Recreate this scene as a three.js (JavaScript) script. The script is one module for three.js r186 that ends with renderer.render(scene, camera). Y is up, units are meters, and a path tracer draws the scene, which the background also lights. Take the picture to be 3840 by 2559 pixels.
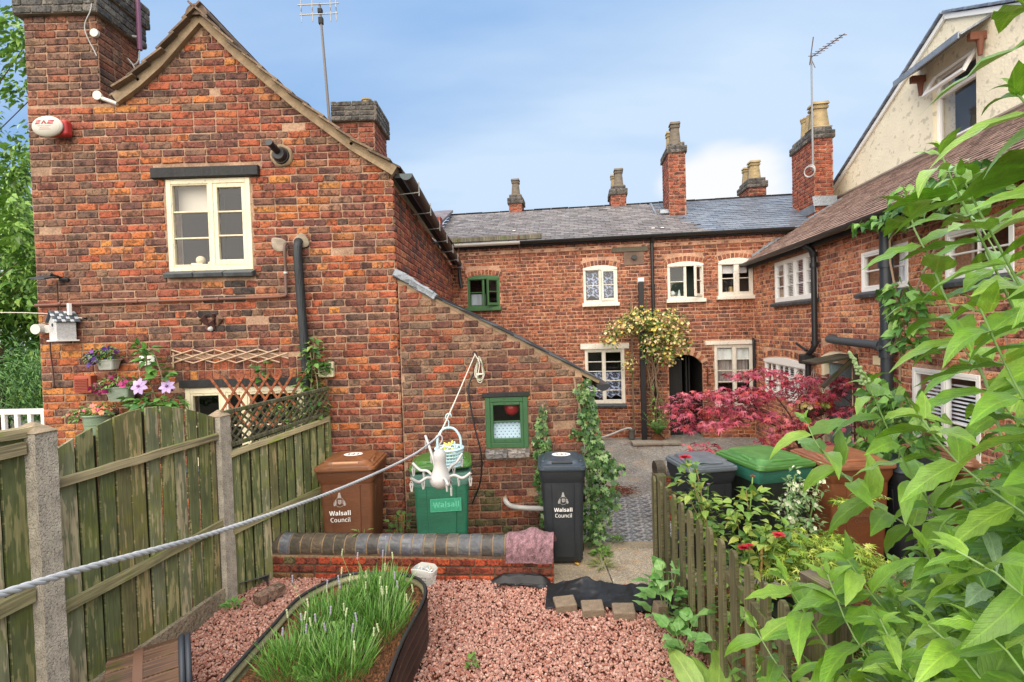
import * as THREE from 'three';
import { mergeGeometries, toCreasedNormals } from 'three/addons/utils/BufferGeometryUtils.js';
import { RoundedBoxGeometry } from 'three/addons/geometries/RoundedBoxGeometry.js';

// ---------------------------------------------------------------- camera, sky, sun, exposure
const scene = new THREE.Scene();
const EYE = new THREE.Vector3(0, 2.4, 0);
const camera = new THREE.PerspectiveCamera(67.2, 1024 / 682, 0.05, 600);
camera.position.copy(EYE);
camera.rotation.order = 'YXZ';
camera.rotation.set(-0.025, 0, -0.03);

const SUN_DIR = new THREE.Vector3(-0.3, 0.72, 0.62).normalize();
function rng(seed) { let a = seed >>> 0; return () => { a = (a + 0x6D2B79F5) | 0; let t = Math.imul(a ^ (a >>> 15), 1 | a); t = (t + Math.imul(t ^ (t >>> 7), 61 | t)) ^ t; return ((t ^ (t >>> 14)) >>> 0) / 4294967296; }; }
const clamp = (x, a = 0, b = 1) => Math.min(b, Math.max(a, x));
const mix = (a, b, t) => a + (b - a) * t;
const smooth = (a, b, x) => { const t = clamp((x - a) / (b - a)); return t * t * (3 - 2 * t); };
function hash3(x, y, z) { let h = Math.imul(x, 374761393) ^ Math.imul(y, 668265263) ^ Math.imul(z, 2147483647 - 1274126177); h = Math.imul(h ^ (h >>> 13), 1274126177); return ((h ^ (h >>> 16)) >>> 0) / 4294967296; }
function vnoise(x, y, z) {
  const X = Math.floor(x), Y = Math.floor(y), Z = Math.floor(z), f = (t) => t * t * (3 - 2 * t), u = f(x - X), v = f(y - Y), w = f(z - Z), L = mix;
  const c = (i, j, k) => hash3(X + i, Y + j, Z + k);
  return L(L(L(c(0, 0, 0), c(1, 0, 0), u), L(c(0, 1, 0), c(1, 1, 0), u), v), L(L(c(0, 0, 1), c(1, 0, 1), u), L(c(0, 1, 1), c(1, 1, 1), u), v), w);
}
function fbm3(x, y, z, n = 5) { let s = 0, a = 0.5, t = 0; for (let i = 0; i < n; i++) { s += a * vnoise(x, y, z); t += a; a *= 0.5; x = x * 2.03 + 7.1; y = y * 2.03 + 3.7; z = z * 2.03 + 1.3; } return s / t; }

// daylight sky: blue air that pales towards the horizon and towards a bright veil of high cloud, one low cumulus in view
{
  const W = 2048, H = 1024, d = new Float32Array(W * H * 4);
  for (let j = 0; j < H; j++) for (let i = 0; i < W; i++) {
    const th = ((j + 0.5) / H - 0.5) * Math.PI, ph = ((i + 0.5) / W) * 2 * Math.PI - Math.PI;
    const c = Math.cos(th), x = c * Math.cos(ph), z = c * Math.sin(ph), y = Math.sin(th);
    const yy = Math.max(y, 0);
    const az = Math.atan2(x, -z);                       // 0 straight ahead, + to the right
    let veil = clamp(0.42 + 0.58 * Math.sin(az) + 1.2 * Math.exp(-yy * 3.0));
    const px = x / (yy + 0.35), pz = z / (yy + 0.35);
    const wisps = fbm3(px * 1.5 + 3, pz * 4.2 + pz, 2.2, 6);
    veil = clamp(veil + (wisps - 0.48) * 0.95 * (0.45 + 0.6 * veil));
    let r = mix(0.06, 0.37, veil), g = mix(0.20, 0.465, veil), b = mix(0.45, 0.585, veil);
    // cumulus: everywhere a few low ones, a bank of them near the horizon
    const el = th, billow = fbm3(az * 7 + 2.3, el * 16 + 1.1, 5.5, 6);
    const d0 = ((az - 0.395) / 0.10) ** 2 + ((el - 0.25) / 0.06) ** 2;
    const d1 = ((az - 0.41) / 0.11) ** 2 + ((el - 0.17) / 0.08) ** 2;
    const bank = smooth(0.13, 0.03, el) * 0.5;
    const f = Math.max(smooth(1.5, 0.2, Math.min(d0, d1) + (0.5 - billow) * 2.4) , bank * smooth(0.42, 0.62, billow));
    r = mix(r, 0.565, f); g = mix(g, 0.575, f); b = mix(b, 0.59, f);
    const gnd = smooth(0, -0.06, y); r = mix(r, 0.15, gnd); g = mix(g, 0.135, gnd); b = mix(b, 0.115, gnd);
    const k = 4 * (j * W + i); d[k] = r; d[k + 1] = g; d[k + 2] = b; d[k + 3] = 1;
  }
  const sky = new THREE.DataTexture(d, W, H, THREE.RGBAFormat, THREE.FloatType);
  sky.mapping = THREE.EquirectangularReflectionMapping; sky.magFilter = THREE.LinearFilter; sky.minFilter = THREE.LinearFilter; sky.wrapS = THREE.RepeatWrapping; sky.needsUpdate = true;
  scene.background = sky; scene.environment = sky;
}
const SKYK = 1.0; scene.backgroundIntensity = SKYK; scene.environmentIntensity = SKYK;
const sun = new THREE.DirectionalLight(0xfff0dc, 4.6);
sun.position.copy(SUN_DIR).multiplyScalar(30).add(new THREE.Vector3(0, 0, -6)); sun.target.position.set(0, 0, -6);
sun.castShadow = true; sun.shadow.radius = 200; sun.shadow.mapSize.set(4096, 4096); sun.shadow.bias = -0.0005;
Object.assign(sun.shadow.camera, { left: -16, right: 16, top: 16, bottom: -16, near: 1, far: 70 });
sun.name = 'sun'; scene.add(sun, sun.target); sun.target.name = 'sun_target';
const renderer = new THREE.WebGLRenderer({ antialias: true });
renderer.setSize(1024, 682); renderer.toneMapping = THREE.LinearToneMapping; renderer.toneMappingExposure = 1.72;
renderer.shadowMap.enabled = true; renderer.shadowMap.type = THREE.PCFSoftShadowMap;

// ---------------------------------------------------------------- small helpers
const V3 = (x, y, z) => new THREE.Vector3(x, y, z);
const used = new Map();
function numbered(n) { const k = used.get(n) || 0; used.set(n, k + 1); return k ? n + '_' + String(k).padStart(3, '0') : n; }
function mesh(name, geo, mat, parent) { const m = new THREE.Mesh(geo, mat); m.name = name; m.castShadow = m.receiveShadow = true; if (parent === scene) m.name = numbered(name); parent.add(m); return m; }
function group(name, parent = scene, x = 0, y = 0, z = 0, turn = 0) { const g = new THREE.Group(); g.name = parent === scene ? numbered(name) : name; g.position.set(x, y, z); g.rotation.y = turn; parent.add(g); return g; }
function tag(o, label, category, grp, kind) { if (label) o.userData.label = label; if (category) o.userData.category = category; if (grp) o.userData.group = grp; if (kind) o.userData.kind = kind; return o; }
const structure = (o) => { o.userData.kind = 'structure'; return o; };
const stuff = (o) => { o.userData.kind = 'stuff'; return o; };
function rebase(g, x, y, z) { const v = V3(x, y, z); g.children.forEach((c) => c.position.sub(v)); g.position.add(v.applyEuler(g.rotation)); return g; }
const E = new THREE.Euler(), Q = new THREE.Quaternion();
const mat4 = (x, y, z, rx = 0, ry = 0, rz = 0, sx = 1, sy = sx, sz = sx) => new THREE.Matrix4().compose(V3(x, y, z), new THREE.Quaternion().setFromEuler(new THREE.Euler(rx, ry, rz)), V3(sx, sy, sz));
const flat = (g) => { const o = g.index ? g.toNonIndexed() : g; for (const k of Object.keys(o.attributes)) if (!['position', 'normal', 'uv'].includes(k)) o.deleteAttribute(k); return o; };
const merge = (list) => mergeGeometries(list.map(flat), false);
// boxes with chamfered edges; uv in metres
function cbox(w, h, d, c = 0.004) {
  const s = new THREE.Shape(); const a = w / 2 - c, b = h / 2 - c; s.moveTo(-a, -b); s.lineTo(a, -b); s.lineTo(a, b); s.lineTo(-a, b); s.closePath();
  const g = new THREE.ExtrudeGeometry(s, { depth: d - 2 * c, bevelEnabled: true, bevelThickness: c, bevelSize: c, bevelSegments: 1, steps: 1 }); g.translate(0, 0, -d / 2 + c); return g;
}
const rbox = (w, h, d, r = 0.01, seg = 2) => new RoundedBoxGeometry(w, h, d, seg, r);
const at = (g, x, y, z, rx = 0, ry = 0, rz = 0) => g.applyMatrix4(mat4(x, y, z, rx, ry, rz));
const box = (w, h, d, x = 0, y = 0, z = 0, rx = 0, ry = 0, rz = 0, c = 0.004) => at(cbox(w, h, d, Math.min(c, w / 3, h / 3, d / 3)), x, y, z, rx, ry, rz);
const cyl = (r0, r1, h, x = 0, y = 0, z = 0, seg = 14, rx = 0, ry = 0, rz = 0, open = false) => at(new THREE.CylinderGeometry(r0, r1, h, seg, 1, open), x, y, z, rx, ry, rz);
function tube(pts, r, seg = 24, rad = 8, closed = false) { return new THREE.TubeGeometry(new THREE.CatmullRomCurve3(pts.map((p) => p.isVector3 ? p : V3(...p)), closed, 'centripetal'), seg, r, rad, closed); }
function rod(a, b, r0, r1 = r0, seg = 7) { a = a.isVector3 ? a : V3(...a); b = b.isVector3 ? b : V3(...b); const d = b.clone().sub(a), L = d.length(); const g = new THREE.CylinderGeometry(r1, r0, L, seg, 1); g.translate(0, L / 2, 0); g.applyQuaternion(new THREE.Quaternion().setFromUnitVectors(V3(0, 1, 0), d.normalize())); g.translate(a.x, a.y, a.z); return g; }
function shape(pts, holes = []) { const s = new THREE.Shape(pts.map((p) => new THREE.Vector2(p[0], p[1]))); for (const h of holes) s.holes.push(new THREE.Path(h.map((p) => new THREE.Vector2(p[0], p[1])))); return s; }
const extrude = (s, depth, bevel = 0, seg = 12) => new THREE.ExtrudeGeometry(s, { depth, bevelEnabled: bevel > 0, bevelThickness: bevel, bevelSize: bevel, bevelOffset: -bevel, bevelSegments: 1, curveSegments: seg });
const rect = (x0, y0, x1, y1) => [[x0, y0], [x1, y0], [x1, y1], [x0, y1]];
function jitter(g, amp, seed, freq = 9) { const p = g.attributes.position; for (let i = 0; i < p.count; i++) { const x = p.getX(i) * freq, y = p.getY(i) * freq, z = p.getZ(i) * freq; p.setXYZ(i, p.getX(i) + (vnoise(x + seed, y, z) - 0.5) * 2 * amp, p.getY(i) + (vnoise(x, y + seed, z + 9) - 0.5) * 2 * amp, p.getZ(i) + (vnoise(x + 5, y + 31, z + seed) - 0.5) * 2 * amp); } g.computeVertexNormals(); return g; }
// uv in metres from the dominant side, v running along the grain axis
function muv(g, along = 'y') { const p = g.attributes.position, n = g.attributes.normal, u = g.attributes.uv; for (let i = 0; i < p.count; i++) { const a = [p.getX(i), p.getY(i), p.getZ(i)], m = [Math.abs(n.getX(i)), Math.abs(n.getY(i)), Math.abs(n.getZ(i))], k = m.indexOf(Math.max(...m)), ax = 'xyz'.indexOf(along), r = [0, 1, 2].filter((q) => q !== k); let iv = r.includes(ax) ? ax : r[1], iu = r.find((q) => q !== iv); u.setXY(i, a[iu], a[iv]); } return g; }
const lin = (hex, k = 1) => { const c = new THREE.Color(hex); c.multiplyScalar(k); return c; };
// ---------------------------------------------------------------- procedural textures (tileable, colour only)
function tnoise(x, y, per, seed) { // periodic value noise
  const X = Math.floor(x), Y = Math.floor(y), f = (t) => t * t * (3 - 2 * t), u = f(x - X), v = f(y - Y), w = (a) => ((a % per) + per) % per;
  const c = (i, j) => hash3(w(X + i), w(Y + j), seed);
  return mix(mix(c(0, 0), c(1, 0), u), mix(c(0, 1), c(1, 1), u), v);
}
function tfbm(u, v, f, oct, seed) { let s = 0, a = 0.5, t = 0; for (let i = 0; i < oct; i++) { s += a * tnoise(u * f, v * f, f, seed + i); t += a; a *= 0.55; f *= 2; } return s / t; }
function tfbmA(u, v, fu, fv, oct, seed) { let s = 0, a = 0.5, t = 0; for (let i = 0; i < oct; i++) { const x = u * fu, y = v * fv, X = Math.floor(x), Y = Math.floor(y), f = (q) => q * q * (3 - 2 * q), p = f(x - X), q = f(y - Y), c = (k, l) => hash3((X + k) % fu, (Y + l) % fv, seed + i); s += a * mix(mix(c(0, 0), c(1, 0), p), mix(c(0, 1), c(1, 1), p), q); t += a; a *= 0.55; fu *= 2; fv *= 2; } return s / t; }
function tex(n, fn, srgb = true, rep = 1, m = n) {
  const d = new Uint8Array(n * m * 4);
  for (let j = 0; j < m; j++) for (let i = 0; i < n; i++) { const c = fn((i + 0.5) / n, (j + 0.5) / m, i, j); const k = 4 * (j * n + i); d[k] = clamp(c[0]) * 255; d[k + 1] = clamp(c[1]) * 255; d[k + 2] = clamp(c[2]) * 255; d[k + 3] = 255; }
  const t = new THREE.DataTexture(d, n, m); t.wrapS = t.wrapT = THREE.RepeatWrapping; t.magFilter = THREE.LinearFilter; t.minFilter = THREE.LinearMipmapLinearFilter; t.generateMipmaps = true;
  if (srgb) t.colorSpace = THREE.SRGBColorSpace; t.repeat.set(rep, rep); t.needsUpdate = true; return t;
}
const rep = (t, x, y = x) => { const c = t.clone(); c.repeat.set(x, y); c.needsUpdate = true; return c; };
const grey = (v) => [v, v, v];
const paintTex = tex(256, (u, v) => { const a = tfbm(u, v, 6, 4, 211), w = smooth(0.66, 0.74, tfbm(u, v, 26, 3, 213)); const k = 0.95 + 0.1 * (a - 0.5) - 0.13 * w; return [k, k * 0.995, k * 0.98]; }, true, 1.4);
// brick face: mottled firing marks, pits and a few scorched or bloomed patches
const brickTex = tex(512, (u, v) => {
  const a = tfbm(u, v, 6, 5, 3), b = tfbm(u, v, 22, 3, 17), c = tfbm(u, v, 90, 2, 29), p = smooth(0.63, 0.75, tfbm(u, v, 48, 2, 41));
  const s = smooth(0.56, 0.72, tfbm(u, v, 9, 3, 53)), bl = smooth(0.66, 0.8, tfbm(u, v, 14, 3, 67));
  let k = 0.92 + 0.5 * (a - 0.5) + 0.3 * (b - 0.5) + 0.22 * (c - 0.5); k *= 1 - 0.4 * p; k *= 1 - 0.3 * s;
  return [k + 0.1 * bl, k * (1 + 0.04 * (b - 0.5)) + 0.13 * bl, k * (1 - 0.06 * (a - 0.5)) + 0.14 * bl];
}, true, 2);
const brickBump = tex(256, (u, v) => grey(0.5 + 0.7 * (tfbm(u, v, 20, 4, 5) - 0.5) - 0.4 * smooth(0.6, 0.75, tfbm(u, v, 30, 2, 41))), false, 2);
const mortarTex = tex(256, (u, v) => { const a = tfbm(u, v, 5, 5, 7), c = tfbm(u, v, 80, 2, 9), k = 0.66 + 0.42 * a + 0.3 * (c - 0.5); return [k, k * 0.985, k * 0.96]; }, true, 1);
const grainTex = tex(512, (u, v) => { const a = tfbm(u, v, 4, 6, 11), c = tfbm(u, v, 120, 2, 13); return grey(0.74 + 0.32 * a + 0.2 * (c - 0.5) - 0.06); }, true, 1);
const speckTex = tex(512, (u, v) => { const a = tfbm(u, v, 6, 4, 21), p = smooth(0.6, 0.7, tfbm(u, v, 70, 2, 23)), q = smooth(0.62, 0.72, tfbm(u, v, 110, 2, 27)); const k = 0.8 + 0.25 * (a - 0.5) - 0.2 * p + 0.1 * q; return [k, k * 0.98, k * 0.95]; }, true, 3);
const speckBump = tex(256, (u, v) => grey(0.6 - 0.6 * smooth(0.55, 0.7, tfbm(u, v, 46, 3, 23))), false, 3);
// weathered paint on wood: u across the board, v along it
const paintWood = tex(512, (u, v) => {
  const streak = tfbmA(u, v, 64, 6, 4, 31) * 0.6 + tfbm(u, v, 5, 4, 33) * 0.55, bare = smooth(0.585, 0.65, streak);
  const gr = tfbmA(u, v, 128, 8, 3, 37); const k = 0.85 + 0.3 * (gr - 0.5) + 0.22 * (tfbm(u, v, 7, 3, 39) - 0.5);
  const mossy = smooth(0.55, 0.75, tfbm(u, v, 4, 4, 43));
  const P = [0.55 * k + 0.04 * mossy, 0.57 * k + 0.04 * mossy, 0.43 * k - 0.05 * mossy], B = [0.80 * k, 0.75 * k, 0.60 * k];
  return [0, 1, 2].map((i) => mix(P[i], B[i], bare));
}, true, 1);
const greyWood = tex(512, (u, v) => { const gr = tfbmA(u, v, 96, 5, 3, 61), k = 0.75 + 0.5 * (gr - 0.5) + 0.3 * (tfbm(u, v, 6, 4, 63) - 0.5), m = smooth(0.55, 0.7, tfbm(u, v, 5, 4, 65)); return [k * mix(1, 0.86, m), k * mix(0.98, 0.98, m), k * mix(0.93, 0.62, m)]; }, true, 1);
const slateTex = tex(512, (u, v) => { const a = tfbm(u, v, 5, 5, 71), b = tfbm(u, v, 40, 3, 73), l = smooth(0.64, 0.74, tfbm(u, v, 24, 3, 77)); const k = 0.72 + 0.4 * (a - 0.3) + 0.2 * (b - 0.5); return [k + 0.12 * l, k + 0.12 * l, k + 0.07 * l]; }, true, 1.5);
const soilTex = tex(512, (u, v) => { const a = tfbm(u, v, 30, 4, 81), b = tfbm(u, v, 110, 2, 83), s = smooth(0.68, 0.74, tfbm(u, v, 70, 2, 85)); const k = 0.4 + 0.8 * a + 0.6 * (b - 0.5); return [k * 0.9 + 0.25 * s, k * 0.78 + 0.24 * s, k * 0.66 + 0.2 * s]; }, true, 1);
const asphaltTex = tex(512, (u, v) => { const a = tfbm(u, v, 4, 5, 91), b = tfbm(u, v, 140, 2, 93), s = smooth(0.62, 0.7, tfbm(u, v, 110, 2, 95)), st = smooth(0.55, 0.75, tfbm(u, v, 9, 4, 97)); const k = 0.62 + 0.36 * a + 0.45 * (b - 0.5) + 0.22 * s; return [k * (1 + 0.06 * st), k, k * (1 - 0.06 * st)]; }, true, 0.5);
const bumpy = tex(256, (u, v) => grey(tfbm(u, v, 40, 4, 101)), false, 1);
const towelTex = tex(256, (u, v) => { const a = tfbm(u, v, 60, 2, 103), b = tfbm(u, v, 8, 4, 105), k = 0.72 + 0.5 * (a - 0.5) + 0.5 * (b - 0.45); return [k, k * 0.97, k * 0.98]; }, true, 2);
const leafTex = tex(256, (u, v) => { // u across the blade, v from stalk to tip: ribs and a paler midrib
  const du = Math.abs(u - 0.5) * 2, rib = Math.abs((((v * 11 - du * 3.2) % 1) + 1) % 1 - 0.5) * 2, vein = smooth(0.8, 0.98, rib) * smooth(0.0, 0.2, du), mid = smooth(0.085, 0.03, du);
  const k = 0.86 + 0.2 * (tfbm(u, v, 8, 4, 111) - 0.5) + 0.14 * (tfbm(u, v, 60, 2, 113) - 0.5); return [k + 0.04 * vein + 0.16 * mid, k + 0.03 * vein + 0.11 * mid, k + 0.035 * vein + 0.15 * mid];
}, true, 1);
const leafBump = tex(128, (u, v) => { const du = Math.abs(u - 0.5) * 2, rib = Math.abs((((v * 11 - du * 3.2) % 1) + 1) % 1 - 0.5) * 2; return grey(0.7 - 0.5 * smooth(0.7, 1, rib) - 0.4 * smooth(0.12, 0.02, du)); }, false, 1);

const std = (color, rough = 0.85, o = {}) => new THREE.MeshStandardMaterial({ color: lin(color), roughness: rough, ...o });
const phys = (color, rough, o = {}) => new THREE.MeshPhysicalMaterial({ color: lin(color), roughness: rough, ...o });
const MT = {
  mortar: std('#b8977f', 0.95, { map: mortarTex, bumpMap: bumpy, bumpScale: 0.004 }),
  mortarFar: std('#dcae92', 0.95, { map: mortarTex }),
  verge: std('#b39b7c', 0.95, { map: rep(grainTex, 2), bumpMap: bumpy, bumpScale: 0.006 }),
  cream: std('#ede2c3', 0.5, { map: paintTex }),
  white: std('#efe9dc', 0.5, { map: paintTex }),
  upvc: std('#eceae4', 0.35),
  green: std('#4a7549', 0.5, { map: paintTex }),
  darkgreen: std('#33603a', 0.5, { map: paintTex }),
  glass: phys('#ffffff', 0.02, { transmission: 1, thickness: 0, ior: 1.5, side: THREE.DoubleSide }),
  room: std('#6d675e', 0.95, { side: THREE.DoubleSide }),
  roomDark: std('#1c1a19', 0.95, { side: THREE.DoubleSide }),
  lace: std('#e9edf6', 0.95, { side: THREE.DoubleSide }),
  black: std('#1d2023', 0.42), blackRough: std('#26282a', 0.75, { map: rep(grainTex, 1.5) }),
  beam: std('#2b2d30', 0.7, { map: rep(greyWood, 0.9, 2.5), bumpMap: bumpy, bumpScale: 0.004 }),
  sillTile: std('#5a6064', 0.6, { map: slateTex }),
  slate: ['#8b8288', '#7d767d', '#958b90', '#746c74', '#a09699', '#837a7c'].map((c) => std(c, 0.6, { map: slateTex })),
  newslate: ['#8f99a8', '#8791a1', '#98a2b1', '#828b9b'].map((c) => std(c, 0.33, { map: slateTex })),
  tile: ['#a58476', '#96786c', '#b3917f', '#8c7064', '#ab8b80', '#7f665d'].map((c) => std(c, 0.85, { map: slateTex })),
  lead: std('#a3abb3', 0.42, { metalness: 0.35, map: rep(grainTex, 1), bumpMap: bumpy, bumpScale: 0.006 }),
  copper: std('#8a5a49', 0.55, { map: rep(grainTex, 2) }), grayPipe: std('#c9c7c2', 0.5, { map: rep(grainTex, 2) }),
  gutter: std('#4f4844', 0.45, { map: rep(grainTex, 1.5) }), gutterBlack: std('#26292c', 0.4),
  pvc: std('#c9c5bc', 0.45), clay: std('#b9a377', 0.85, { map: rep(grainTex, 2) }), clayGrey: std('#83796a', 0.9, { map: rep(grainTex, 2) }),
  render: std('#f0e7cd', 0.95, { map: rep(paintTex, 0.5), bumpMap: bumpy, bumpScale: 0.006 }),
  concrete: std('#e2ddd0', 0.95, { map: speckTex, bumpMap: speckBump, bumpScale: 0.006 }),
  gravelBoard: std('#b4a994', 0.95, { map: rep(speckTex, 1.4), bumpMap: bumpy, bumpScale: 0.008 }),
  board: ['#ffffff', '#e4ead2', '#f3e9cf', '#d3dcc0', '#c6cfb0'].map((c) => std(c, 0.85, { map: paintWood, bumpMap: paintWood, bumpScale: 0.002 })),  // tints lightened in place of light the side-on fence lacks
  rail: std('#ddd2ac', 0.9, { map: rep(greyWood, 1.1, 0.6), bumpMap: greyWood, bumpScale: 0.002 }),
  oldwood: std('#77785f', 0.9, { map: rep(greyWood, 2, 1), bumpMap: greyWood, bumpScale: 0.003 }),
  picket: ['#827f5e', '#787556', '#8a8766', '#727053'].map((c) => std(c, 0.85, { map: rep(greyWood, 1.3, 0.7), bumpMap: greyWood, bumpScale: 0.002 })),
  orangewood: std('#c06a3c', 0.6, { map: rep(greyWood, 3, 1) }),
  willow: std('#b59a80', 0.85), rope: std('#d3d5d8', 0.7, { map: rep(grainTex, 6) }), ropeLight: std('#d8d2c4', 0.8),
  soil: std('#8a6648', 1, { map: soilTex, bumpMap: soilTex, bumpScale: 0.02 }),
  bark: std('#6b4f40', 0.95, { map: rep(greyWood, 3, 1), bumpMap: greyWood, bumpScale: 0.006 }), twig: std('#8f7a63', 0.95), darkTwig: std('#4b342c', 0.95),
  stemGreen: std('#71904c', 0.7), stemPale: std('#86a168', 0.75),
  plank: std('#8a8676', 0.9, { map: rep(greyWood, 1, 2) }),
};
MT.glassTint = phys('#e8f0ec', 0.03, { transmission: 1, thickness: 0, ior: 1.5, side: THREE.DoubleSide });
const leafMat = (c, rough = 0.55, tr = 0.35, map = leafTex) => phys(c, rough, { map, transmission: tr, thickness: 0, side: THREE.DoubleSide });
// ---------------------------------------------------------------- brickwork: every brick is its own piece set proud of a mortar core
function brickGeo(L, h, seed, soft = 0.0035) { // front face is a bumpy grid with worn edges, sides run back into the mortar; 42 triangles
  const R = rng(seed), nx = 3, ny = 3, P = [], UV = [], I = [], u0 = R(), v0 = R(), FX = [0, Math.min(0.3, 0.012 / L), 1 - Math.min(0.3, 0.012 / L), 1], FY = [0, 0.15, 0.85, 1];
  const id = (i, j) => j * (nx + 1) + i;
  for (let j = 0; j <= ny; j++) for (let i = 0; i <= nx; i++) {
    const ex = i === 0 ? 1 : i === nx ? -1 : 0, ey = j === 0 ? 1 : j === ny ? -1 : 0; let x = (FX[i] - 0.5) * L, y = (FY[j] - 0.5) * h;
    x += (R() - 0.5) * 0.008 + (ex && ey ? ex * 0.003 : 0); y += (R() - 0.5) * 0.0085 + (ex && ey ? ey * 0.003 : 0);
    const z = (ex || ey ? -soft * (0.5 + 0.9 * R()) : 0.0015 - 0.004 * R());
    P.push(x, y, z); UV.push(u0 + x, v0 + y);
  }
  for (let j = 0; j < ny; j++) for (let i = 0; i < nx; i++) I.push(id(i, j), id(i + 1, j), id(i + 1, j + 1), id(i, j), id(i + 1, j + 1), id(i, j + 1));
  const ring = []; for (let i = 0; i < nx; i++) ring.push(id(i, 0)); for (let j = 0; j < ny; j++) ring.push(id(nx, j)); for (let i = nx; i > 0; i--) ring.push(id(i, ny)); for (let j = ny; j > 0; j--) ring.push(id(0, j));
  const b0 = P.length / 3; for (const k of ring) { P.push(P[3 * k] * 0.995, P[3 * k + 1] * 0.98, -0.03); UV.push(UV[2 * k], UV[2 * k + 1] + 0.03); }
  const n = ring.length; for (let k = 0; k < n; k++) { const a = ring[k], b = ring[(k + 1) % n], c = b0 + k, d = b0 + (k + 1) % n; I.push(a, c, d, a, d, b); }
  const g = new THREE.BufferGeometry(); g.setAttribute('position', new THREE.Float32BufferAttribute(P, 3)); g.setAttribute('uv', new THREE.Float32BufferAttribute(UV, 2)); g.setIndex(I); g.computeVertexNormals(); return g;
}
const brickMatCache = new Map();
function toneMat(hex) { if (!brickMatCache.has(hex)) brickMatCache.set(hex, std(hex, 0.92, { map: brickTex, bumpMap: brickBump, bumpScale: 0.004 })); return brickMatCache.get(hex); }
const brickMany = new THREE.MeshStandardMaterial({ roughness: 0.92, map: brickTex, bumpMap: brickBump, bumpScale: 0.004, vertexColors: true });
// pieces: list of {m: Matrix4 (local to parent), v: variant index, c: hex}; the ones that show largest become parts, the rest one joined part
const tmpV = new THREE.Vector3(), tmpC = new THREE.Color();
function pieces(parent, name, list, geos, matOf, manyMat, limit = 300, many = name + '_rest') {
  parent.updateWorldMatrix(true, false);
  for (const q of list) { tmpV.setFromMatrixPosition(q.m).applyMatrix4(parent.matrixWorld); const out = Math.abs(tmpV.x / -tmpV.z) > 1.05 || tmpV.z > -0.2; q.s = (q.w || 1) / (tmpV.distanceTo(EYE) + (out ? 100 : 0)); }
  list.sort((a, b) => b.s - a.s);
  for (const q of list.slice(0, limit)) { const o = mesh(name, geos[q.v], matOf(q.c), parent); q.m.decompose(o.position, o.quaternion, o.scale); }
  const rest = list.slice(limit); if (!rest.length) return;
  let nv = 0, ni = 0; for (const q of rest) { nv += geos[q.v].attributes.position.count; ni += geos[q.v].index.count; }
  const P = new Float32Array(nv * 3), N = new Float32Array(nv * 3), U = new Float32Array(nv * 2), C = new Float32Array(nv * 3), I = new Uint32Array(ni); let a = 0, b = 0;
  const nm = new THREE.Matrix3(), v = new THREE.Vector3();
  for (const q of rest) {
    const g = geos[q.v], p = g.attributes.position, n = g.attributes.normal, u = g.attributes.uv, ix = g.index; nm.getNormalMatrix(q.m); tmpC.set(q.c); const du = hash3(a, 3, 1), dv = hash3(a, 7, 2);
    for (let i = 0; i < ix.count; i++) I[b++] = a + ix.getX(i);
    for (let i = 0; i < p.count; i++, a++) {
      v.fromBufferAttribute(p, i).applyMatrix4(q.m); P[3 * a] = v.x; P[3 * a + 1] = v.y; P[3 * a + 2] = v.z; v.fromBufferAttribute(n, i).applyMatrix3(nm).normalize(); N[3 * a] = v.x; N[3 * a + 1] = v.y; N[3 * a + 2] = v.z;
      U[2 * a] = u.getX(i) + du; U[2 * a + 1] = u.getY(i) + dv; C[3 * a] = tmpC.r; C[3 * a + 1] = tmpC.g; C[3 * a + 2] = tmpC.b;
    }
  }
  const g = new THREE.BufferGeometry(); g.setAttribute('position', new THREE.BufferAttribute(P, 3)); g.setAttribute('normal', new THREE.BufferAttribute(N, 3)); g.setAttribute('uv', new THREE.BufferAttribute(U, 2)); g.setAttribute('color', new THREE.BufferAttribute(C, 3)); g.setIndex(new THREE.BufferAttribute(I, 1));
  return stuff(mesh(many, g, manyMat, parent));
}
const brickSets = new Map();
function brickSet(L, h) { const k = L + '|' + h; if (!brickSets.has(k)) brickSets.set(k, [...Array(7)].map((_, i) => brickGeo(L, h, 100 + i * 17 + Math.round(L * 1e4))).concat([...Array(5)].map((_, i) => brickGeo(L / 2 - 0.006, h, 500 + i * 13 + Math.round(L * 1e4))))); return brickSets.get(k); }
const pick = (R, arr) => arr[Math.floor(R() * arr.length)];
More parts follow.
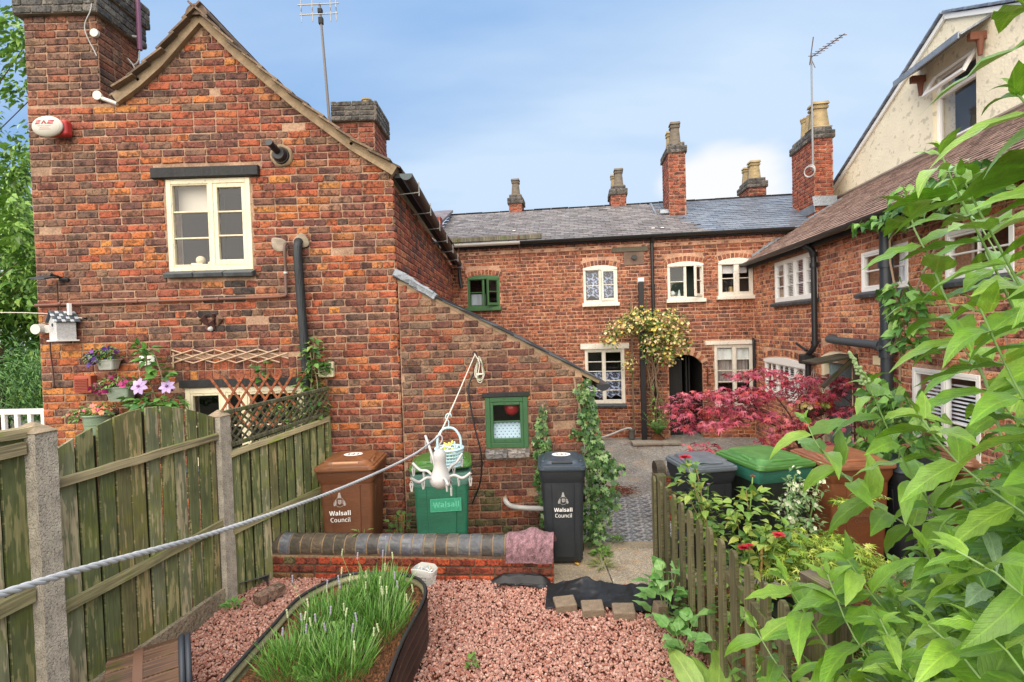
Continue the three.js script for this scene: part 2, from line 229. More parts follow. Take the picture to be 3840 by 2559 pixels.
/* wall in the parent's plane z = z0: span(y) gives [x0, x1]; holes are {x0, x1, y0, y1} kept free of bricks; extra = ready pieces (arch bricks) */
function brickList(o) {
  const R = rng(o.seed), L = o.L, H = o.H, j = o.joint || 0.013, geos = brickSet(L - j, H - j), list = [], z0 = o.z || 0;
  let row = 0;
  for (let y = o.y0; y < o.y1 - H * 0.4; y += H, row++) {
    const yc = y + H / 2, [a, b] = o.span(yc); if (b - a < 0.06) continue;
    let seg = [[a, b]];
    for (const h of o.holes || []) if (yc > h.y0 - H * 0.3 && yc < h.y1 + H * 0.3) { const hx0 = h.at ? h.at(yc)[0] : h.x0, hx1 = h.at ? h.at(yc)[1] : h.x1; if (hx1 <= hx0) continue; const nx = []; for (const [p, q] of seg) { if (hx1 <= p || hx0 >= q) nx.push([p, q]); else { if (hx0 - p > 0.03) nx.push([p, hx0]); if (q - hx1 > 0.03) nx.push([hx1, q]); } } seg = nx; }
    const header = row % (o.bond || 5) === 2; let x = o.x0 - (row % 2 ? L / 2 : 0) - (header ? L / 4 : 0) - R() * 0.02;
    const end = Math.max(...seg.map((s) => s[1]), a);
    const ys = (R() - 0.5) * 0.004;
    while (x < end) {
      const half = header ? R() < 0.9 : R() < (o.mixH || 0.1), len = half ? L / 2 : L; let x0 = x, x1 = x + len; x = x1;
      for (const [p, q] of seg) {
        const l = Math.max(x0, p), r = Math.min(x1, q); if (r - l < 0.035) continue;
        const w = r - l - j, base = half || w < L * 0.6 ? L / 2 - 0.006 - j : L - j, v = half || w < L * 0.6 ? 7 + Math.floor(R() * 5) : Math.floor(R() * 7);
        if (R() < (o.lost || 0)) continue;
        const cx = (l + r) / 2, tone = o.tone(cx, yc, R);
        list.push({ m: mat4(cx, yc + ys + (R() - 0.5) * 0.004, z0 + (o.proud ?? 0.0085) + (R() - 0.5) * 0.004, (R() - 0.5) * 0.03, (R() - 0.5) * 0.015, (R() - 0.5) * 0.018, Math.max(0.02, w) / base, 1 + (R() - 0.5) * 0.08, 1), v, c: tone, w: w });
      }
    }
  }
  for (const e of o.extra || []) list.push(e);
  if (o.xf) for (const q of list) q.m.premultiply(o.xf);
  return list;
}
const brickwork = (parent, o) => pieces(parent, 'brick', brickList(o), brickSet(o.L - (o.joint || 0.013), o.H - (o.joint || 0.013)), toneMat, brickMany, o.limit ?? 300, 'small_bricks');
// row of bricks standing on end, following an arc (cx, spring y, half width, rise) or straight when rise = 0
function archBricks(o, cx, y, hw, rise, h, R, w = 0.078) {
  const out = [], base = [o.L - (o.joint || 0.013), o.H - (o.joint || 0.013)]; const n = Math.round((2 * hw + 0.1) / w), Rad = rise > 0 ? (hw * hw + rise * rise) / (2 * rise) : 1e3, cy = y + rise - Rad, a1 = Math.asin(Math.min(1, (hw + 0.05) / Rad));
  for (let i = 0; i < n; i++) { const a = -a1 + (2 * a1 * (i + 0.5)) / n; out.push({ m: mat4(cx + Math.sin(a) * (Rad + h / 2), cy + Math.cos(a) * (Rad + h / 2), (o.z || 0) + 0.0085, 0, 0, Math.PI / 2 - a, (h - 0.01) / base[0], (w - 0.012) / base[1], 1), v: Math.floor(R() * 7), c: o.tone(cx, y, R), w: h }); }
  return out;
}
const PAL = {
  gable: ['#ab5a3c', '#a15439', '#b1633f', '#98553f', '#8d5341', '#834e40', '#784b3f', '#6e493f', '#b8784a', '#ae603f', '#9e5943', '#8a5544', '#95523e', '#a86a4b', '#7d5446', '#b05d40'],
  dark: ['#8a5b47', '#7d5545', '#745346', '#8f614a', '#96634b', '#6f5548', '#82604e', '#9a5d43', '#785c4a', '#896952'],
  orange: ['#c0743f', '#b96a3a', '#b16039', '#c58144', '#a25a3e', '#955444', '#b37046'],
  shed: ['#86523f', '#79493b', '#905a43', '#704a3e', '#996045', '#835747', '#65483e', '#95513a', '#8a6450', '#775746'],
  side: ['#c2694b', '#b55f45', '#c87551', '#a8553f', '#d08459', '#b86a4e', '#8f5345', '#765049'],  // lighter tones stand in for sun missing on this wall
  far: ['#bd7354', '#b36a4d', '#c47c5b', '#aa654b', '#a5624d', '#bb7659', '#c07e5e', '#b97050', '#c68763'],
  farDark: ['#a3664f', '#996050', '#ab6d55', '#8f5f4e', '#a4674f', '#8a6152', '#ad7359'],
  right: ['#d4845d', '#ca7955', '#db8f65', '#c37656', '#dd986c', '#ba7459', '#d08a69', '#e09f70', '#b3705a'],  // tones raised to make up for weak light on this side-facing wall
  stack: ['#a25c46', '#955341', '#ad664f', '#874f40', '#a4634c', '#7d4d40', '#aa5f45'],
  cap: ['#68655f', '#5a5754', '#74706a', '#635d56', '#53524f', '#7a746b'],
};
// plain solid brick pier (chimney stack) with bricks on the faces that can be seen; o: w (x), d (z), y0, y1, faces: list of 'front','left','right'
function pier(parent, w, d, y0, y1, o) {
  mesh('core', box(w - 0.012, y1 - y0, d - 0.012, 0, (y0 + y1) / 2, 0), o.mortar || MT.mortar, parent);
  const L = o.L || 0.235, H = o.H || 0.0755, all = [];
  for (const f of o.faces) {
    const turn = { front: 0, left: -Math.PI / 2, right: Math.PI / 2 }[f], len = f === 'front' ? w : d, off = f === 'front' ? d / 2 : w / 2;
    all.push(...brickList({ seed: o.seed + Math.round(turn * 10) + 40, L, H, x0: -len / 2, y0, y1, z: off - 0.006, span: () => [-len / 2 + 0.004, len / 2 - 0.004], tone: (x, y, R) => pick(R, o.pal || PAL.stack), bond: 2, mixH: 0.25, xf: new THREE.Matrix4().makeRotationY(turn) }));
  }
  pieces(parent, 'brick', all, brickSet(L - 0.013, H - 0.013), toneMat, brickMany, o.limit ?? 120, 'small_bricks');
}
// a wider band of dark bricks round a stack
function band(parent, w, d, y0, y1, seed, faces, H = 0.0755) { pier(parent, w, d, y0, y1, { seed, faces, pal: PAL.cap, H, L: 0.225, limit: 60, mortar: MT.capMortar }); }
MT.capMortar = std('#837a70', 0.95, { map: mortarTex });
// ---------------------------------------------------------------- windows
// o: x0,y0,x1,y1 in the parent's wall plane, z = wall face; lights: [{f:[from,to] fractions, rows, cols, open}], mat, sill, arch rise
function windowUnit(parent, o) {
  const w = o.x1 - o.x0, h = o.y1 - o.y0, g = group('window', parent, (o.x0 + o.x1) / 2, o.y0, o.z || 0), F = o.ft || 0.04, zf = o.zf ?? -0.035, dp = 0.07, fr = [], rise = o.arch || 0;
  if (o.label) g.userData.label = o.label;
  fr.push(box(F, h, dp, -w / 2 + F / 2, h / 2, zf), box(F, h, dp, w / 2 - F / 2, h / 2, zf), box(w - 2 * F, F, dp, 0, F / 2, zf));
  if (rise) { const s = new THREE.Shape(), hw = w / 2, Rad = (hw * hw + rise * rise) / (2 * rise); s.moveTo(-hw, h - F); s.lineTo(hw, h - F); s.lineTo(hw, h); const n = 14, a1 = Math.asin(hw / Rad); for (let i = 0; i <= n; i++) { const a = a1 - (2 * a1 * i) / n; s.lineTo(Math.sin(a) * Rad, h + rise - Rad + Math.cos(a) * Rad); } s.closePath(); const e = extrude(s, dp + 0.02); e.translate(0, 0, zf - dp / 2); fr.push(e); }
  else fr.push(box(w - 2 * F, F, dp, 0, h - F / 2, zf));
  const iw = w - 2 * F, ih = h - 2 * F, x00 = -iw / 2;
  o.lights.forEach((l, i) => {
    const xa = x00 + l.f[0] * iw, xb = x00 + l.f[1] * iw; const mw = o.mw || 0.04;
    if (i) fr.push(box(mw, ih, dp, xa, h / 2, zf));
    const a = xa + (i ? mw / 2 : 0), b = xb - (i < o.lights.length - 1 ? mw / 2 : 0), c = l.cas ?? 0.024, b0 = o.bar || 0.018, cw = b - a, ch = ih - 0.004, cg = [], zz = zf + 0.008;
    cg.push(box(c, ch, 0.045, -cw / 2 + c / 2, 0, 0), box(c, ch, 0.045, cw / 2 - c / 2, 0, 0), box(cw - 2 * c, c * 1.35, 0.045, 0, -ch / 2 + c * 0.67, 0), box(cw - 2 * c, c, 0.045, 0, ch / 2 - c / 2, 0));
    const gw = cw - 2 * c, gh = ch - 2.35 * c, gy = c * 0.175;
    for (let r = 1; r < l.rows; r++) cg.push(box(gw, b0, 0.03, 0, gy - gh / 2 + (gh * r) / l.rows, 0));
    for (let k = 1; k < (l.cols || 1); k++) cg.push(box(b0, gh, 0.028, -gw / 2 + (gw * k) / l.cols, gy, 0));
    const cm = merge(cg); const off = mat4((a + b) / 2, h / 2, zz); const panes = [];
    for (let r = 0; r < l.rows; r++) for (let k = 0; k < (l.cols || 1); k++) { const pw = gw / (l.cols || 1) - 0.004, ph = gh / l.rows - 0.004; const p = new THREE.PlaneGeometry(pw, ph); p.rotateX((hash3(r, k, i + 9) - 0.5) * 0.012); p.rotateY((hash3(r, k, i + 19) - 0.5) * 0.02); p.translate(-gw / 2 + (gw * (k + 0.5)) / (l.cols || 1), gy - gh / 2 + (gh * (r + 0.5)) / l.rows, -0.004); panes.push(p); }
    if (l.open) { const hx = l.hinge === 'l' ? -cw / 2 : cw / 2; off.multiply(mat4(hx, 0, 0, 0, l.open, 0)).multiply(mat4(-hx, 0, 0.012)); }
    if (l.tilt) { off.multiply(mat4(0, ch / 2, 0, -l.tilt, 0, 0)).multiply(mat4(0, -ch / 2, 0.01)); }
    cm.applyMatrix4(off); mesh('casement', cm, o.casMat || o.mat, g);
    for (const p of panes) { p.applyMatrix4(off); mesh('pane', p, o.glass || MT.glass, g); }
  });
  mesh('frame', merge(fr), o.mat, g);
  // the room behind
  const D = o.depth || 0.9, rm = []; rm.push(at(new THREE.PlaneGeometry(w + 0.5, h + 0.5), 0, h / 2, zf - D), at(new THREE.PlaneGeometry(D, h + 0.5), -w / 2 - 0.25, h / 2, zf - D / 2, 0, Math.PI / 2), at(new THREE.PlaneGeometry(D, h + 0.5), w / 2 + 0.25, h / 2, zf - D / 2, 0, -Math.PI / 2), at(new THREE.PlaneGeometry(w + 0.5, D), 0, -0.25, zf - D / 2, -Math.PI / 2), at(new THREE.PlaneGeometry(w + 0.5, D), 0, h + 0.25, zf - D / 2, Math.PI / 2));
  mesh('room', merge(rm), o.room || MT.room, g);
  const lining = []; const T = 0.2; lining.push(box(0.02, h, T, -w / 2 - 0.011, h / 2, zf - T / 2 - 0.03), box(0.02, h, T, w / 2 + 0.011, h / 2, zf - T / 2 - 0.03), box(w, 0.02, T, 0, -0.011, zf - T / 2 - 0.03)); mesh('reveal', merge(lining), MT.white, g);
  if (o.sill) mesh('sill', o.sill === 'tile' ? merge([...Array(Math.max(3, Math.round(w / 0.28)))].map((_, i, a) => box(w / a.length * 1.06 - 0.004, 0.055, 0.16, -w * 1.06 / 2 + (w * 1.06 * (i + 0.5)) / a.length, -0.03 + (hash3(i, 2, 3) - 0.5) * 0.006, 0.0, 0.35, 0, (hash3(i, 5, 3) - 0.5) * 0.02, 0.008))) : box(w + 0.07, o.sillH || 0.075, 0.16, 0, -(o.sillH || 0.075) / 2, 0.015, 0, 0, 0, 0.006), o.sill === 'tile' ? MT.sillTile : o.sillMat || o.mat, g);
  return g;
}
// gathered cloth hanging behind a window
function curtain(g, x0, x1, y0, y1, z, mat, folds = 9, name = 'curtain', scallop = 0) {
  const n = folds * 6, P = new THREE.PlaneGeometry(x1 - x0, y1 - y0, n, 4), p = P.attributes.position; P.translate((x0 + x1) / 2, (y0 + y1) / 2, z);
  for (let i = 0; i < p.count; i++) { const u = (p.getX(i) - x0) / (x1 - x0), b = (p.getY(i) - y0) / (y1 - y0); p.setZ(i, z + 0.018 * Math.sin(u * folds * 6.283) * (1.1 - 0.4 * b)); if (scallop && b < 0.05) p.setY(i, y0 + scallop * Math.abs(Math.sin(u * folds * 1.6))); }
  P.computeVertexNormals(); return mesh(name, P, mat, g);
}
const laceTex = tex(256, (u, v) => { const d = smooth(0.5, 0.56, tfbm(u, v, 7, 2, 131)), f = smooth(0.4, 0.6, tfbm(u, v, 50, 2, 133)); const k = 0.25 + 0.5 * d + 0.2 * f; return [k * 0.95, k, k * 1.1]; }, true, 3);
MT.laceBlue = std('#dfe5f4', 0.95, { map: laceTex, side: THREE.DoubleSide });
const solidWall = (parent, name, pts, holes, depth, mat, z = 0) => { const g = extrude(shape(pts, holes), depth); g.translate(0, 0, z - depth); return mesh(name, g, mat, parent); };

// ---------------------------------------------------------------- the cottage on the left (wall face at z = 0 of its group)
const cottage = group('brick_cottage', scene, 0, 0, -5.75);
tag(cottage, 'tall brick cottage gable with a cream window and broad chimney, nearest on the left', 'house');
const profR = [[-3.315, 5.88], [-2.911, 5.46], [-2.285, 4.9], [-1.7, 4.435], [-1.25, 4.15]], profL = [[-3.315, 5.88], [-3.76, 5.405], [-4.01, 5.2], [-4.26, 5.03]];
const lerpProf = (pr, y) => { for (let i = 0; i < pr.length - 1; i++) if (y <= pr[i][1] && y >= pr[i + 1][1]) return mix(pr[i][0], pr[i + 1][0], (pr[i][1] - y) / (pr[i][1] - pr[i + 1][1])); return y > pr[0][1] ? pr[0][0] : pr.at(-1)[0]; };
const XL = -5.29, XR = -1.262, WIN = { x0: -3.80, x1: -2.865, y0: 3.125, y1: 4.165 }, WIN2 = { x0: -3.69, x1: -2.35, y0: 0.95, y1: 1.83 };
{
  const pts = [[XL, -0.05], [XR - 0.022, -0.05], [XR - 0.022, 4.14], ...profR.slice(0, 4).reverse(), ...profL.slice(1), [-4.46, 5.02], [XL, 5.02]];
  const wall = solidWall(cottage, 'gable_wall', pts, [rect(WIN.x0, WIN.y0, WIN.x1, WIN.y1), rect(WIN2.x0, WIN2.y0, WIN2.x1, WIN2.y1)], 0.24, MT.mortar, -0.006);
  const o = { seed: 11, L: 0.246, H: 0.0818, x0: XL, y0: 0.0, y1: 5.86, z: -0.006, span: (y) => y > 5.0 ? [lerpProf(profL, y) + 0.03, lerpProf(profR, y) - 0.03] : [XL, y > 4.15 ? lerpProf(profR, y) - 0.02 : XR],
    holes: [{ x0: WIN.x0 - 0.01, x1: WIN.x1 + 0.01, y0: WIN.y0 - 0.06, y1: WIN.y1 }, { x0: -3.93, x1: -2.75, y0: 4.165, y1: 4.285 }, { ...WIN2 }, { x0: -3.78, x1: -2.3, y0: 1.83, y1: 2.16 }],
    lost: 0.006, tone: (x, y, R) => { const n = vnoise(x * 1.1, y * 1.1, 4); if (x > -3.45 && x < -2.95 && y > 2.45 && y < 3.05 && R() < 0.5) return pick(R, ['#4b403b', '#564741', '#5f4c43']); if (x > -2.1 && y > 3.75 && y < 4.5 && R() < 0.3) return pick(R, ['#a67a60', '#ad7558', '#97705a']); if (x < -4.35 - R() * 0.35 && y > 2.9 - R() * 0.6) return pick(R, R() < 0.85 ? PAL.dark : PAL.gable); if (y < 2.4 && x < -3.9 && R() < 0.6) return pick(R, PAL.orange); if (y < 2.9 && R() < 0.33) return pick(R, PAL.shed); if (R() < 0.14) return pick(R, PAL.orange); return R() < 0.14 + 0.3 * smooth(0.5, 0.7, n) ? pick(R, PAL.dark) : pick(R, PAL.gable); }, bond: 6, mixH: 0.13 };
  const R = rng(5); o.extra = [...archBricks(o, -3.02, 1.9, 0.72, 0, 0.13, R, 0.086), ...archBricks(o, -3.02, 2.03, 0.72, 0, 0.13, R, 0.086)];
  brickwork(wall, o);
  // side wall of the cottage, running back
  const side = group('side_wall', cottage, XR - 0.004, 0, -0.01, Math.PI / 2); // local x runs towards -z of the house when seen from the yard
  const SL = 5.6, topY = (x) => 4.06 - 0.05 * x; // x = 0 near corner, SL far end (old eaves sag)
  const sw = extrude(shape([[0.02, 0], [SL, 0], [SL, topY(SL)], [0.02, topY(0)]]), 0.23); sw.translate(0, 0, -0.236); mesh('core', sw, MT.mortarFar, side);
  brickwork(side, { seed: 31, L: 0.246, H: 0.0818, x0: 0, y0: 1.8, y1: 4.02, z: -0.006, span: (y) => [0.0, Math.min(SL, (4.04 - y) / 0.05)], tone: (x, y, R) => pick(R, y > 3.6 && R() < 0.35 ? PAL.dark : PAL.side), bond: 4, mixH: 0.2, limit: 240 });
  // roof: two slopes of plain tiles on boards, mortared verge along the gable
  const roof = group('roof', cottage); const depth = SL + 0.12; const tl = [], tg = [cbox(0.16, 0.02, 0.27, 0.003), cbox(0.16, 0.022, 0.27, 0.003)].map((g) => { const i = flat(g); i.setIndex([...Array(i.attributes.position.count).keys()]); return i; }), TR = rng(77);
  const slope = (pr, s) => { let acc = 0; for (let i = 0; i < pr.length - 1; i++) { const [x0, y0] = pr[i], [x1, y1] = pr[i + 1], L = Math.hypot(x1 - x0, y1 - y0), a = Math.atan2(y1 - y0, (x1 - x0) * s);
      mesh('deck', box(L + 0.04, 0.04, depth, (x0 + x1) / 2, (y0 + y1) / 2 + 0.045, -depth / 2 + 0.06, 0, 0, s > 0 ? a : -a), MT.verge, roof);
      const n = Math.round(L / 0.105); for (let k = 0; k < n; k++) { const t = (k + 0.5) / n, x = mix(x0, x1, t), y = mix(y0, y1, t); for (let c = 0; c < 34; c++) { const z = 0.105 - c * 0.166 - (((k + acc) % 2) * 0.083) + (c === 0 ? 0.02 : 0); if (c > 0 && z < -SL) break; tl.push({ m: mat4(x, y + 0.092 + TR() * 0.006, z - 0.07, 0, Math.PI / 2, 0).premultiply(new THREE.Matrix4()).multiply(mat4(0, 0, 0, 0, 0, 0)), v: k % 2, c: pick(TR, ['#8d7561', '#7c6a59', '#9b836a', '#6f5f51', '#a18a72']), w: c === 0 ? 3 : 0.5, a: s > 0 ? a : -a }); } } acc += n; } };
  slope(profR, 1); slope(profL.map(([x, y]) => [x, y]), -1);
  for (const q of tl) { const p = V3().setFromMatrixPosition(q.m); q.m = new THREE.Matrix4().compose(p, new THREE.Quaternion().setFromEuler(new THREE.Euler(0, 0, q.a + (q.a < 0 ? 0.09 : -0.09))).multiply(new THREE.Quaternion().setFromEuler(new THREE.Euler(0, Math.PI / 2, 0))), V3(1, 1, 1)); }
  const tmats = new Map(); pieces(roof, 'roof_tile', tl, tg, (c) => { if (!tmats.has(c)) tmats.set(c, std(c, 0.9, { map: slateTex })); return tmats.get(c); }, new THREE.MeshStandardMaterial({ roughness: 0.9, map: slateTex, vertexColors: true }), 110, 'far_tiles');
  const vg = []; for (const [pr] of [[profR], [profL]]) for (let i = 0; i < pr.length - 1; i++) { const [x0, y0] = pr[i], [x1, y1] = pr[i + 1]; const n = V3(y0 - y1, x1 - x0, 0).normalize(); if (n.y < 0) n.multiplyScalar(-1); const s = shape([[x0 + n.x * 0.075, y0 + n.y * 0.075], [x1 + n.x * 0.075, y1 + n.y * 0.075], [x1 - n.x * 0.03, y1 - n.y * 0.03], [x0 - n.x * 0.03, y0 - n.y * 0.03]]); const e = extrude(s, 0.16); e.translate(0, 0, -0.1); vg.push(e); }
  mesh('verge_mortar', jitter(merge(vg), 0.008, 3, 7), MT.verge, roof);
  const cp = []; for (let i = 0; i < 12; i++) cp.push(at(new THREE.CylinderGeometry(0.11, 0.11, 0.44, 12, 1, true, -Math.PI / 2, Math.PI), -3.315, 5.93, -0.1 - i * 0.45, 0, 0, 0).applyMatrix4(new THREE.Matrix4())); const rg = cp.map((g, i) => { const c = new THREE.CylinderGeometry(0.12, 0.12, 0.44, 12, 1, false, Math.PI * 0.5, Math.PI); c.rotateX(Math.PI / 2); c.rotateZ(0); c.translate(-3.315, 5.9, -0.12 - i * 0.45); return c; }); mesh('ridge_tiles', merge(rg), std('#857060', 0.9, { map: slateTex }), roof);
  // gutter and its brackets along the eaves of the side wall
  const gt = group('gutter', cottage); const gpts = (z) => [XR + 0.16, topY(-z) + 0.035, z];
  { const s = new THREE.Shape(); s.absarc(0, 0, 0.068, Math.PI, 2 * Math.PI, false); s.lineTo(0.06, 0); s.absarc(0, 0, 0.06, 2 * Math.PI, Math.PI, true); s.closePath(); const len = 5.55, e = new THREE.ExtrudeGeometry(s, { depth: len, bevelEnabled: false, curveSegments: 10 }); e.translate(0, 0, -len); e.rotateX(-0.05); e.translate(XR + 0.16, 4.12, 0.1); mesh('trough', e, MT.gutter, gt);
    const cap = new THREE.CircleGeometry(0.07, 16, Math.PI, Math.PI); mesh('end_cap', at(extrude(shape([...Array(13)].map((_, i) => [Math.cos(Math.PI + (Math.PI * i) / 12) * 0.07, Math.sin(Math.PI + (Math.PI * i) / 12) * 0.07])), 0.02), XR + 0.16, 4.12, 0.09), std('#3b4a4d', 0.4), gt);
    for (let i = 0; i < 7; i++) { const z = -0.25 - i * 0.85; mesh('bracket', merge([rod([XR - 0.02, 4.0 + 0.05 * z, z], [XR + 0.24, 4.02 + 0.05 * z, z], 0.007), rod([XR + 0.235, 3.98 + 0.05 * z, z], [XR + 0.235, 4.14 + 0.05 * z, z], 0.007)]), MT.grayPipe, gt); }
    mesh('eaves_board', box(0.16, 0.05, SL, XR + 0.09, 4.06 - 0.05 * SL / 2 + 0.07, -SL / 2, -0.05, 0, 0), MT.blackRough, gt);
    mesh('down_pipe', merge([tube([[XR + 0.16, 3.84, -5.4], [XR + 0.17, 3.55, -5.42], [XR + 0.2, 3.3, -5.42]], 0.04, 14, 8)]), MT.gutterBlack, gt); }
  // lead flashing where the wash house roof meets the corner
  { const f = []; for (let i = 0; i < 5; i++) f.push(box(0.14, 0.10 - i * 0.006, 0.035, -1.235 + i * 0.085, 3.03 - i * 0.055, 0.005, 0.12, 0, -0.56 + (i % 2) * 0.06, 0.012)); f.push(box(0.5, 0.02, 0.16, -1.07, 2.96, -0.05, 0, 0, -0.57)); mesh('lead_flashing', jitter(merge(f), 0.012, 8, 9), MT.lead, cottage); }
  // windows
  const lit = (a, b, rows, cols = 1) => ({ f: [a, b], rows, cols });
  const w1 = windowUnit(cottage, { ...WIN, y0: WIN.y0 + 0.02, z: 0, mat: MT.cream, ft: 0.055, mw: 0.055, sill: 'tile', lights: [{ ...lit(0, 0.53, 3), cas: 0.012 }, { ...lit(0.53, 1, 3), cas: 0.045 }], depth: 1.6, room: MT.roomDark, label: 'cream two-light casement under a black timber lintel' });
  mesh('blind', box(0.42, 0.3, 0.01, -0.22, 0.85, -0.16), std('#c9c3b5', 0.9), w1);
  mesh('ornament', merge([at(new THREE.SphereGeometry(0.05, 12, 9), -0.17, 0.13, -0.1), box(0.13, 0.045, 0.07, -0.2, 0.075, -0.1), at(new THREE.SphereGeometry(0.032, 10, 8), -0.05, 0.085, -0.09)]), std('#cbbfa0', 0.7), w1);
  const lintel = mesh('lintel', jitter(box(1.19, 0.115, 0.16, -3.34, 4.228, -0.03, 0, 0, 0, 0.008), 0.004, 5, 6), MT.beam, cottage);
  const w2 = windowUnit(cottage, { ...WIN2, z: 0, mat: MT.cream, ft: 0.06, mw: 0.06, sill: 'tile', lights: [lit(0, 0.3, 2), lit(0.3, 0.5, 2), lit(0.5, 1, 2)], depth: 1.2, room: MT.roomDark });
  mesh('lintel', box(1.4, 0.085, 0.14, -3.03, 1.885, -0.03), MT.beam, cottage);
  // the broad stack at the left end
  const st = group('chimney', cottage, -4.885, 0, -0.332); pier(st, 0.815, 0.65, 5.02, 5.99, { seed: 71, faces: ['front', 'right'], pal: PAL.dark, H: 0.0818, L: 0.246, limit: 120 });
  band(st, 0.93, 0.78, 5.99, 6.24, 73, ['front', 'right'], 0.083); band(st, 1.0, 0.84, 6.24, 6.5, 74, ['front', 'right'], 0.083);
  mesh('bracket', merge([cyl(0.045, 0.045, 0.03, 0.40, 5.78, 0.35, 12, Math.PI / 2), cyl(0.05, 0.035, 0.05, 0.40, 5.1, 0.34, 12, Math.PI / 2), rod([0.42, 5.08, 0.34], [0.62, 5.0, 0.36], 0.022)]), MT.pvc, st);
  // the low back stack seen over the slope
  const bk = group('chimney', cottage, -2.3, 0, -2.55); pier(bk, 0.6, 0.75, 4.4, 5.62, { seed: 81, faces: ['front', 'right'], pal: PAL.stack, limit: 60 }); band(bk, 0.7, 0.86, 5.62, 5.88, 83, ['front', 'right']); mesh('flaunching', jitter(box(0.5, 0.08, 0.6, 0, 5.9, 0, 0, 0, 0, 0.03), 0.02, 4, 6), MT.capMortar, bk);
  mesh('chimney_pot', merge([cyl(0.07, 0.075, 0.14, 0.12, 5.98, 0.1, 12), cyl(0.085, 0.085, 0.02, 0.12, 6.06, 0.1, 12), cyl(0.085, 0.085, 0.02, 0.12, 6.0, 0.1, 12)]), MT.clay, bk);
}
// ---------------------------------------------------------------- wash house: lean-to gable of older brick
const WH = { slope: (x) => x < -0.197 ? mix(2.965, 2.40, (x + 1.264) / 1.067) : mix(2.40, 1.78, (x + 0.197) / 1.13) };
const wash = group('wash_house', scene, 0, 0, -5.75);
tag(wash, 'low brick lean-to with a sloping roof edge and small dark green window', 'outbuilding');
{
  const X1 = 0.775, W = { x0: -0.325, x1: 0.155, y0: 1.055, y1: 1.63 };
  const wall = solidWall(wash, 'gable_wall', [[XR + 0.004, -0.05], [X1, -0.05], [X1, 1.86], [-0.197, 2.38], [XR + 0.004, 2.94]], [rect(W.x0, W.y0, W.x1, W.y1)], 0.23, std('#a98a72', 0.95, { map: mortarTex, bumpMap: bumpy, bumpScale: 0.006 }), -0.012);
  const inv = (y) => y > 2.40 ? mix(-0.197, -1.264, (y - 2.40) / 0.565) : mix(0.93, -0.197, (y - 1.78) / 0.62);
  brickwork(wall, { seed: 41, L: 0.244, H: 0.0835, x0: XR, y0: 0, y1: 2.9, z: -0.012, span: (y) => [XR + 0.012, Math.min(X1, y > 1.78 ? inv(y) - 0.05 : X1)], holes: [{ ...W, y1: W.y1 + 0.05, y0: W.y0 - 0.07 }], tone: (x, y, R) => { if (y < 0.55 && R() < 0.35) return pick(R, ['#6c6141', '#5d5a3a', '#746548']); if (y > 1.4 && R() < 0.22) return pick(R, ['#876b57', '#7d6452', '#8d6d55']); return pick(R, R() < 0.1 ? PAL.gable : PAL.shed); }, bond: 4, mixH: 0.2, lost: 0.01 });
  // roof slab behind the gable, slates in a thin edge
  for (const [a, b] of [[[-1.28, 2.975], [-0.197, 2.405]], [[-0.197, 2.405], [0.97, 1.765]]]) { const L = Math.hypot(b[0] - a[0], b[1] - a[1]), an = Math.atan2(b[1] - a[1], b[0] - a[0]); mesh('roof_deck', box(L, 0.04, 4.2, (a[0] + b[0]) / 2, (a[1] + b[1]) / 2, -2.115, 0, 0, an), MT.verge, wash); for (let i = 0; i < 6; i++) { const t = (i + 0.5) / 6; mesh('roof_slate', jitter(box(L / 6 + 0.05, 0.012, 4.24, mix(a[0], b[0], t), mix(a[1], b[1], t) + 0.03, -2.1, 0, 0, an + 0.03), 0.004, i, 5), [MT.blackRough, MT.sillTile][i % 2], wash); } }
  mesh('gutter_end', merge([at(extrude(shape([...Array(13)].map((_, i) => [Math.cos(Math.PI + (Math.PI * i) / 12) * 0.075, Math.sin(Math.PI + (Math.PI * i) / 12) * 0.075])), 4.3), 1.0, 1.745, -4.25)]), MT.gutterBlack, wash);
  const side = box(0.22, 1.84, 4.2, X1 - 0.12, 0.9, -2.36); mesh('side_wall', side, std('#8c5a46', 0.95, { map: brickTex }), wash);
  const w = windowUnit(wash, { ...W, z: -0.01, mat: MT.darkgreen, ft: 0.055, zf: -0.02, lights: [{ f: [0, 1], rows: 2, cas: 0.035 }], room: MT.roomDark, depth: 0.7, label: 'dark green single window with a dotted blind in its lower pane' });
  const dots = tex(256, (u, v) => { const s = 7, r = Math.floor(v * s), a = (u * s + (r % 2) * 0.5) % 1 - 0.5, b = (v * s) % 1 - 0.5, d = Math.hypot(a, b) < 0.17; return d ? [0.26, 0.33, 0.47] : [0.72, 0.82, 0.88]; }, true, 1); mesh('dotted_blind', at(new THREE.PlaneGeometry(0.32, 0.225), 0, 0.175, -0.045), std('#ffffff', 0.9, { map: dots }), w);
  mesh('red_enamel_bowl', merge([at(new THREE.SphereGeometry(0.09, 16, 10, 0, 6.3, 0, 1.6), 0.06, 0.42, -0.2, Math.PI / 2)]), std('#a3262a', 0.3), w);
  mesh('lintel', box(0.53, 0.05, 0.1, -0.085, 1.658, -0.03), MT.beam, wash);
  for (let i = 0; i < 2; i++) mesh('sill_brick', jitter(box(0.245, 0.075, 0.16, -0.21 + i * 0.25, 1.0, 0.02, 0.12, 0, 0, 0.01), 0.003, i + 3, 9), std(i ? '#938b84' : '#84807d', 0.85, { map: brickTex }), wash);
  mesh('waste_pipe', tube([[-0.13, 0.47, -0.03], [-0.125, 0.47, 0.06], [-0.09, 0.44, 0.09], [-0.03, 0.415, 0.09], [0.5, 0.37, 0.09]], 0.028, 30, 10), MT.grayPipe, wash);
}
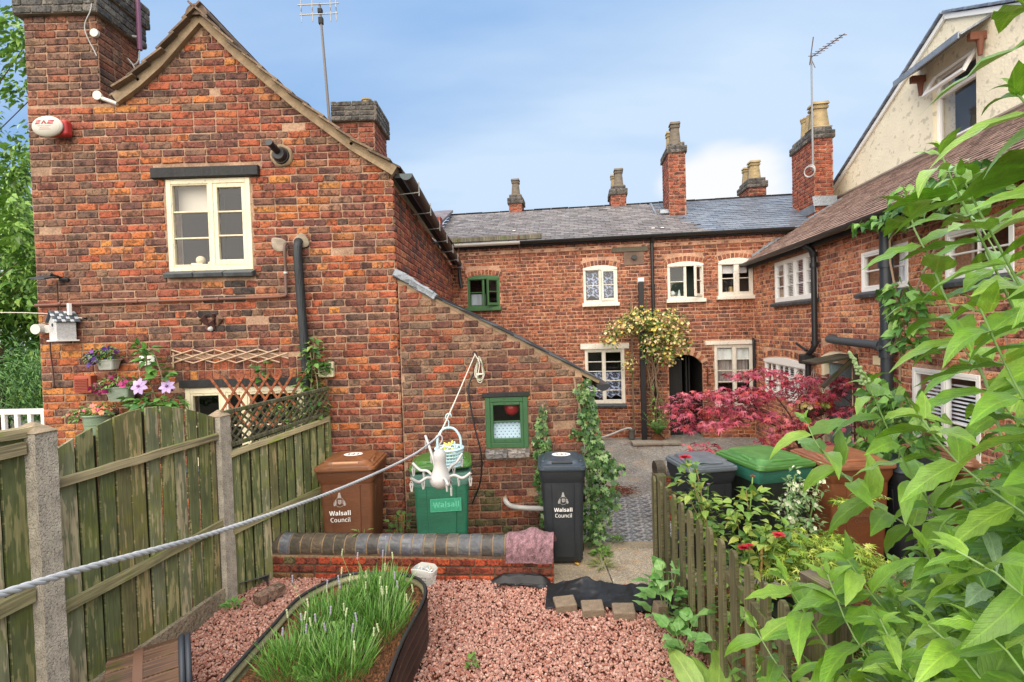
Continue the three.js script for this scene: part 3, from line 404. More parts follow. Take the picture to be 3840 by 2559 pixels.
// ---------------------------------------------------------------- roof coverings: every slate is a piece, lapped over the course below
function idx(g) { const i = flat(g); i.setIndex([...Array(i.attributes.position.count).keys()]); return i; }
function slatesGeo(w, l, t) { return [0, 1, 2].map((k) => idx(jitter(cbox(w - 0.006, t, l * 1.9, 0.002), 0.0012, k + 3, 20))); }
/* plane from eaves (z0,y0) to ridge (z1,y1) in the parent's frame, x from xa to xb; keep(x,s) limits it */
function cover(parent, o) {
  const dz = o.z1 - o.z0, dy = o.y1 - o.y0, S = Math.hypot(dz, dy), an = Math.atan2(dy, -dz), n = Math.round(S / o.row), list = [], R = rng(o.seed), geos = slatesGeo(o.w, o.row, o.t);
  for (let r = 0; r < n; r++) { const s = (r + 0.5) / n, off = (r % 2) * o.w / 2 + R() * 0.02; for (let x = o.xa + off; x < o.xb; x += o.w) { if (o.keep && !o.keep(x, s)) continue; if (R() < (o.lost || 0)) continue;
    list.push({ m: mat4(x + (R() - 0.5) * 0.006, o.y0 + dy * s + 0.03 + R() * 0.004, o.z0 + dz * s, an - o.lap, (R() - 0.5) * (o.skew || 0.03), (R() - 0.5) * 0.02), v: Math.floor(R() * 3), c: pick(R, o.tones), w: 0.2 }); } }
  const cache = new Map();
  pieces(parent, o.name, list, geos, (c) => { if (!cache.has(c)) cache.set(c, std(c, o.rough, { map: slateTex })); return cache.get(c); }, new THREE.MeshStandardMaterial({ roughness: o.rough, map: slateTex, vertexColors: true }), o.limit ?? 300, 'small_' + o.name + 's');
}
function potSquare(parent, x, y, z, h, r, mat, turn = Math.PI / 4) { mesh('chimney_pot', merge([cyl(r * 0.8, r * 1.05, h * 0.74, x, y + h * 0.37, z, 4, 0, turn), cyl(r * 1.02, r * 0.98, h * 0.08, x, y + h * 0.78, z, 4, 0, turn), cyl(r * 0.86, r * 0.86, h * 0.1, x, y + h * 0.86, z, 4, 0, turn), cyl(r * 1.0, r * 1.1, h * 0.1, x, y + h * 0.95, z, 4, 0, turn), cyl(r * 1.2, r * 1.35, h * 0.05, x, y + 0.01, z, 4, 0, turn)]), mat, parent); }
const hh = (a, b, z) => ({ x0: a[0], x1: b[0], y0: a[1], y1: b[1] });
// ---------------------------------------------------------------- the range across the end of the yard
const TH = 7.5 * Math.PI / 180, KX = 4.969, KZ = -10.525;
const farRange = group('brick_terrace', scene, KX, 0, KZ, -TH);
tag(farRange, 'two-storey red brick terrace closing the yard, slate roof and arched passage', 'house');
{
  const XA = -6.6, HT = 4.2; const wins = { a: { x0: -5.96, x1: -5.25, y0: 2.87, y1: 3.53 }, b: { x0: -3.44, x1: -2.73, y0: 2.88, y1: 3.62 }, c: { x0: -1.70, x1: -0.98, y0: 2.9, y1: 3.62 }, d: { x0: -0.69, x1: -0.012, y0: 2.93, y1: 3.64 }, e: { x0: -3.45, x1: -2.62, y0: 0.73, y1: 1.9 }, f: { x0: -0.79, x1: -0.03, y0: 0.62, y1: 1.92 } };
  const arch = { x0: -1.71, x1: -1.03, cx: -1.37, hw: 0.34, ys: 1.54, rise: 0.2 };
  const archPts = [[arch.x0, -0.02], [arch.x1, -0.02]]; const Rad = (arch.hw ** 2 + arch.rise ** 2) / (2 * arch.rise), a1 = Math.asin(arch.hw / Rad); for (let i = 0; i <= 12; i++) { const a = a1 - (2 * a1 * i) / 12; archPts.push([arch.cx + Math.sin(a) * Rad, arch.ys + arch.rise - Rad + Math.cos(a) * Rad]); }
  const wall = solidWall(farRange, 'front_wall', [[XA, -0.05], [0.03, -0.05], [0.03, 3.6], [0.9, HT], [XA, HT]], [...Object.values(wins).map((w) => rect(w.x0, w.y0, w.x1, w.y1)), archPts], 0.23, MT.mortarFar, -0.006);
  const o = { seed: 51, L: 0.232, H: 0.0755, joint: 0.0135, proud: 0.0055, x0: XA, y0: 0, y1: 4.0, z: -0.006, span: (y) => [XA, y > 3.62 ? (y - 3.56) * 1.5 - 0.1 : -0.004], holes: [], tone: (x, y, R) => { const d = vnoise(x * 0.8, y * 0.9, 7); if (x > -2.5 && x < -1.8 && R() < 0.55) return pick(R, PAL.farDark); if (y < 0.7 && R() < 0.3) return pick(R, PAL.orange); return pick(R, R() < 0.25 + 0.4 * smooth(0.5, 0.65, d) ? PAL.farDark : PAL.far); }, bond: 4, mixH: 0.15, extra: [] };
  const R = rng(9);
  for (const k of 'abcd') { const w = wins[k]; o.holes.push({ ...w, y1: w.y1 + 0.02 }); const cx = (w.x0 + w.x1) / 2, hw = (w.x1 - w.x0) / 2, top = w.y1 + 0.19; o.holes.push({ y0: w.y1 + 0.02, y1: top, at: (y) => { const t = (y - w.y1) / 0.19; const q = hw + 0.05 - 0.12 * smooth(0.5, 1, t) * hw; return [cx - q, cx + q]; } }); o.extra.push(...archBricks(o, cx, w.y1, hw, 0.055, 0.115, R, 0.075)); }
  for (const k of 'ef') { const w = wins[k]; o.holes.push({ ...w, y1: w.y1 + 0.01 }); } o.holes.push({ x0: -3.54, x1: -2.52, y0: 1.9, y1: 2.0 }, { x0: -0.98, x1: 0.0, y0: 1.93, y1: 2.01 });
  o.holes.push({ x0: arch.x0, x1: arch.x1, y0: 0, y1: arch.ys }, { y0: arch.ys, y1: arch.ys + 0.32, at: (y) => { const t = (y - arch.ys) / 0.32; const q = (arch.hw + 0.1) * Math.sqrt(Math.max(0, 1 - (t * 0.93) ** 2)); return [arch.cx - q, arch.cx + q]; } });
  o.extra.push(...archBricks(o, arch.cx, arch.ys, arch.hw, arch.rise, 0.115, R, 0.075));
  brickwork(wall, o);
  // dentil course under the eaves
  const dl = []; for (let x = XA + 0.06; x < 0.9; x += 0.118) dl.push({ m: mat4(x, 4.045, 0.025, 0, 0, 0, 1, 1, 1.5), v: 7 + Math.floor(R() * 5), c: pick(R, PAL.farDark), w: 0.1 }); for (let x = XA + 0.1; x < 0.9; x += 0.234) dl.push({ m: mat4(x, 4.122, 0.05, 0, 0, 0, 1, 1, 2), v: Math.floor(R() * 7), c: pick(R, PAL.farDark), w: 0.2 });
  const eaves = mesh('eaves_course', box(7.3, 0.16, 0.05, XA / 2 + 0.35, 4.085, -0.0), MT.mortarFar, farRange); pieces(eaves, 'brick', dl, brickSet(0.232 - 0.0135, 0.0755 - 0.0135), toneMat, brickMany, 90, 'small_bricks');
  // passage through the arch
  mesh('passage', merge([box(0.05, 1.95, 2.6, arch.x0 - 0.03, 0.97, -1.53), box(0.05, 1.95, 2.6, arch.x1 + 0.03, 0.97, -1.53), box(0.9, 0.05, 2.6, arch.cx, 1.86, -1.53), box(0.9, 1.95, 0.05, arch.cx, 0.97, -2.85)]), std('#5d4a40', 0.95, { map: brickTex }), farRange);
  mesh('passage_door', merge([box(0.3, 1.7, 0.04, arch.x0 + 0.17, 0.86, -0.32), box(0.04, 1.66, 0.3, arch.x0 + 0.42, 0.86, -0.5), box(0.03, 1.66, 0.03, arch.x0 + 0.47, 0.86, -0.33), box(0.05, 0.02, 0.3, arch.x0 + 0.42, 1.2, -0.5)]), std('#2c2e30', 0.7, { map: rep(greyWood, 3, 1) }), farRange);
  // windows
  const two = (open, hinge) => [{ f: [0, 0.5], rows: 2, cas: 0.014 }, { f: [0.5, 1], rows: 2, cas: 0.04, open, hinge }];
  const wa = windowUnit(farRange, { ...wins.a, mat: MT.green, arch: 0.05, lights: two(0.75, 'r'), sill: 'wood', zf: -0.03, room: MT.roomDark, label: 'green framed window with its right casement open' }); curtain(wa, -0.3, 0.02, 0.06, 0.3, -0.1, std('#aab6c0', 0.9), 2);
  const wb = windowUnit(farRange, { ...wins.b, mat: MT.white, arch: 0.055, lights: two(0.12, 'r'), sill: 'wood', zf: -0.02, label: 'arched white window with lace curtains and casement ajar' }); curtain(wb, -0.29, 0.29, 0.1, 0.66, -0.11, MT.laceBlue, 5, 'lace_curtain', 0.05);
  const wc = windowUnit(farRange, { ...wins.c, mat: MT.white, arch: 0.055, lights: two(0.9, 'r'), sill: 'wood', zf: -0.02, room: std('#5d7068', 0.9, { side: THREE.DoubleSide }), label: 'arched white window with its right casement open' }); mesh('ornament', merge([at(new THREE.SphereGeometry(0.055, 10, 8), -0.25, 0.13, -0.1), cyl(0.012, 0.035, 0.14, -0.11, 0.13, -0.1, 10)]), std('#b9c6c2', 0.6), wc);
  const wd = windowUnit(farRange, { ...wins.d, mat: MT.white, arch: 0.06, ft: 0.065, mw: 0.09, lights: [{ f: [0, 0.53], rows: 2, cas: 0.01 }, { f: [0.53, 1], rows: 2, cas: 0.01 }], sill: 'wood', zf: 0.01, room: MT.room, label: 'white two-light window in the corner with rolled blinds' }); curtain(wd, -0.28, 0.26, 0.47, 0.63, -0.1, std('#f1f2f2', 0.9), 2, 'blind'); mesh('book', merge([box(0.06, 0.13, 0.08, -0.06, 0.13, -0.12), box(0.02, 0.12, 0.08, 0.09, 0.13, -0.12, 0, 0, 0.12)]), std('#b79a61', 0.8), wd);
  const we = windowUnit(farRange, { ...wins.e, mat: MT.white, ft: 0.055, mw: 0.05, lights: [{ f: [0, 0.47], rows: 5, cas: 0.012 }, { f: [0.47, 1], rows: 5, cas: 0.02 }], sill: 'tile', room: MT.roomDark, label: 'tall white window with lace half curtains beside the climber' }); curtain(we, -0.36, 0.36, 0.1, 0.66, -0.1, MT.laceBlue, 6, 'lace_curtain', 0.06);
  const wf = windowUnit(farRange, { ...wins.f, mat: MT.white, ft: 0.05, mw: 0.05, lights: [{ f: [0, 0.52], rows: 5, cas: 0.012 }, { f: [0.52, 1], rows: 5, cas: 0.02 }], sill: 'tile', room: MT.roomDark, label: 'tall white window behind the red maple' }); curtain(wf, -0.32, 0.32, 1.0, 1.22, -0.09, std('#dfe7e4', 0.9), 3, 'blind'); curtain(wf, -0.32, 0.32, 0.5, 1.0, -0.16, std('#a39a94', 0.9), 8);
  mesh('lintel', box(1.02, 0.11, 0.12, -3.03, 1.955, -0.015), MT.white, farRange); mesh('lintel', box(0.97, 0.08, 0.12, -0.49, 1.97, -0.015), MT.white, farRange);
  // roof
  const roof = group('roof', farRange), E0 = [0.16, 4.22], E1 = [-2.0, 5.33];
  const deck = (xa, xb) => { const S = Math.hypot(E1[0] - E0[0], E1[1] - E0[1]), an = Math.atan2(E1[1] - E0[1], E0[0] - E1[0]); return box(xb - xa, 0.05, S, (xa + xb) / 2, (E0[1] + E1[1]) / 2 - 0.02, (E0[0] + E1[0]) / 2, an, 0, 0); };
  mesh('deck', deck(-6.75, 2.2), MT.plank, roof);
  mesh('rear_slope', at(cbox(9, 0.05, 2.4), -2.3, 4.78, -3.05, -0.47, 0, 0), MT.slate[1], roof);
  const diag = (x, s) => x < -0.86 - 0.95 * s; const base = { z0: E0[0], y0: E0[1], z1: E1[0], y1: E1[1] };
  cover(roof, { ...base, xa: -6.72, xb: 0, w: 0.2, row: 0.13, t: 0.011, lap: 0.085, seed: 61, name: 'slate', rough: 0.6, tones: ['#949092', '#8b8788', '#9b9698', '#868183', '#a09b9b', '#908a8c', '#7d797a'], keep: diag, skew: 0.05, lost: 0.004 });
  cover(roof, { ...base, xa: -1.9, xb: 2.1, w: 0.235, row: 0.145, t: 0.009, lap: 0.07, seed: 62, name: 'new_slate', rough: 0.34, tones: ['#8d96a4', '#848d9c', '#969fae', '#7f8897'], keep: (x, s) => !diag(x, s) });
  const rd = []; for (let i = 0; i < 20; i++) { const x = -6.6 + i * 0.44; const g = new THREE.CylinderGeometry(0.085, 0.085, 0.43, 12, 1, false, 0, Math.PI); g.rotateZ(Math.PI / 2); g.rotateX(-Math.PI / 2); g.translate(x, 5.32 + (hash3(i, 1, 1) - 0.5) * 0.012, -2.0); rd.push(g); } mesh('ridge_tiles', merge(rd), std('#7f7a78', 0.8, { map: slateTex }), roof);
  mesh('lead_soaker', jitter(merge([box(0.52, 0.1, 0.03, -1.4, 4.94, -1.0, -0.5, 0, 0), box(0.04, 0.1, 0.9, -1.74, 5.1, -1.5, 0.5, 0, 0)]), 0.012, 5, 8), MT.lead, roof);
  for (const [x, s] of [[-1.95, 0.13], [-1.76, 0.13], [-4.95, 0.28]]) mesh('repair_clip', box(0.07, 0.01, 0.05, x, mix(E0[1], E1[1], s) + 0.06, mix(E0[0], E1[0], s), 0.48, 0, 0), MT.pvc, roof);
  for (let i = 0; i < 8; i++) mesh('step_flashing', jitter(box(0.15, 0.13, 0.012, -0.04 + i * 0.105, 3.64 + i * 0.072, 0.02, 0, 0, 0.1), 0.006, i, 8), MT.lead, farRange);
  // taller neighbour's gable end and roof strip at the far left
  mesh('neighbour_wall', box(1.5, 1.3, 0.2, -7.45, 4.4, -0.75), toneMat('#b8604a'), farRange); mesh('neighbour_roof', box(1.6, 0.06, 1.3, -7.5, 5.2, -1.35, 0.42, 0, 0), MT.slate[0], farRange);
  // gutter
  const gut = (xa, xb, y, m, nm) => { const s = new THREE.Shape(); s.absarc(0, 0, 0.06, Math.PI, 2 * Math.PI, false); s.lineTo(0.052, 0); s.absarc(0, 0, 0.052, 2 * Math.PI, Math.PI, true); s.closePath(); const e = new THREE.ExtrudeGeometry(s, { depth: xb - xa, bevelEnabled: false, curveSegments: 8 }); e.rotateY(Math.PI / 2); e.translate(xa, y, 0.2); return mesh(nm, e, m, farRange); };
  gut(-6.5, -4.75, 4.235, MT.pvc, 'white_gutter'); gut(-4.75, 0.72, 4.24, MT.gutterBlack, 'black_gutter');
  mesh('fascia', box(7.2, 0.09, 0.02, -2.9, 4.19, 0.115), MT.blackRough, farRange);
  const plank = mesh('snow_board', jitter(box(2.05, 0.1, 0.03, -5.32, 4.335, 0.13, -0.15, 0, 0.0), 0.008, 3, 3), MT.plank, farRange);
  mesh('gutter_stay', merge([rod([-6.1, 3.75, 0.03], [-6.1, 4.35, 0.2], 0.012), rod([-4.78, 3.8, 0.03], [-4.78, 4.36, 0.2], 0.012)]), MT.copper, farRange);
  mesh('down_pipe', merge([rod([-2.01, 2.4, 0.07], [-2.01, 4.1, 0.07], 0.036, 0.036, 10), tube([[-2.01, 4.08, 0.07], [-2.01, 4.14, 0.1], [-2.01, 4.2, 0.19]], 0.036, 8, 8), rod([-1.99, 0.3, 0.07], [-2.01, 2.4, 0.07], 0.036, 0.036, 10), cyl(0.045, 0.045, 0.06, -2.01, 3.2, 0.07)]), MT.black, farRange);
  mesh('render_patch', jitter(box(0.42, 0.3, 0.012, -2.37, 3.8, 0.006, 0, 0, 0, 0.005), 0.01, 3, 6), std('#8d7565', 0.95, { map: grainTex }), farRange); mesh('flue', merge([cyl(0.055, 0.055, 0.08, -2.37, 3.81, 0.03, 16, Math.PI / 2), cyl(0.042, 0.042, 0.004, -2.37, 3.81, 0.072, 16, Math.PI / 2)]), MT.black, farRange);
  mesh('stone_lintel', jitter(box(0.75, 0.1, 0.06, -2.45, 3.98, 0.01), 0.006, 2, 5), std('#7a7263', 0.95, { map: grainTex }), farRange);
  mesh('wall_hook', merge([rod([-0.94, 1.1, 0.03], [-0.94, 1.45, 0.03], 0.012), rod([-0.94, 1.3, 0.03], [-0.84, 1.36, 0.12], 0.01)]), MT.darkTwig, farRange);
  // chimneys along the ridge
  const stack = (x, z, w, d, y0, y1, seed, faces, pots) => { const c = group('chimney', farRange, x, 0, z); pier(c, w, d, y0, y1, { seed, faces, limit: 70 }); band(c, w + 0.07, d + 0.07, y1, y1 + 0.15, seed + 1, faces); band(c, w - 0.02, d - 0.02, y1 + 0.15, y1 + 0.24, seed + 2, faces); for (const [px, pz, h, r, m] of pots) potSquare(c, px, y1 + 0.24, pz, h, r, m); return c; };
  stack(-5.08, -2.2, 0.34, 0.5, 5.1, 5.56, 101, ['front', 'right'], [[0, 0.05, 0.42, 0.14, MT.clayGrey]]);
  stack(-2.5, -2.3, 0.38, 0.7, 5.1, 5.62, 111, ['front', 'left'], [[0.02, 0.15, 0.44, 0.15, MT.clayGrey], [-0.06, -0.2, 0.4, 0.13, MT.clay]]);
  stack(-1.28, -1.35, 0.38, 0.85, 4.75, 6.22, 121, ['front', 'left'], [[0.0, 0.2, 0.5, 0.15, MT.clayGrey], [-0.02, -0.25, 0.46, 0.13, MT.clay]]);
  stack(0.88, -2.7, 0.42, 0.8, 5.1, 5.68, 131, ['front', 'left'], [[0.0, 0.15, 0.46, 0.17, MT.clay], [-0.05, -0.25, 0.42, 0.13, MT.clay]]);
}
// ---------------------------------------------------------------- the range down the right side of the yard
const rightRange = group('brick_cottage_row', scene, KX, 0, KZ, -(Math.PI / 2 + TH));
tag(rightRange, 'brick cottages along the right with brown tiled roof and black drainpipes', 'house');
{
  const XB = 8.4, HT = 3.58, wins = { a: { x0: 1.16, x1: 2.84, y0: 2.72, y1: 3.44 }, b: { x0: 4.05, x1: 4.98, y0: 2.72, y1: 3.21 }, c: { x0: 5.55, x1: 6.35, y0: 2.74, y1: 3.2 }, d: { x0: 0.57, x1: 2.58, y0: 1.0, y1: 1.66 }, e: { x0: 5.03, x1: 5.98, y0: 0.85, y1: 1.85 } }, door = { x0: 2.98, x1: 3.9, y0: 0, y1: 1.85 };
  const wall = solidWall(rightRange, 'front_wall', [[-0.02, -0.05], [XB, -0.05], [XB, HT], [-0.02, HT]], [...Object.values(wins).map((w) => rect(w.x0, w.y0, w.x1, w.y1)), rect(door.x0, -0.04, door.x1, door.y1)], 0.23, MT.mortarFar, -0.006);
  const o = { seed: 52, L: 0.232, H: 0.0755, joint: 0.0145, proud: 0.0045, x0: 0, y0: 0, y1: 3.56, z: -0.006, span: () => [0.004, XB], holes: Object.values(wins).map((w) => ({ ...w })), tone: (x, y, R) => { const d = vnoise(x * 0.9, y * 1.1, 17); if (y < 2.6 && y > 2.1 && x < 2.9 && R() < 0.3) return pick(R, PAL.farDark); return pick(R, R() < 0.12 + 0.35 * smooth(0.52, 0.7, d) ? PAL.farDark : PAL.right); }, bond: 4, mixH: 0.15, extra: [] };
  const R = rng(19); o.holes.push({ ...door }, { x0: 0.5, x1: 2.65, y0: 1.66, y1: 1.88 }, { x0: 2.93, x1: 3.95, y0: 1.85, y1: 2.1 });
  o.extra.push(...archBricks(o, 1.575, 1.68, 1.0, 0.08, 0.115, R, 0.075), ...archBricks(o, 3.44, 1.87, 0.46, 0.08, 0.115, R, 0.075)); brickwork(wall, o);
  const q = (n, rows, cols = 1) => [...Array(n)].map((_, i) => ({ f: [i / n, (i + 1) / n], rows, cols, cas: 0.02 }));
  const wa = windowUnit(rightRange, { ...wins.a, mat: MT.upvc, ft: 0.055, mw: 0.06, lights: q(4, 3), sill: 'tile', label: 'long white four-light window with blinds' }); for (let i = 0; i < 22; i++) mesh('blind_slat', box(1.5, 0.004, 0.025, 0, 0.06 + i * 0.028, -0.13, 0.5), MT.lace, wa);
  const wb = windowUnit(rightRange, { ...wins.b, mat: MT.upvc, lights: [{ f: [0, 1], rows: 2, cols: 2, cas: 0.02 }], sill: 'tile', room: std('#7d7b7a', 0.9, { side: THREE.DoubleSide }), label: 'white four-pane window beside the large black pipe' }); mesh('picture_frame', box(0.1, 0.18, 0.02, -0.08, 0.15, -0.12, -0.15, 0.3, 0.15), MT.bark, wb); curtain(wb, 0.12, 0.4, 0.05, 0.45, -0.12, MT.lace, 4);
  const wc = windowUnit(rightRange, { ...wins.c, mat: MT.upvc, lights: [{ f: [0, 1], rows: 2, cols: 2, cas: 0.02 }], sill: 'tile', label: 'white window half hidden by the near bush' });
  const wd = windowUnit(rightRange, { ...wins.d, mat: MT.upvc, ft: 0.05, mw: 0.05, arch: 0.075, lights: [{ f: [0, 0.29], rows: 3, cols: 2 }, { f: [0.29, 0.71], rows: 3, cols: 3 }, { f: [0.71, 1], rows: 3, cols: 2 }], room: MT.roomDark, label: 'wide white arched window with small panes behind the maple' }); for (let i = 0; i < 14; i++) mesh('blind_slat', box(1.8, 0.004, 0.022, 0, 0.08 + i * 0.042, -0.13, 0.5), MT.lace, wd);
  const we = windowUnit(rightRange, { ...wins.e, mat: MT.upvc, lights: q(2, 2), label: 'white window behind the near bush' }); for (let i = 0; i < 10; i++) mesh('blind_slat', box(0.8, 0.005, 0.03, 0, 0.5 + i * 0.04, -0.1, 0.4), MT.lace, we);
  // door
  const dr = group('door', rightRange, 3.44, 0, 0); const fw = 0.07; mesh('door_frame', merge([box(fw, 1.85, 0.1, -0.46 + fw / 2, 0.925, -0.03), box(fw, 1.85, 0.1, 0.46 - fw / 2, 0.925, -0.03), box(0.78, fw, 0.1, 0, 1.85 - fw / 2, -0.03), (() => { const s = new THREE.Shape(); s.moveTo(-0.46, 1.85); s.lineTo(0.46, 1.85); s.quadraticCurveTo(0, 2.02, -0.46, 1.85); const e = extrude(s, 0.06); e.translate(0, 0, -0.05); return e; })()]), MT.cream, dr);
  for (let i = 0; i < 7; i++) mesh('door_board', box(0.11, 1.77, 0.03, -0.334 + i * 0.1115, 0.89, -0.07, 0, 0, 0, 0.006), std('#7f9a9b', 0.55, { map: rep(grainTex, 1) }), dr);
  mesh('door_handle', merge([cyl(0.022, 0.022, 0.04, -0.3, 0.95, -0.03, 12, Math.PI / 2)]), MT.black, dr);
  // lean canopy bracket above the door side
  mesh('door_canopy', merge([box(0.46, 0.03, 0.5, 3.72, 1.86, 0.25, 0.18, 0, 0), box(0.05, 0.05, 0.62, 3.93, 1.72, 0.2, 0.75, 0, 0), box(0.05, 0.42, 0.05, 3.95, 1.66, 0.03)]), std('#5a5148', 0.8, { map: greyWood }), rightRange);
  // roof
  const roof = group('roof', rightRange), E0 = [0.17, 3.56], E1 = [-1.86, 4.86]; { const S = Math.hypot(E1[0] - E0[0], E1[1] - E0[1]), an = Math.atan2(E1[1] - E0[1], E0[0] - E1[0]); mesh('deck', box(XB + 1.2, 0.05, S, XB / 2 - 0.6, (E0[1] + E1[1]) / 2 - 0.02, (E0[0] + E1[0]) / 2, an, 0, 0), MT.plank, roof); }
  cover(roof, { z0: E0[0], y0: E0[1], z1: E1[0], y1: E1[1], xa: -1.1, xb: XB, w: 0.166, row: 0.1, t: 0.018, lap: 0.13, seed: 63, name: 'roof_tile', rough: 0.88, tones: ['#b89a89', '#a98c7d', '#c4a592', '#9c8073', '#bc9d90', '#92786c', '#ae8f7e'], keep: (x, s) => x > 0.12 - 1.25 * s });
  mesh('top_fillet', jitter(box(XB + 1, 0.1, 0.12, XB / 2 - 0.5, 4.89, -1.83, 0.5, 0, 0, 0.02), 0.012, 4, 4), std('#a39384', 0.95, { map: grainTex }), roof);
  mesh('valley_lead', jitter(merge([box(0.14, 0.03, 2.2, -0.2, 4.2, -0.75, 0.57, -0.5, 0), box(0.03, 0.1, 0.5, 0.02, 3.84, -0.2, 0.57, 0, 0)]), 0.015, 6, 6), MT.lead, roof);
  { const s = new THREE.Shape(); s.absarc(0, 0, 0.06, Math.PI, 2 * Math.PI, false); s.lineTo(0.052, 0); s.absarc(0, 0, 0.052, 2 * Math.PI, Math.PI, true); s.closePath(); const e = new THREE.ExtrudeGeometry(s, { depth: XB, bevelEnabled: false, curveSegments: 8 }); e.rotateY(Math.PI / 2); e.translate(0.02, 3.56, 0.22); mesh('gutter', e, MT.gutterBlack, rightRange); mesh('fascia', box(XB, 0.1, 0.02, XB / 2, 3.51, 0.12), MT.blackRough, rightRange); }
  // drainpipes
  const p1 = group('rain_pipe', rightRange, 2.92, 0, 0.08); mesh('pipe', merge([rod([0, 2.0, 0], [0, 3.35, 0], 0.04, 0.04, 12), cyl(0.055, 0.055, 0.07, 0, 3.2, 0), cyl(0.055, 0.055, 0.05, 0, 2.05, 0), tube([[0, 3.33, 0], [0.01, 3.42, 0.03], [-0.01, 3.5, 0.12]], 0.045, 10, 10), cyl(0.06, 0.05, 0.06, 0, 3.36, 0)]), MT.black, p1); mesh('hopper', merge([box(0.22, 0.15, 0.16, -0.22, 1.79, 0.03, 0, 0, 0, 0.02), tube([[0, 2.02, 0], [-0.04, 1.94, 0.02], [-0.17, 1.86, 0.03]], 0.04, 10, 10), rod([-0.24, 0.2, 0], [-0.24, 1.74, 0], 0.04, 0.04, 12), rod([-0.2, 1.92, 0.03], [-0.5, 2.02, 0.06], 0.02)]), MT.black, p1);
  const p2 = group('soil_pipe', rightRange, 4.78, 0, 0.11); mesh('pipe', merge([rod([0, 0, 0], [0, 3.4, 0], 0.062, 0.062, 16), cyl(0.076, 0.076, 0.09, 0, 3.0, 0, 16), cyl(0.076, 0.076, 0.09, 0, 2.12, 0, 16), cyl(0.07, 0.07, 0.07, 0, 2.55, 0, 16), cyl(0.078, 0.078, 0.16, 0, 2.02, 0, 16), cyl(0.074, 0.074, 0.06, 0, 1.2, 0, 16)]), std('#2f363b', 0.4), p2);
  mesh('branch', merge([tube([[-1.4, 2.12, -0.12], [-1.38, 2.12, -0.02], [-1.3, 2.115, 0.02], [-0.1, 2.07, 0.0]], 0.052, 24, 12), cyl(0.066, 0.066, 0.07, -0.13, 2.07, 0, 14, 0, 0, Math.PI / 2), cyl(0.03, 0.03, 0.05, 0.02, 2.05, 0.08, 10, Math.PI / 2)]), std('#41484c', 0.45), p2);
  mesh('corner_pipe', merge([rod([0.13, 0.4, 0.05], [0.13, 1.95, 0.05], 0.03, 0.03, 10), tube([[0.13, 1.93, 0.05], [0.12, 2.0, 0.05], [0.06, 2.03, 0.04]], 0.03, 8, 8)]), MT.black, rightRange);
  mesh('house_plate', box(0.16, 0.11, 0.02, 4.4, 1.88, 0.01), std('#d8c9a0', 0.6), rightRange);
  // lattice on the wall by the door
  const lat = group('wall_lattice', rightRange, 4.25, 0, 0.05); for (let i = 0; i < 5; i++) mesh('upright', box(0.025, 1.4, 0.02, -0.3 + i * 0.15, 1.0, 0), MT.bark, lat); for (let i = 0; i < 8; i++) mesh('crossbar', box(0.68, 0.025, 0.02, 0, 0.4 + i * 0.17, 0.021), MT.bark, lat);
  // big stack at the far end
  const c = group('chimney', rightRange, -0.515, 0, -1.37); pier(c, 1.09, 0.36, 4.2, 6.0, { seed: 141, faces: ['front', 'right'], limit: 200, pal: ['#9f5540', '#a95e46', '#93503e', '#b4684c', '#8a4a3b', '#ab5a3e'] }); band(c, 1.16, 0.43, 6.0, 6.15, 142, ['front', 'right']); band(c, 1.07, 0.34, 6.15, 6.24, 143, ['front', 'right']);
  potSquare(c, 0.33, 6.24, 0, 0.52, 0.2, MT.clay); mesh('chimney_pot', merge([cyl(0.1, 0.13, 0.4, -0.2, 6.44, 0, 8), ...[0, 1, 2, 3, 4, 5, 6, 7].map((i) => at(new THREE.SphereGeometry(0.035, 8, 6), -0.2 + Math.cos(i * 0.785) * 0.1, 6.65, Math.sin(i * 0.785) * 0.1)), cyl(0.125, 0.115, 0.05, -0.2, 6.6, 0, 8)]), MT.clay, c);
  mesh('chimney_pot', cyl(0.1, 0.14, 0.42, 0.03, 6.44, 0, 8), MT.clay, c);
  mesh('lead_apron', jitter(merge([box(1.15, 0.16, 0.02, 0, 4.62, 0.2, 0.2, 0, 0), box(0.02, 0.2, 0.45, 0.57, 4.75, 0, 0, 0, 0.2)]), 0.012, 3, 6), MT.lead, c);
}
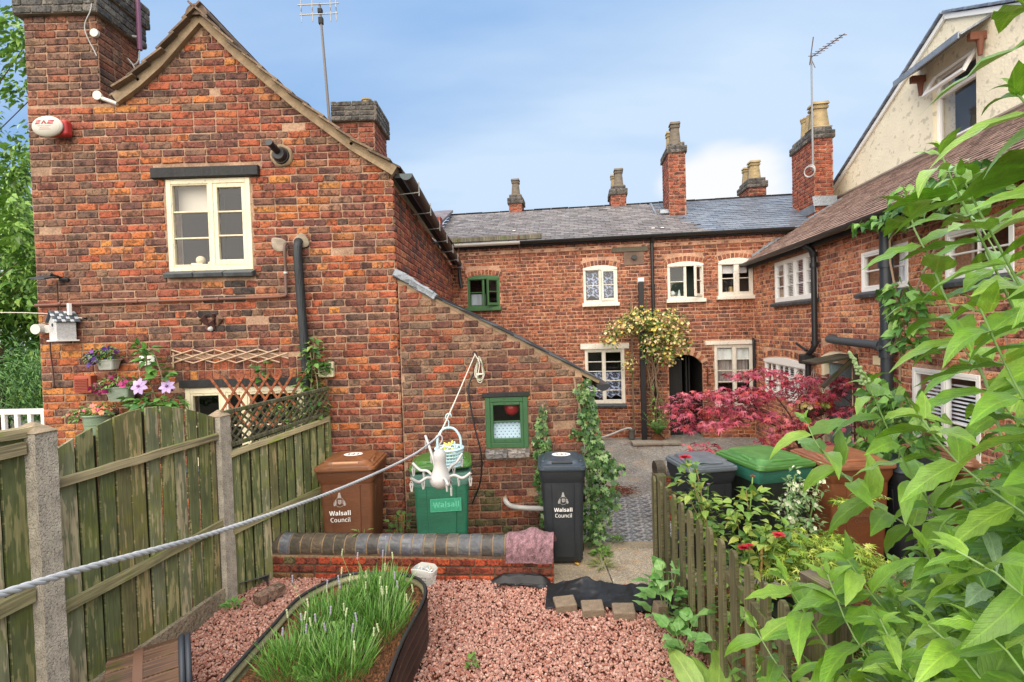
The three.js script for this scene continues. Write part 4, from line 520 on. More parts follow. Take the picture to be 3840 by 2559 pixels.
// ---------------------------------------------------------------- rendered house rising behind the right range
const renderHouse = group('rendered_house', scene, KX, 0, KZ, -(Math.PI / 2 + TH));
tag(renderHouse, 'cream rendered gable with a tall top-hung window above the tiled roof', 'house');
{
  const Z = -1.87, W = { x0: 2.4, x1: 3.27, y0: 4.95, y1: 6.02 }, L = [-1.15, 4.92], A = [2.72, 6.78], Rr = [7.6, 4.42];
  const g = extrude(shape([[L[0], 4.3], [Rr[0], 4.3], Rr, A, L], [rect(W.x0, W.y0, W.x1, W.y1)]), 0.25); g.translate(0, 0, Z - 0.25); mesh('gable_wall', g, MT.render, renderHouse);
  const trim = (a, b) => { const Lh = Math.hypot(b[0] - a[0], b[1] - a[1]), an = Math.atan2(b[1] - a[1], b[0] - a[0]), n = [-Math.sin(an), Math.cos(an)], cx = (a[0] + b[0]) / 2, cy = (a[1] + b[1]) / 2; mesh('bargeboard', box(Lh, 0.07, 0.04, cx - n[0] * 0.03, cy - n[1] * 0.03, Z + 0.022, 0, 0, an), MT.upvc, renderHouse); const k = Math.round(Lh / 0.24); for (let i = 0; i < k; i++) { const t = (i + 0.5) / k; mesh('verge_slate', box(Lh / k - 0.004, 0.035, 0.5, mix(a[0], b[0], t) + n[0] * 0.035, mix(a[1], b[1], t) + n[1] * 0.035, Z - 0.17, 0, 0, an + 0.02), MT.newslate[i % 4], renderHouse); } mesh('roof_slope', box(Lh, 0.05, 5, cx, cy - 0.0, Z - 2.8, 0, 0, an), MT.slate[1], renderHouse); };
  trim(L, A); trim(A, Rr);
  const w = windowUnit(renderHouse, { ...W, z: Z, zf: -0.09, mat: MT.upvc, ft: 0.05, lights: [{ f: [0, 1], rows: 1, cas: 0.01 }], depth: 1.2, room: std('#8d9096', 0.9, { side: THREE.DoubleSide }), label: 'tall white window with its top light hung open' });
  // split into a fixed lower pane and an open top light
  mesh('transom', box(0.77, 0.05, 0.07, 0, 0.74, -0.09), MT.upvc, w); mesh('top_light', at(merge([box(0.05, 0.34, 0.045, -0.4, -0.17, 0), box(0.05, 0.34, 0.045, 0.4, -0.17, 0), box(0.75, 0.06, 0.045, 0, -0.31, 0), box(0.75, 0.045, 0.045, 0, -0.02, 0)]), 0, 1.07, -0.02, -0.5, 0, 0), MT.upvc, w); mesh('pane', at(new THREE.PlaneGeometry(0.74, 0.24), 0, 0.93, 0.06, -0.5, 0, 0), MT.glass, w);
  const hood = group('lead_hood', renderHouse, 2.83, 6.1, Z); mesh('sheet', jitter(merge([box(1.42, 0.025, 0.42, 0, 0.08, 0.19, 0.5, 0, 0), box(1.42, 0.09, 0.02, 0, -0.03, 0.39)]), 0.008, 4, 5), MT.lead, hood); for (const x of [-0.6, 0.6]) mesh('corbel', merge([box(0.07, 0.1, 0.2, x, -0.02, 0.1), cyl(0.05, 0.025, 0.24, x, -0.15, 0.06, 8)]), std('#7a4c38', 0.7), hood);
}
// ---------------------------------------------------------------- ground, yard, gravel
{
  const g = new THREE.PlaneGeometry(240, 240, 1, 1); g.rotateX(-Math.PI / 2); g.translate(0, -0.02, -60); const uv = g.attributes.uv; for (let i = 0; i < uv.count; i++) uv.setXY(i, uv.getX(i) * 120, uv.getY(i) * 120);
  structure(mesh('ground', g, std('#6b6a55', 1, { map: grainTex }), scene)).userData.label = 'plain ground sheet under the yard and gardens';
  const y = new THREE.PlaneGeometry(12, 10.5, 1, 1); y.rotateX(-Math.PI / 2); y.translate(3.2, -0.012, -9.7); const yu = y.attributes.uv; for (let i = 0; i < yu.count; i++) yu.setXY(i, yu.getX(i) * 12, yu.getY(i) * 10.5);
  const yard = structure(mesh('yard', y, std('#a19e97', 0.9, { map: asphaltTex, bumpMap: bumpy, bumpScale: 0.006 }), scene)); yard.userData.label = 'worn grey tarmac of the shared yard';
  // blue brick pavers, concrete slabs and a red brick threshold
  const path = structure(group('paved_path', scene, 1.35, 0, -6.2)), R = rng(321), geos = [0, 1, 2].map((i) => jitter(box(0.232, 0.03, 0.112, 0, 0, 0, 0, 0, 0, 0.005), 0.0015, i + 2, 14)); path.userData.label = 'blue brick paving leading up the yard';
  const pm = ['#a0a2a5', '#a8a9ab', '#999b9e', '#acabaa', '#a2a1a0', '#9c9b99'].map((c) => std(c, 0.7, { map: brickTex }));
  const ph = 0.62; for (let i = -6; i <= 6; i++) for (let j = -9; j <= 9; j++) { const u = i * 0.237 + (j % 2 ? 0.118 : 0), v = j * 0.1165, wx = u * Math.cos(ph) + v * Math.sin(ph), wz = -u * Math.sin(ph) + v * Math.cos(ph); if (Math.abs(wx + wz * 0.22) > 0.66 || wz > 0.62 || wz < -0.95) continue; const o = mesh('paver', geos[(i + j + 40) % 3], pick(R, pm), path); o.position.set(wx, -0.0125 + R() * 0.002, wz); o.rotation.set((R() - 0.5) * 0.01, ph, (R() - 0.5) * 0.01); }
  const slabM = std('#b9ac97', 0.95, { map: rep(asphaltTex, 1.1), bumpMap: bumpy, bumpScale: 0.004 });
  const slab = (x0, x1, z0, z1, k) => mesh('slab', at(jitter(box(x1 - x0, 0.05, z1 - z0, 0, 0, 0, 0, 0, 0, 0.008), 0.003, k, 4), (x0 + x1) / 2 - 1.35, -0.012, (z0 + z1) / 2 + 6.2), k % 2 ? std('#aea088', 0.95, { map: rep(asphaltTex, 1.5), bumpMap: bumpy, bumpScale: 0.004 }) : slabM, path);
  slab(0.30, 0.86, -5.72, -4.66, 1); slab(0.875, 2.0, -5.42, -4.62, 2); slab(0.875, 2.0, -5.6, -5.432, 3);
  for (let i = 0; i < 5; i++) mesh('threshold_brick', at(jitter(box(0.225, 0.06, 0.11, 0, 0, 0, 0, 0, 0, 0.01), 0.004, i, 11), 0.45 + i * 0.238 - 1.35, 0.0, -4.555 + 6.2 + (i % 2) * 0.006, 0, (R() - 0.5) * 0.06, 0), toneMat(pick(R, ['#b5755c', '#a96a55', '#c08268', '#9c6653'])), path);
  for (let i = 0; i < 4; i++) mesh('threshold_brick', at(jitter(box(0.225, 0.06, 0.11, 0, 0, 0, 0, 0, 0, 0.01), 0.004, i + 9, 11), 0.62 + i * 0.24 - 1.35, -0.004, -4.435 + 6.2, 0, (R() - 0.5) * 0.08, 0), toneMat(pick(R, ['#b5755c', '#a96a55', '#c08268', '#9c6653'])), path);
  // needles and leaf litter lying in the hollow of the path
  const lit = new THREE.InstancedMesh(box(0.05, 0.002, 0.004), std('#a5693f', 0.95), 1500); lit.name = 'leaf_litter'; stuff(lit); lit.userData.label = 'brown needles and petals littering the yard'; lit.castShadow = lit.receiveShadow = true; const cc = ['#a5633c', '#8f5536', '#b87a4a', '#7d4c33', '#c99a55'].map((c) => lin(c));
  for (let i = 0; i < 1500; i++) { let x, z; if (i < 1000) { x = 1.32 + (R() + R() - 1) * 0.48; z = -7.35 + (R() + R() - 1) * 0.28; } else if (i < 1350) { x = 2.75 + (R() + R() - 1) * 0.7; z = -10.2 + (R() + R() - 1) * 0.4; } else { x = 0.9 + R() * 2.6; z = -6 - R() * 4; } lit.setMatrixAt(i, mat4(x, 0.012 + R() * 0.012, z, (R() - 0.5) * 0.4, R() * 6, (R() - 0.5) * 0.4, 0.5 + R())); lit.setColorAt(i, pick(R, cc)); } lit.name = numbered('leaf_litter'); tag(lit, 'brown needles and fallen petals littering the yard', 'litter', null, 'stuff'); scene.add(lit);
}
{
  const bed = new THREE.PlaneGeometry(4.7, 4.4, 60, 60); bed.rotateX(-Math.PI / 2); bed.translate(-0.75, 0.0, -2.45); const p = bed.attributes.position; for (let i = 0; i < p.count; i++) p.setY(i, 0.0 + 0.018 * vnoise(p.getX(i) * 2.3, p.getZ(i) * 2.3, 1)); bed.computeVertexNormals();
  { const b2 = new THREE.PlaneGeometry(2.95, 0.5, 20, 4); b2.rotateX(-Math.PI / 2); b2.translate(-1.14, -0.003, -4.83); structure(mesh('gravel_bed', b2, std('#8a5a4c', 1, { map: soilTex }), scene)).userData.label = 'strip of gravel bed along the foot of the low wall'; }
  const gb = structure(mesh('gravel_bed', bed, std('#8a5a4c', 1, { map: soilTex }), scene)); gb.userData.label = 'gravel covered garden floor';
  const st = jitter(new THREE.IcosahedronGeometry(0.5, 0), 0.13, 4, 2.2), N = 46000, im = new THREE.InstancedMesh(st, std('#ffffff', 0.9, { map: rep(grainTex, 0.5) }), N), R = rng(88); im.name = 'red_gravel'; im.castShadow = im.receiveShadow = true;
  const tone = ['#d6a08d', '#cc917d', '#ddae9b', '#bd7f6d', '#e2b9a7', '#c79686', '#ad7262', '#d1a192', '#bf9589'].map((c) => lin(c)); let k = 0;
  while (k < N) { const near = k < N * 0.9, x = -2.62 + R() * 4.2, z = (x < 0.33 ? -4.95 : -4.62) + (near ? R() * 2.6 : R() * 4); const wallz = -4.74 - (0.33 - x) * 0.093; if (z < wallz + 0.0 && x < 0.4) continue; if (x > 0.3 && z < -4.26 + (x - 0.3) * 0.16 && R() < 0.9) continue; if (x > -1.62 && x < -0.82 && z > -3.95 && z < -2.4) continue; if (x < -2.72 + (-z) * 0.02) continue;
    const s = 0.014 + R() * R() * 0.022; im.setMatrixAt(k, mat4(x, 0.014 + 0.018 * vnoise(x * 2.3, z * 2.3, 1) + R() * 0.012, z, R() * 6, R() * 6, R() * 6, s * (0.8 + R() * 0.6), s * 0.8, s * (0.8 + R() * 0.5))); tmpC.copy(pick(R, tone)).multiplyScalar(0.85 + R() * 0.3); im.setColorAt(k, tmpC); k++; }
  im.name = numbered('red_gravel'); tag(im, 'loose red stone chippings covering the garden floor', 'gravel', null, 'stuff'); scene.add(im);
}
// ---------------------------------------------------------------- low brick walls with half-round copings
function copedWall(name, label, x, z, turn, L, y0, y1, seed, n, bricks) {
  const g = group(name, scene, x, 0, z, turn), R = rng(seed), rr = 0.112; tag(g, label, 'wall', 'low coped brick walls');
  mesh('core', box(L - 0.01, y1 - 0.13, 0.2, 0, (y1 - 0.13) / 2, 0), std('#6f5a48', 0.95, { map: mortarTex }), g);
  const o = { seed, L: 0.236, H: 0.08, x0: -L / 2, y0, y1: y1 - 0.2, z: 0.1, span: () => [-L / 2, L / 2], tone: (x, y, Q) => x < -0.6 && Q() < 0.4 ? pick(Q, ['#6e6541', '#84603f', '#7a5a41']) : pick(Q, ['#b24e2e', '#a8492f', '#bd5a35', '#93452f', '#7d4332']), bond: 9, mixH: 0.2 };
  const ends = brickList({ ...o, x0: -0.1, span: () => [-0.1, 0.1], z: L / 2, xf: new THREE.Matrix4().makeRotationY(Math.PI / 2) });
  pieces(g, 'brick', [...brickList(o), ...ends], brickSet(0.236 - 0.013, 0.08 - 0.013), toneMat, brickMany);
  const cw = L / n, geos = [0, 1, 2, 3].map((k) => { const c = new THREE.CylinderGeometry(rr, rr, cw - 0.012, 26, 2, false); c.rotateZ(Math.PI / 2); return muv(jitter(c, 0.004, k * 7 + 2, 9), 'x'); }), cm = ['#6f7277', '#7b7e85', '#65676b', '#5a5652', '#77726b', '#80838b'].map((c) => std(c, 0.5, { map: slateTex, bumpMap: bumpy, bumpScale: 0.004 })), old = ['#6b5f50', '#5f5749', '#736552'].map((c) => std(c, 0.8, { map: slateTex, bumpMap: bumpy, bumpScale: 0.008 }));
  for (let i = 0; i < n; i++) { const o2 = mesh('coping_stone', pick(R, geos), i < n * 0.32 && R() < 0.55 ? pick(R, old) : pick(R, cm), g); o2.position.set(-L / 2 + cw * (i + 0.5), y1 - rr + (R() - 0.5) * 0.006, (R() - 0.5) * 0.006); o2.rotation.set(R() * 6, (R() - 0.5) * 0.03, (R() - 0.5) * 0.03); }
  const joints = []; for (let i = 1; i < n; i++) { const c = new THREE.CylinderGeometry(rr - 0.004, rr - 0.004, 0.02, 20); c.rotateZ(Math.PI / 2); c.translate(-L / 2 + cw * i, y1 - rr, 0); joints.push(c); } joints.push(box(L, 0.07, 0.2, 0, y1 - 0.2, 0, 0, 0, 0, 0.01)); mesh('joint_mortar', jitter(merge(joints), 0.006, seed, 22), std('#a18a6c', 0.95, { map: mortarTex }), g);
  return g;
}
copedWall('coped_wall', 'low brick wall with rounded blue coping, pink towel on it', -1.06, -4.95, -0.0935, 2.78, 0.0, 0.425, 201, 25);
copedWall('coped_wall', 'low coped brick wall behind the right-hand bins, below the maple', 3.1, -6.3, 0.02, 2.8, 0.0, 0.72, 203, 24);
{ const b = new THREE.BoxGeometry(2.6, 0.5, 1.1, 20, 1, 10); b.translate(4.35, 0.25, -6.98); structure(mesh('garden_bed', jitter(b, 0.03, 5, 4), MT.soil, scene)).userData.label = 'raised soil bed under the red maple';
  const b2 = new THREE.BoxGeometry(2.2, 0.1, 3.0, 16, 1, 20); b2.translate(2.5, 0.0, -3.0); structure(mesh('flower_border', jitter(b2, 0.03, 8, 4), MT.soil, scene)).userData.label = 'soil border behind the picket fence'; }
// ---------------------------------------------------------------- corrugated steel planter
{
  const pts = [[-0.77, -2.5], [-0.765, -2.86], [-0.76, -3.2], [-0.715, -3.85], [-0.82, -4.06], [-1.12, -4.17], [-1.41, -4.15], [-1.64, -3.86], [-1.69, -3.42], [-1.72, -2.9], [-1.72, -2.5], [-1.5, -2.2], [-1.25, -2.12], [-0.95, -2.22]];
  const g = group('raised_planter', scene, -1.22, 0, -3.15); tag(g, 'brown corrugated metal raised planter filled with lavender', 'planter');
  const cv = new THREE.CatmullRomCurve3(pts.map(([x, z]) => V3(x + 1.22, 0, z + 3.15)), true, 'centripetal'), N = 120, C = cv.getSpacedPoints(N).slice(0, N);
  const nrm = C.map((p, i) => { const t = C[(i + 1) % N].clone().sub(C[(i + N - 1) % N]).normalize(); return V3(t.z, 0, -t.x); }); const cx = C.reduce((s, p) => s + p.x, 0) / N, cz = C.reduce((s, p) => s + p.z, 0) / N; nrm.forEach((n, i) => { if (n.x * (C[i].x - cx) + n.z * (C[i].z - cz) < 0) n.multiplyScalar(-1); });
  const shell = (off, H, rows) => { const P = [], U = [], I = []; for (let r = 0; r <= rows; r++) for (let i = 0; i <= N; i++) { const y = (H * r) / rows, rib = 0.012 * Math.cos((y / H) * Math.PI * 2 * 5), p = C[i % N], n = nrm[i % N]; P.push(p.x + n.x * (off + rib), y, p.z + n.z * (off + rib)); U.push(i * 0.04, y); } for (let r = 0; r < rows; r++) for (let i = 0; i < N; i++) { const a = r * (N + 1) + i; I.push(a, a + 1, a + N + 2, a, a + N + 2, a + N + 1); } const b = new THREE.BufferGeometry(); b.setAttribute('position', new THREE.Float32BufferAttribute(P, 3)); b.setAttribute('uv', new THREE.Float32BufferAttribute(U, 2)); b.setIndex(I); b.computeVertexNormals(); return b; };
  mesh('outer_panel', shell(0.006, 0.42, 50), std('#4c3a34', 0.45, { metalness: 0.3, side: THREE.DoubleSide, map: rep(grainTex, 1.2) }), g);
  mesh('inner_panel', shell(-0.006, 0.42, 50), std('#b7b08a', 0.5, { metalness: 0.2, side: THREE.DoubleSide, map: rep(grainTex, 1.2) }), g);
  mesh('rim', new THREE.TubeGeometry(new THREE.CatmullRomCurve3(C.map((p) => V3(p.x, 0.425, p.z)), true), 160, 0.012, 8, true), std('#2b2b2c', 0.6), g);
  const s = new THREE.Shape(C.map((p) => new THREE.Vector2(p.x * 0.98, -p.z * 0.98))), sg = new THREE.ShapeGeometry(s, 4); const so = new THREE.PlaneGeometry(0.98, 2.0, 40, 70); so.rotateX(-Math.PI / 2); const sp = so.attributes.position; for (let i = 0; i < sp.count; i++) { const x = sp.getX(i), z = sp.getZ(i) + 0.02; sp.setXYZ(i, x * 0.97 * (1 - 0.25 * smooth(0.75, 1.0, Math.abs(z))), 0.3 + 0.05 * fbm3(x * 7, z * 7, 3, 3) + 0.03 * vnoise(x * 30, z * 30, 2), z); } so.computeVertexNormals(); mesh('soil', so, std('#8d6a4d', 1, { map: rep(soilTex, 2), bumpMap: soilTex, bumpScale: 0.02 }), g);
}
// ---------------------------------------------------------------- timber fences
function fenceFrame(name, label, A, B, grp) { const dx = B[0] - A[0], dz = B[1] - A[1], L = Math.hypot(dx, dz), a = Math.atan2(-dz, dx), g = group(name, scene, A[0], 0, A[1], a); tag(g, label, 'fence panel', grp); return { g, L }; }
const gapShadeM = std('#4a4633', 0.95, { map: rep(greyWood, 2, 1) });  // dark colour paints the shade seen in the gaps between boards
function boards(g, L, n, y0, top, seed, z = 0, gapless = 0.006, lean = 0.012) { const R = rng(seed), w = L / n; for (let i = 0; i < n; i++) { const x0 = i * w, x1 = x0 + w - 0.015 - R() * 0.01, t0 = top(x0 / L), t1 = top(x1 / L), s = shape([[0, y0 - R() * 0.02], [x1 - x0, y0 - R() * 0.02], [x1 - x0, t1], [0, t0]]), e = extrude(s, 0.013, 0.002); const u = e.attributes.uv, du = R() * 5, dv = R() * 5; for (let k = 0; k < u.count; k++) u.setXY(k, u.getX(k) + du, u.getY(k) + dv); const o = mesh('fence_board', e, pick(R, MT.board), g); o.position.set(x0, 0, z - 0.006 + R() * 0.004); o.rotation.set(0, (R() - 0.5) * 0.06, (R() - 0.5) * lean); const bk = mesh('lapped_board', box(0.1, Math.min(t0, t1) - y0 - 0.03, 0.01, x1 - 0.01, (Math.min(t0, t1) + y0) / 2 - 0.01, z - 0.026), gapShadeM, g); } }
const railM = [MT.rail, std('#b9b58c', 0.9, { map: rep(greyWood, 0.8, 0.8), bumpMap: greyWood, bumpScale: 0.003 })];
const rail = (g, x0, x1, y, z, h = 0.05, k = 0, rz = 0) => mesh('rail', muv(jitter(at(new THREE.BoxGeometry(x1 - x0, h, 0.035, 24, 2, 1), (x0 + x1) / 2, y, z, 0, 0, rz), 0.004, k + y * 10, 6), 'x'), railM[k % 2], g);
function concretePost(label, x, z, h, turn, wz = 0.118) { const g = group('concrete_post', scene, x, 0, z, turn); tag(g, label, 'fence post', 'concrete fence posts'); const w = 0.115, s = shape([[-w / 2, -w / 2], [w / 2, -w / 2], [w / 2, w / 2], [-w / 2, w / 2]]); const p = new THREE.BoxGeometry(0.125, h, wz, 3, 30, 3); p.translate(0, h / 2, 0); mesh('shaft', muv(jitter(p, 0.003, x * 9, 20)), MT.concrete, g); const c = new THREE.CylinderGeometry(0.012, 0.098, 0.055, 4, 1); c.rotateY(Math.PI / 4); c.scale(1, 1, wz / 0.125); c.translate(0, h + 0.027, 0); mesh('cap', jitter(c, 0.004, 2, 9), std('#b7a78f', 0.95, { map: speckTex }), g); mesh('slot_shadow_edge', box(0.02, h, 0.05, -0.071, h / 2, -0.01), std('#6e6552', 0.95, { map: speckTex }), g).name = 'slot_shade_strip'; return g; }  // darker strip along the shaft paints the shade of the post slot
const P1 = [-2.87, -3.05], P2 = [-2.63, -4.55], P3 = [-2.06, -5.66], P0 = [-3.07, -1.35];
const t1 = Math.atan2(P2[1] - P1[1], P2[0] - P1[0]);
concretePost('wide pale concrete post at the left edge, nearest the camera', P1[0] - 0.01, P1[1], 1.87, -t1, 0.2);
concretePost('slim pale concrete post at the bend of the green fence', P2[0], P2[1], 1.7, -t1, 0.13);
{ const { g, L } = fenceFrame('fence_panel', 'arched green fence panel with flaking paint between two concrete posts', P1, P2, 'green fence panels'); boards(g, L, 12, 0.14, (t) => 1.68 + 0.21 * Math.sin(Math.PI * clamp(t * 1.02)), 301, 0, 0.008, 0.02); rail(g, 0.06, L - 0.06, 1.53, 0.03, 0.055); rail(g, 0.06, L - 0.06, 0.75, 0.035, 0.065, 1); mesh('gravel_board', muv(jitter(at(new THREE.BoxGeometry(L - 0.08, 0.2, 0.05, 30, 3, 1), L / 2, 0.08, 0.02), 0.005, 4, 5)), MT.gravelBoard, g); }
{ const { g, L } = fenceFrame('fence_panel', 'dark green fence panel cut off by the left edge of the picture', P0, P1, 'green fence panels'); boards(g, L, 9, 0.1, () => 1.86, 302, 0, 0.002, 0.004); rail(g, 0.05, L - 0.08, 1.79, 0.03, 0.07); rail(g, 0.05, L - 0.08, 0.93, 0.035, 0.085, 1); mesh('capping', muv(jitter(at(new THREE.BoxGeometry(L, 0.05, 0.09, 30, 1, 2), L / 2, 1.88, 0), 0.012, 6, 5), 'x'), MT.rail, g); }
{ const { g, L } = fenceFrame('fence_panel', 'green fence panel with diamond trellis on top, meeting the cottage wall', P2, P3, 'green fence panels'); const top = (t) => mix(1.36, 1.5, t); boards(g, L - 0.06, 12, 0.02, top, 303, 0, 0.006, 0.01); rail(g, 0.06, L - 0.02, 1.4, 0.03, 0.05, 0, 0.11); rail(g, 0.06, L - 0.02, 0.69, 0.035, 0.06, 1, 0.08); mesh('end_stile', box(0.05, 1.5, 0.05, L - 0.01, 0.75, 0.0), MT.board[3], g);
  const y0 = (t) => mix(1.41, 1.53, t), y1 = (t) => mix(1.72, 1.8, t); const fr = (ya, yb) => box(L, 0.035, 0.03, L / 2, (ya + yb) / 2, 0.02, 0, 0, Math.atan2(yb - ya, L)); mesh('trellis_rail', fr(y0(0), y0(1)), MT.oldwood, g); mesh('trellis_rail', fr(y1(0), y1(1)), MT.oldwood, g);
  for (let i = -2; i < 16; i++) for (const s of [1, -1]) { let xa = i * 0.085, xb = xa + s * 0.3; if (s < 0) { xa += 0.2; xb += 0.2; } let ta = xa, tb = xb, ua = 0, ub = 1; const cl = (x) => clamp((x - xa) / (xb - xa)); const lo = s > 0 ? cl(0) : cl(L), hi = s > 0 ? cl(L) : cl(0); if (hi - lo < 0.15) continue; const X0 = mix(xa, xb, lo), X1 = mix(xa, xb, hi), Y0 = mix(y0(X0 / L), y1(X0 / L), lo), Y1 = mix(y0(X1 / L), y1(X1 / L), hi), ln = Math.hypot(X1 - X0, Y1 - Y0); mesh('lath', box(ln, 0.02, 0.007, (X0 + X1) / 2, (Y0 + Y1) / 2, s > 0 ? 0.026 : 0.016, 0, 0, Math.atan2(Y1 - Y0, X1 - X0), 0.002), MT.oldwood, g); } }
// picket fence on the right
{ const g = group('picket_fence', scene, 1.3, 0, -3.6); tag(g, 'brown round-topped picket fence running towards the camera', 'fence'); const R = rng(404), n = 13; for (let i = 0; i < n; i++) { const t = i / (n - 1), z = mix(-4.71, -2.55, i / 12), x = mix(1.28, 1.335, t), w = 0.085, h = 1.0 + (R() - 0.5) * 0.02; const s = new THREE.Shape(); s.moveTo(-w / 2, 0.03); s.lineTo(w / 2, 0.03); s.lineTo(w / 2, h - 0.05); s.absellipse(0, h - 0.05, w / 2, 0.05, 0, Math.PI, false); s.closePath(); const e = extrude(s, 0.018, 0.002, 8), u = e.attributes.uv, du = R() * 4, dv = R() * 4; for (let k = 0; k < u.count; k++) u.setXY(k, u.getX(k) + du, u.getY(k) + dv); const o = mesh('picket', e, pick(R, MT.picket), g); o.position.set(x - 1.3, 0, z + 3.6); o.rotation.set(0, -Math.PI / 2 + 0.03 + (R() - 0.5) * 0.05, (R() - 0.5) * 0.012); }
  for (const y of [0.28, 0.78]) mesh('rail', at(cbox(2.3, 0.07, 0.035), 0.04, y, -0.02, 0, Math.PI / 2 - 0.025, 0), MT.picket[1], g);
  mesh('end_post', merge([box(0.09, 1.0, 0.09, 0.04, 0.5, -1.14, 0, 0, 0, 0.006)]), MT.picket[3], g); }
{ const g = group('gate_post', scene, 1.58, 0, -2.62); tag(g, 'stout square timber post at the near end of the picket fence', 'post'); mesh('shaft', muv(jitter(at(new THREE.BoxGeometry(0.16, 1.05, 0.16, 2, 12, 2), 0, 0.525, 0, 0, 0.3, 0), 0.003, 3, 9)), std('#7d735c', 0.9, { map: rep(greyWood, 2, 1), bumpMap: greyWood, bumpScale: 0.003 }), g); mesh('cap', at(cbox(0.17, 0.02, 0.17), 0, 1.06, 0, 0.03, 0.3, 0), std('#8f8574', 0.95, { map: rep(greyWood, 2) }), g); }
// white railing left of the cottage
{ const g = group('white_railing', scene, -6.75, 0, -7.0, -0.1); tag(g, 'white painted railing at the left edge beyond the fence', 'railing'); mesh('handrail', rbox(1.9, 0.075, 0.06, 0.012), MT.upvc, g).position.set(0, 1.46, 0); for (let i = 0; i < 10; i++) { const o = mesh('baluster', rbox(0.055, 1.5, 0.05, 0.01), MT.upvc, g); o.position.set(-0.85 + i * 0.2, 0.74, 0); } }
// ---------------------------------------------------------------- wheeled bins
function rr(w, d, r, n = 6) { const o = []; for (const [sx, sz, a0] of [[1, 1, 0], [-1, 1, 90], [-1, -1, 180], [1, -1, 270]]) for (let i = 0; i <= n; i++) { const a = (a0 + (90 * i) / n) * Math.PI / 180; o.push([sx * (w / 2 - r) + Math.cos(a) * r, sz * (d / 2 - r) + Math.sin(a) * r]); } return o; }
function loft(rings, caps = true) { const P = [], I = [], U = []; const n = rings[0].p.length; rings.forEach((r) => r.p.forEach(([x, z], i) => { P.push(x + (r.x || 0), r.y + (r.dy ? r.dy(x, z) : 0), z + (r.z || 0)); U.push(i / n * 2, r.y * 2); })); for (let k = 0; k < rings.length - 1; k++) for (let i = 0; i < n; i++) { const a = k * n + i, b = k * n + (i + 1) % n; I.push(a, a + n, b, b, a + n, b + n); } if (caps) for (const [k, f] of [[0, 1], [rings.length - 1, 0]]) { const r = rings[k], c = P.length / 3; let mx = 0, mz = 0, my = 0; for (let i = 0; i < n; i++) { mx += P[3 * (k * n + i)]; my += P[3 * (k * n + i) + 1]; mz += P[3 * (k * n + i) + 2]; } P.push(mx / n, my / n, mz / n); U.push(0.5, 0.5); for (let i = 0; i < n; i++) { const a = k * n + i, b = k * n + (i + 1) % n; f ? I.push(c, a, b) : I.push(c, b, a); } }
  const g = new THREE.BufferGeometry(); g.setAttribute('position', new THREE.Float32BufferAttribute(P, 3)); g.setAttribute('uv', new THREE.Float32BufferAttribute(U, 2)); g.setIndex(I); return toCreasedNormals(g, 0.6); }
function canvasTex(w, h, draw) { const c = document.createElement('canvas'); c.width = w; c.height = h; const x = c.getContext('2d'); draw(x, w, h); const t = new THREE.CanvasTexture(c); t.colorSpace = THREE.SRGBColorSpace; t.magFilter = THREE.LinearFilter; return t; }
const councilTex = canvasTex(256, 384, (x, w, h) => { x.fillStyle = '#000'; x.fillRect(0, 0, w, h); x.strokeStyle = '#777'; x.fillStyle = '#6a6a6a'; x.lineWidth = 4; x.beginPath(); x.arc(128, 120, 50, 0, 7); x.stroke(); x.beginPath(); x.moveTo(108, 92); x.lineTo(148, 92); x.lineTo(148, 126); x.quadraticCurveTo(128, 160, 108, 126); x.closePath(); x.fill(); x.beginPath(); x.ellipse(80, 128, 16, 34, 0.3, 0, 7); x.ellipse(176, 128, 16, 34, -0.3, 0, 7); x.fill(); x.beginPath(); x.moveTo(106, 70); x.lineTo(116, 30); x.lineTo(140, 30); x.lineTo(150, 70); x.closePath(); x.fill(); x.beginPath(); x.arc(128, 24, 12, 0, 7); x.fill(); x.strokeStyle = '#000'; x.lineWidth = 3; for (let i = 0; i < 7; i++) { x.beginPath(); x.moveTo(70 + i * 20, 70); x.lineTo(78 + i * 18, 165); x.stroke(); } x.beginPath(); x.moveTo(66, 110); x.lineTo(190, 118); x.stroke(); x.fillStyle = '#fff'; x.font = 'bold 68px sans-serif'; x.textAlign = 'center'; x.fillText('Walsall', 128, 262, 240); x.font = '66px sans-serif'; x.fillText('Council', 128, 336, 240); }); councilTex.colorSpace = THREE.NoColorSpace;
const fadedTex = canvasTex(256, 128, (x, w, h) => { x.fillStyle = '#2f8a68'; x.fillRect(0, 0, w, h); x.strokeStyle = '#58ad8d'; x.lineWidth = 3; x.strokeRect(3, 3, w - 6, h - 6); x.font = 'bold 72px sans-serif'; x.fillStyle = '#5fb394'; x.fillText('Walsall', 22, 84, 220); const R = rng(3); x.globalAlpha = 0.5; for (let i = 0; i < 170; i++) { x.fillStyle = R() < 0.6 ? '#2f8a68' : '#7cc4aa'; x.fillRect(R() * w, R() * h, 2 + R() * 12, 1 + R() * 5); } });
const numTex = canvasTex(256, 192, (x, w, h) => { x.fillStyle = '#f1f0ec'; x.fillRect(0, 0, w, h); x.fillStyle = '#2a3138'; x.font = 'bold 110px sans-serif'; x.textAlign = 'center'; x.fillText('141', 128, 134); });
